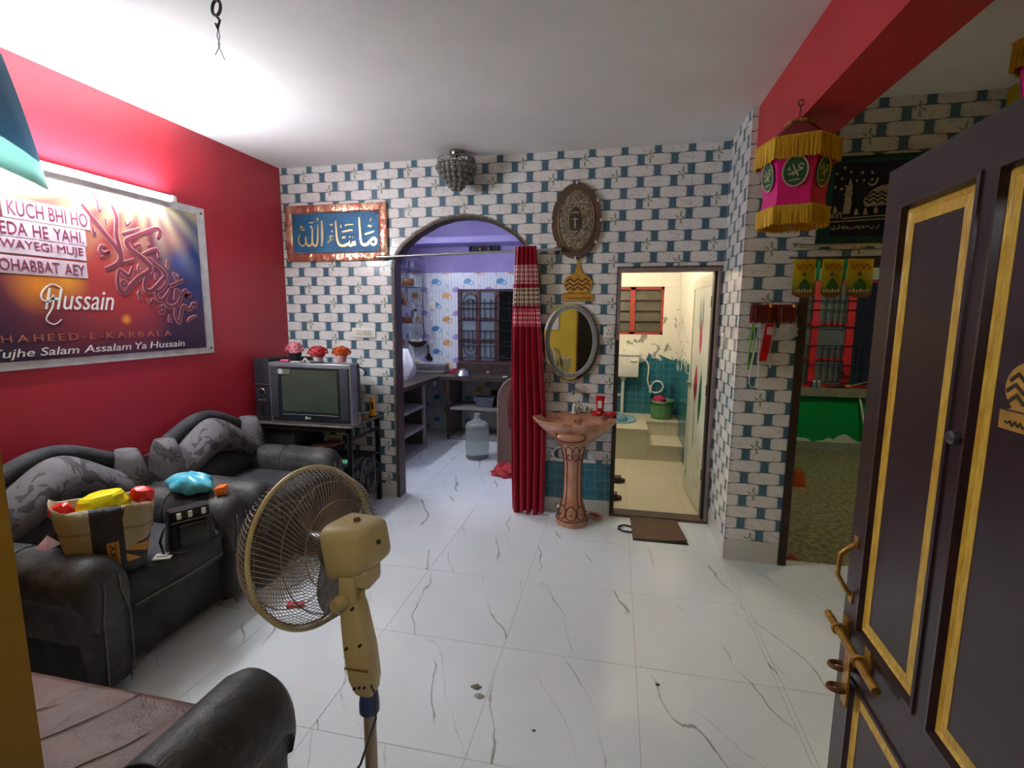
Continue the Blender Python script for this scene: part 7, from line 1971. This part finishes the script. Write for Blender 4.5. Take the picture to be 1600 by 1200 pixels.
def steel_pot(label, c, r, h, cat='pot', name='steel_pot', m=None):
    return small(name, label, cat, MB().lathe([(r * 0.8, 0), (r * 0.95, 0.012), (r, h * 0.5), (r * 0.98, h), (r * 1.06, h + 0.004), (r * 0.94, h - 0.004), (r * 0.9, h * 0.3), (r * 0.7, 0.02)], 22), m or M_STEEL, c)
steel_pot('shiny steel pot on the upper rack shelf', (-2.355, 1.85, 1.891), 0.085, 0.10)
steel_pot('brass coloured pot on the upper rack shelf', (-2.35, 2.18, 1.891), 0.09, 0.085, m=mat('brass_pot', (176, 128, 86), 0.35, 0.7))
steel_pot('small steel tumbler on the top rack shelf', (-2.34, 1.80, 2.106), 0.04, 0.10, 'tumbler', 'steel_tumbler')
steel_pot('steel tumbler at the back of the top rack shelf', (-2.34, 2.32, 2.106), 0.04, 0.10, 'tumbler', 'steel_tumbler')
steel_pot('dark pan on the middle rack shelf', (-2.35, 1.86, 1.656), 0.09, 0.07, 'pan', 'pan', mat('pan_dark', (70, 62, 60), 0.4, 0.5))
steel_pot('copper bowl on the middle rack shelf', (-2.35, 2.15, 1.656), 0.08, 0.06, 'bowl', 'copper_bowl', mat('copper_bowl', (170, 104, 66), 0.35, 0.7))
steel_pot('copper pan on the lowest rack shelf', (-2.35, 2.2, 1.436), 0.085, 0.06, 'pan', 'copper_pan', mat('copper_bowl', (170, 104, 66)))
pan = thing('frying_pan', 'large steel lid leaning against the front of the dish rack', 'lid', (-2.235, 2.02, 1.436))
MPn = Matrix.Translation((-2.232, 2.02, 1.58)) @ Matrix.Rotation(math.radians(80), 4, 'Y')
build('lid', MB().lathe([(0.135, 0.0), (0.14, 0.004), (0.12, 0.02), (0.06, 0.04), (0.02, 0.045)], 28, M=MPn), M_STEEL, pan, smooth=40)
build('lid_knob', MB().lathe([(0.01, 0.045), (0.018, 0.06), (0.012, 0.068)], 12, M=MPn), M_BLACKM, pan, smooth=40)
# wok on the corner hook and ladle
wk_ = thing('wok', 'brown wok with white garlic hanging below the dish rack', 'wok', (-2.28, 2.37, 1.10))
build('bowl', MB().lathe([(0.03, 1.115), (0.08, 1.135), (0.125, 1.18), (0.13, 1.195), (0.12, 1.19), (0.07, 1.145), (0.02, 1.125)], 24, (-2.29, 2.34, 0)), mat('wok_brown', (92, 66, 50), 0.5, 0.3), wk_, smooth=40)
build('wall_bracket', MB().box(-2.32, -2.26, 2.43, 2.49, 1.15, 1.175).tube([(-2.25, 2.44, 1.17), (-2.24, 2.442, 1.30), (-2.25, 2.44, 1.43)], 0.006, 6), mat('hook_iron', (72, 62, 74)), wk_)
rg = random.Random(14)
for i in range(9):
    small('garlic_bulb', 'white garlic bulb heaped in the brown wok', 'garlic', MB().lathe([(0.006, 0), (0.02, 0.008), (0.022, 0.02), (0.008, 0.036), (0.003, 0.046)], 10), M_WHITEP, (-2.29 + rg.uniform(-.075, .06), 2.34 + rg.uniform(-.06, .05), 1.155 + rg.uniform(0.0, 0.03)), rg.uniform(0, 3), smooth=60)['group'] = 'garlic bulbs in the wok'
ld = thing('spatula', 'dark metal spatula hanging on the cup print wall', 'spatula', (-2.185, 2.48, 0.93))
build('handle', MB().tube([(-2.205, 2.478, 1.14), (-2.195, 2.478, 1.03)], [0.010, 0.008], 8), M_BLACKM, ld, smooth=40)
build('blade', MB().prism([(-2.205, 1.03), (-2.185, 1.03), (-2.135, 0.95), (-2.16, 0.925), (-2.215, 0.93), (-2.235, 0.96)], lambda u, v: (u, 2.474, v), lambda u, v: (u, 2.482, v)), M_BLACKM, ld)
plate('white switch plate on the cup print kitchen wall', -2.185, -2.085, 2.478, 2.49, 1.60, 1.71, 'y', [(0.3, 0.7, 0.3, 0.7, 'r')])
small('pipe_stub', 'short white pipe stub under the corner of the counter', 'pipe', MB().cyl((0, 0, 0), (0, 0, 0.07), 0.016, seg=12), M_WHITEP, (-1.93, 1.975, KT - 0.115))
# ventilator
vt = thing('ventilator', 'dark ventilator box with clutter under the loft slab', 'ventilator', (-1.42, 2.49, 2.37))
build('frame', MB().box(-1.62, -1.605, 2.455, 2.489, 2.335, 2.399).box(-1.255, -1.24, 2.455, 2.489, 2.335, 2.399).box(-1.62, -1.24, 2.455, 2.489, 2.335, 2.345), mat('vent_dark', (30, 30, 40), 0.6), vt)
build('back', MB().box(-1.605, -1.255, 2.48, 2.489, 2.345, 2.399), mat('vent_dark', (30, 30, 40)), vt)
small('tin_can', 'shiny tin in the ventilator', 'tin', MB().lathe([(0.018, 0), (0.018, 0.04), (0.014, 0.045)], 12), M_STEEL, (-1.36, 2.462, 2.345))
small('brass_cup', 'small brown cup in the ventilator', 'cup', MB().lathe([(0.02, 0), (0.026, 0.03), (0.024, 0.03), (0.018, 0.005)], 12), mat('brass_pot', (176, 128, 86)), (-1.47, 2.462, 2.345))
# kitchen window
def window(name, label, x0, x1, z0, z1, y0, m_frame, posts, pane_m, openings, bars_h, bars_v, bar_y, bar_m, arcs=(), bar_r=0.006, rails=()):
    w = struct(name, MB().box(x0, x1, y0, y0 + 0.05, z0, z0 + 0.03).box(x0, x1, y0, y0 + 0.05, z1 - 0.03, z1).box(x0, x0 + 0.03, y0, y0 + 0.05, z0, z1).box(x1 - 0.03, x1, y0, y0 + 0.05, z0, z1), m_frame, label=label)
    for a, b in posts:
        build('post', MB().box(a, b, y0 - 0.005, y0 + 0.045, z0, z1), m_frame, w)
    for a, b, c, d in openings:
        build('pane', MB().box(a, b, y0 + 0.022, y0 + 0.028, c, d), pane_m, w)
    for a, b, c in rails:
        build('sash_rail', MB().box(a, b, y0 + 0.005, y0 + 0.04, c - 0.014, c + 0.014), m_frame, w)
    for z_ in bars_h:
        build('grille_bar', MB().cyl((x0, bar_y, z_), (x1, bar_y, z_), bar_r, seg=6), bar_m, w)
    for x_, a, b in bars_v:
        build('grille_bar', MB().cyl((x_, bar_y, a), (x_, bar_y, b), bar_r, seg=6), bar_m, w)
    for cx, cz, R_, a0, a1 in arcs:
        build('grille_scroll', MB().tube([(cx + R_ * math.cos(a0 + (a1 - a0) * k / 14), bar_y, cz + R_ * math.sin(a0 + (a1 - a0) * k / 14)) for k in range(15)], bar_r, 6), bar_m, w)
    return w
M_KWF = mat('kitchen_window_wood', (84, 38, 46), 0.5)
M_FROST = mat('frosted_grey_glass', (126, 140, 152), 0.45, var=0.08, scale=3)
M_GRILL = mat('grille_blue_black', (26, 34, 46), 0.5, 0.3)
PI = math.pi
window('window_1', 'barred kitchen window with maroon wooden shutters', -1.787, -0.985, 0.915, 1.866, 2.51, M_KWF, ((-1.78, -1.745), (-1.55, -1.495), (-1.30, -1.235)), M_FROST,
       ((-1.745, -1.55, 0.945, 1.836), (-1.495, -1.30, 0.945, 1.836)), (0.985, 1.14, 1.195, 1.335, 1.47, 1.69, 1.62), 
       [(x_, a, b) for a, b in ((1.47, 1.74), (0.99, 1.335)) for x_ in (-1.43, -1.35)] + [(x_, 1.47, 1.74) for x_ in (-1.65, -1.59)] + [(x_, 1.1, 1.335) for x_ in (-1.71, -1.65, -1.59)] + [(-1.71, 1.47, 1.72), (-1.53, 1.47, 1.72), (-1.28, 1.47, 1.72), (-1.10, 1.47, 1.72)], 2.502, M_GRILL,
       ((-1.62, 1.72, 0.09, 0, PI), (-1.62, 1.69, 0.05, 0, PI), (-1.62, 1.10, 0.09, PI, 2 * PI), (-1.62, 1.12, 0.05, PI, 2 * PI), (-1.19, 1.72, 0.09, 0, PI), (-1.19, 1.10, 0.09, PI, 2 * PI)), rails=((-1.745, -1.55, 1.49), (-1.495, -1.30, 1.49), (-1.745, -1.55, 1.21), (-1.495, -1.30, 1.21)))

# ------------------------------------------------------------------ bathroom
M_BPLAT = M_BATHFLOOR
pf = thing('toilet_platform', 'raised cream marble toilet platform with a step', 'platform', (0.3, 1.9, 0))
build('platform_block', MB().box(-0.088, 0.605, 1.605, 2.489, 0.0, 0.325), M_BPLAT, pf)
build('platform_block', MB().box(0.605, 0.974, 2.06, 2.489, 0.0, 0.325), M_BPLAT, pf)
build('platform_top', MB().box(-0.088, 0.615, 1.59, 2.489, 0.325, 0.34).box(0.615, 0.974, 2.05, 2.489, 0.325, 0.34), M_BPLAT, pf)
build('step_block', MB().box(0.606, 0.974, 1.605, 2.059, 0.0, 0.16), M_BPLAT, pf)
build('step_top', MB().box(0.606, 0.974, 1.59, 2.059, 0.16, 0.174), M_BPLAT, pf)
sp_ = thing('squat_toilet', 'pale blue ceramic squat toilet pan set in the platform', 'toilet', (0.3, 2.05, 0.34))
rim = []
def pn2(sx_, sy_, z_): return [(0.295 + sx_ * math.cos(a), 2.06 + sy_ * math.copysign(abs(math.sin(a)) ** 0.7, math.sin(a)), z_) for a in [2 * PI * k / 32 for k in range(32)]]
build('rim', MB().rings([pn2(0.215, 0.25, 0.3405), pn2(0.215, 0.25, 0.356), pn2(0.12, 0.19, 0.362), pn2(0.10, 0.17, 0.345)]), mat('pan_blue_ceramic', (160, 200, 214), 0.15), sp_, smooth=40)
build('hood', MB().ball((0.30, 1.93, 0.36), 0.11, 0.10, 0.075, 20, 10), mat('pan_hood_blue', (96, 150, 176), 0.2), sp_, smooth=True)
ci = thing('toilet_cistern', 'white plastic toilet cistern on the teal tiles', 'cistern', (0.33, 2.42, 0.8))
build('tank', MB().rbox(0.13, 0.525, 2.345, 2.489, 0.80, 1.06, 0.02, 3), M_WHITEP, ci, smooth=40)
build('lid', MB().rbox(0.12, 0.532, 2.335, 2.489, 1.06, 1.105, 0.012, 2), M_WHITEP, ci, smooth=40)
build('lever', MB().tube([(0.50, 2.345, 1.0), (0.47, 2.335, 0.998), (0.43, 2.335, 1.01)], 0.008, 8), M_WHITEP, ci, smooth=True)
fp_ = thing('flush_pipe', 'white flush pipe under the cistern', 'pipe', (0.345, 2.42, 0.36))
build('pipe', MB().cyl((0.345, 2.42, 0.34), (0.345, 2.42, 0.775), 0.02, seg=14), M_WHITEP, fp_, smooth=40)
build('collar', MB().cyl((0.345, 2.42, 0.765), (0.345, 2.42, 0.80), 0.034, seg=16), M_WHITEP, fp_, smooth=40)
hs2 = thing('spray_hose', 'white hose curling from the cistern to the bucket', 'hose', (0.6, 2.45, 0.9))
build('hose', MB().tube(smooth_path([(0.525, 2.43, 1.03), (0.56, 2.44, 1.03), (0.61, 2.46, 1.0), (0.645, 2.465, 0.93), (0.645, 2.465, 0.84), (0.64, 2.46, 0.76), (0.66, 2.46, 0.69), (0.70, 2.455, 0.62), (0.78, 2.45, 0.62), (0.825, 2.45, 0.68), (0.79, 2.45, 0.745), (0.72, 2.45, 0.745), (0.68, 2.455, 0.68)]), 0.011, 8), M_WHITEP, hs2, smooth=True)
build('spray_head', MB().cyl((0.678, 2.445, 0.69), (0.675, 2.43, 0.61), 0.02, 0.015, 12), M_WHITEP, hs2, smooth=40)
bk = thing('bucket', 'green plastic bucket on the bathroom platform', 'bucket', (0.80, 2.255, 0.34))
M_BKT = mat('bucket_green', (66, 140, 84), 0.4, c2=(120, 160, 110), scale=9)
build('body', MB().lathe([(0.112, 0.34), (0.118, 0.35), (0.135, 0.50), (0.137, 0.54), (0.146, 0.545), (0.146, 0.56), (0.138, 0.56), (0.132, 0.53), (0.112, 0.36), (0.02, 0.355)], 30, (0.80, 2.255, 0)), M_BKT, bk, smooth=40)
build('rim_band', MB().torus((0.80, 2.255, 0.525), (0, 0, 1), 0.139, 0.006, 30, 6), mat('bucket_dark_green', (40, 100, 62), 0.4), bk, smooth=True)
build('handle', MB().tube([(0.80 - 0.144, 2.255, 0.545), (0.70, 2.125, 0.545), (0.80, 2.10, 0.54), (0.90, 2.125, 0.545), (0.80 + 0.144, 2.255, 0.545)], 0.004, 6), M_STEEL, bk, smooth=True)
o = build('pink_cloth', heap(0.765, 2.225, 0.075, 0.065, 0.06, 15, z0=0.545), mat('pink_rag', (206, 50, 110), 0.8, c2=(150, 20, 60), scale=25), smooth=60, base=(0.765, 2.225, 0.545)); tag(o, 'pink cloth heaped in the green bucket', 'cloth')
small('toilet_brush', 'dark teal toilet brush handle leaning in the bathroom corner', 'brush', MB().cyl((0, 0, 0), (0.06, 0.03, 0.36), 0.011, seg=8).lathe([(0.02, 0), (0.03, 0.02), (0.03, 0.06), (0.012, 0.09)], 10), mat('teal_plastic', (20, 92, 96), 0.4), (0.865, 2.43, 0.34))
M_BWF = mat('bathroom_window_red', (172, 62, 46), 0.5, var=0.15)
M_LOUV = mat('smoky_louvre', (96, 92, 80), 0.3, var=0.15, scale=6)
w2 = struct('window_2', MB().box(BW[0], BW[1], 2.495, 2.56, BW[2], BW[2] + 0.03).box(BW[0], BW[1], 2.495, 2.56, BW[3] - 0.035, BW[3]).box(BW[1] - 0.03, BW[1], 2.495, 2.56, BW[2], BW[3]).box(BW[0], BW[0] + 0.03, 2.495, 2.56, BW[2], BW[3]), M_BWF, label='red framed louvre window in the bathroom')
build('post', MB().box(0.40, 0.46, 2.495, 2.555, BW[2], BW[3]), M_BWF, w2)
for k in range(4):
    z0 = BW[2] + 0.035 + 0.127 * k
    for a, b in ((BW[0] + 0.03, 0.40), (0.46, BW[1] - 0.03)):
        build('louvre_pane', MB().add([(a, 2.515, z0), (b, 2.515, z0), (b, 2.535, z0 + 0.115), (a, 2.535, z0 + 0.115), (a, 2.521, z0), (b, 2.521, z0), (b, 2.541, z0 + 0.115), (a, 2.541, z0 + 0.115)], [(0, 1, 2, 3), (7, 6, 5, 4), (0, 4, 5, 1), (2, 6, 7, 3), (1, 5, 6, 2), (0, 3, 7, 4)]), M_LOUV, w2)
    if k: build('louvre_bar', MB().box(BW[0] + 0.03, BW[1] - 0.03, 2.508, 2.516, z0 - 0.012, z0), mat('louvre_bar_dark', (74, 26, 24), 0.5), w2)
def sandal(label, cx, cy, rz):
    th = thing('sandal', label, 'sandal', (cx, cy, 0.0), (0, 0, rz))
    out = [(0.045 * math.cos(a) * (1.0 if math.sin(a) > 0 else 0.8) , 0.125 * math.sin(a)) for a in [2 * PI * k / 24 for k in range(24)]]
    build('sole', MB().prism(out, lambda u, v: (u, v, 0.0), lambda u, v: (u, v, 0.034)), mat('sandal_brown', (74, 48, 44), 0.5), th, local=True)
    build('strap', MB().rings([[(0.045 * math.cos(a), y_, 0.032 + 0.035 * math.sin(a)) for a in [PI * k / 10 for k in range(11)]] + [(0.038 * math.cos(a), y_, 0.032 + 0.029 * math.sin(a)) for a in [PI * k / 10 for k in range(10, -1, -1)]] for y_ in (0.01, 0.085)]), mat('sandal_strap', (58, 36, 34), 0.45), th, local=True)
sandal('brown sandal pointing out behind the bathroom door jamb, farther in', 0.25, 0.80, -1.45)
sandal('brown sandal lying just inside the bathroom threshold', 0.215, 0.345, -1.5)

# ------------------------------------------------------------------ verandah
M_VRED = mat('verandah_window_red', (200, 30, 48), 0.4, var=0.1)
M_VPANE = mat('grey_shutter_glass', (104, 106, 116), 0.35, var=0.08, scale=3)
vx = [(x_, a, b) for a, b in ((1.427, 1.95), (0.80, 1.215)) for x_ in (2.335, 2.40, 2.56, 2.63, 2.69, 2.75, 2.90, 2.96, 3.05)]
window('window_3', 'red framed verandah window behind a black scroll grille', VW[0], VW[1], VW[2], VW[3], 2.53, M_VRED, ((2.43, 2.50), (2.785, 2.865)), M_VPANE,
       ((VW[0] + 0.03, 2.43, 0.77, 1.92), (2.50, 2.785, 0.77, 1.92)), (0.80, 1.215, 1.427, 1.62, 1.72, 1.0), vx, 2.508, M_GRILL,
       ((2.86, 0.98, 0.13, PI, 2 * PI), (2.86, 0.96, 0.085, PI, 2 * PI)), bar_r=0.0055, rails=((VW[0], 2.43, 1.46), (2.5, 2.79, 1.46), (VW[0], 2.43, 1.06), (2.5, 2.79, 1.06)))
for i, x_ in enumerate((2.482, 2.53)):
    th = thing('medicine_bottle', 'small blue labelled bottle with a white cap on the verandah sill', 'bottle', (x_, 2.462, 0.735), group='bottles on the verandah sill')
    build('bottle', MB().lathe([(0.018, 0.735), (0.019, 0.74), (0.019, 0.785), (0.012, 0.797)], 14, (x_, 2.462, 0)), mat('bottle_blue', (120, 160, 190), 0.3, c2=(60, 120, 130), scale=60), th, smooth=40)
    build('cap', MB().cyl((x_, 2.462, 0.797), (x_, 2.462, 0.82), 0.014, seg=12), M_WHITEP, th, smooth=40)
br_ = thing('hand_brush', 'short yellow headed broom lying on the verandah sill', 'broom', (2.83, 2.462, 0.735))
build('head', MB().tube([(2.80, 2.462, 0.757), (2.83, 2.462, 0.76), (2.86, 2.462, 0.765)], [0.018, 0.024, 0.016], 12), mat('broom_yellow', (190, 150, 60), 0.7), br_, smooth=40)
build('handle', MB().cyl((2.86, 2.462, 0.766), (3.15, 2.455, 0.86), 0.008, seg=8), mat('broom_stick', (150, 130, 90), 0.6), br_, smooth=40)
build('bristles', MB().tube([(2.80, 2.462, 0.757), (2.70, 2.46, 0.752), (2.60, 2.458, 0.745)], [0.016, 0.012, 0.003], 10), mat('bristle_dark', (44, 34, 26), 0.9), br_, smooth=True)
o = build('white_stick', MB().cyl((2.965, 2.46, 0.63), (3.05, 2.30, 0.0), 0.012, seg=8), M_WHITEP, base=(3.05, 2.30, 0)); tag(o, 'white stick leaning on the green dado in the verandah', 'stick')
ob_ = thing('carry_bag', 'small orange plastic carry bag on the verandah floor', 'plastic bag', (1.93, 1.08, 0.0))
rings = []
rg = random.Random(19)
for i in range(8):
    q = i / 7
    rings.append([(1.93 + (0.075 - 0.03 * q) * math.cos(b) * (1 + rg.uniform(-.1, .1)), 1.08 + 0.05 * math.sin(b) * (1 - 0.5 * q), 0.135 * q) for b in [2 * PI * k / 14 for k in range(14)]])
M_ORB = mat('orange_polythene', (214, 96, 40), 0.4, bump=0.4, bscale=25)
build('body', MB().rings(rings), M_ORB, ob_, smooth=50)
build('handle', MB().tube([(1.90, 1.08, 0.13), (1.905, 1.08, 0.165), (1.93, 1.08, 0.175), (1.95, 1.08, 0.16), (1.955, 1.08, 0.13)], 0.006, 6), M_ORB, ob_, smooth=True)
o = build('red_scrap', heap(1.40, -0.44, 0.03, 0.025, 0.02, 20, z0=-0.001), mat('scrap_red', (190, 84, 64), 0.7), smooth=60, base=(1.40, -0.44, 0)); tag(o, 'small red paper scrap on the floor at the verandah threshold', 'scrap')

# ------------------------------------------------------------------ things on the front wall seen in the mirror
plate('large white switch board on the yellow front wall', -0.78, -0.56, -3.42, -3.402, 1.34, 1.60, 'x', [])

# ------------------------------------------------------------------ litter on the hall floor
def crumb(label, x_, y_, r, h, m, seed):
    o = build('dust_clump', heap(x_, y_, r, r * 0.7, h, seed, n=5, m=14), m, smooth=60, base=(x_, y_, 0)); tag(o, label, 'dust clump', 'specks of litter on the hall floor')
M_DUST = mat('dust_grey', (120, 112, 100), 0.9); M_DKBIT = mat('dark_crumb', (60, 52, 46), 0.9)
crumb('grey dust smudge on the marble tiles in front of the fan', -0.27, -1.955, 0.022, 0.006, M_DUST, 1)
crumb('pale fluff beside the grey dust smudge on the marble tiles', -0.245, -2.0, 0.02, 0.008, mat('pale_fluff', (176, 170, 158), 0.9), 2)
crumb('dark crumb on the open marble floor', 0.47, -1.78, 0.009, 0.005, M_DKBIT, 3)
crumb('dark crumb on the open marble floor', 0.0, -2.12, 0.007, 0.004, M_DKBIT, 4)
crumb('dark crumb on the open marble floor', 0.62, -2.2, 0.008, 0.004, M_DKBIT, 5)
# ------------------------------------------------------------------ lights inside their lamps: see builders above
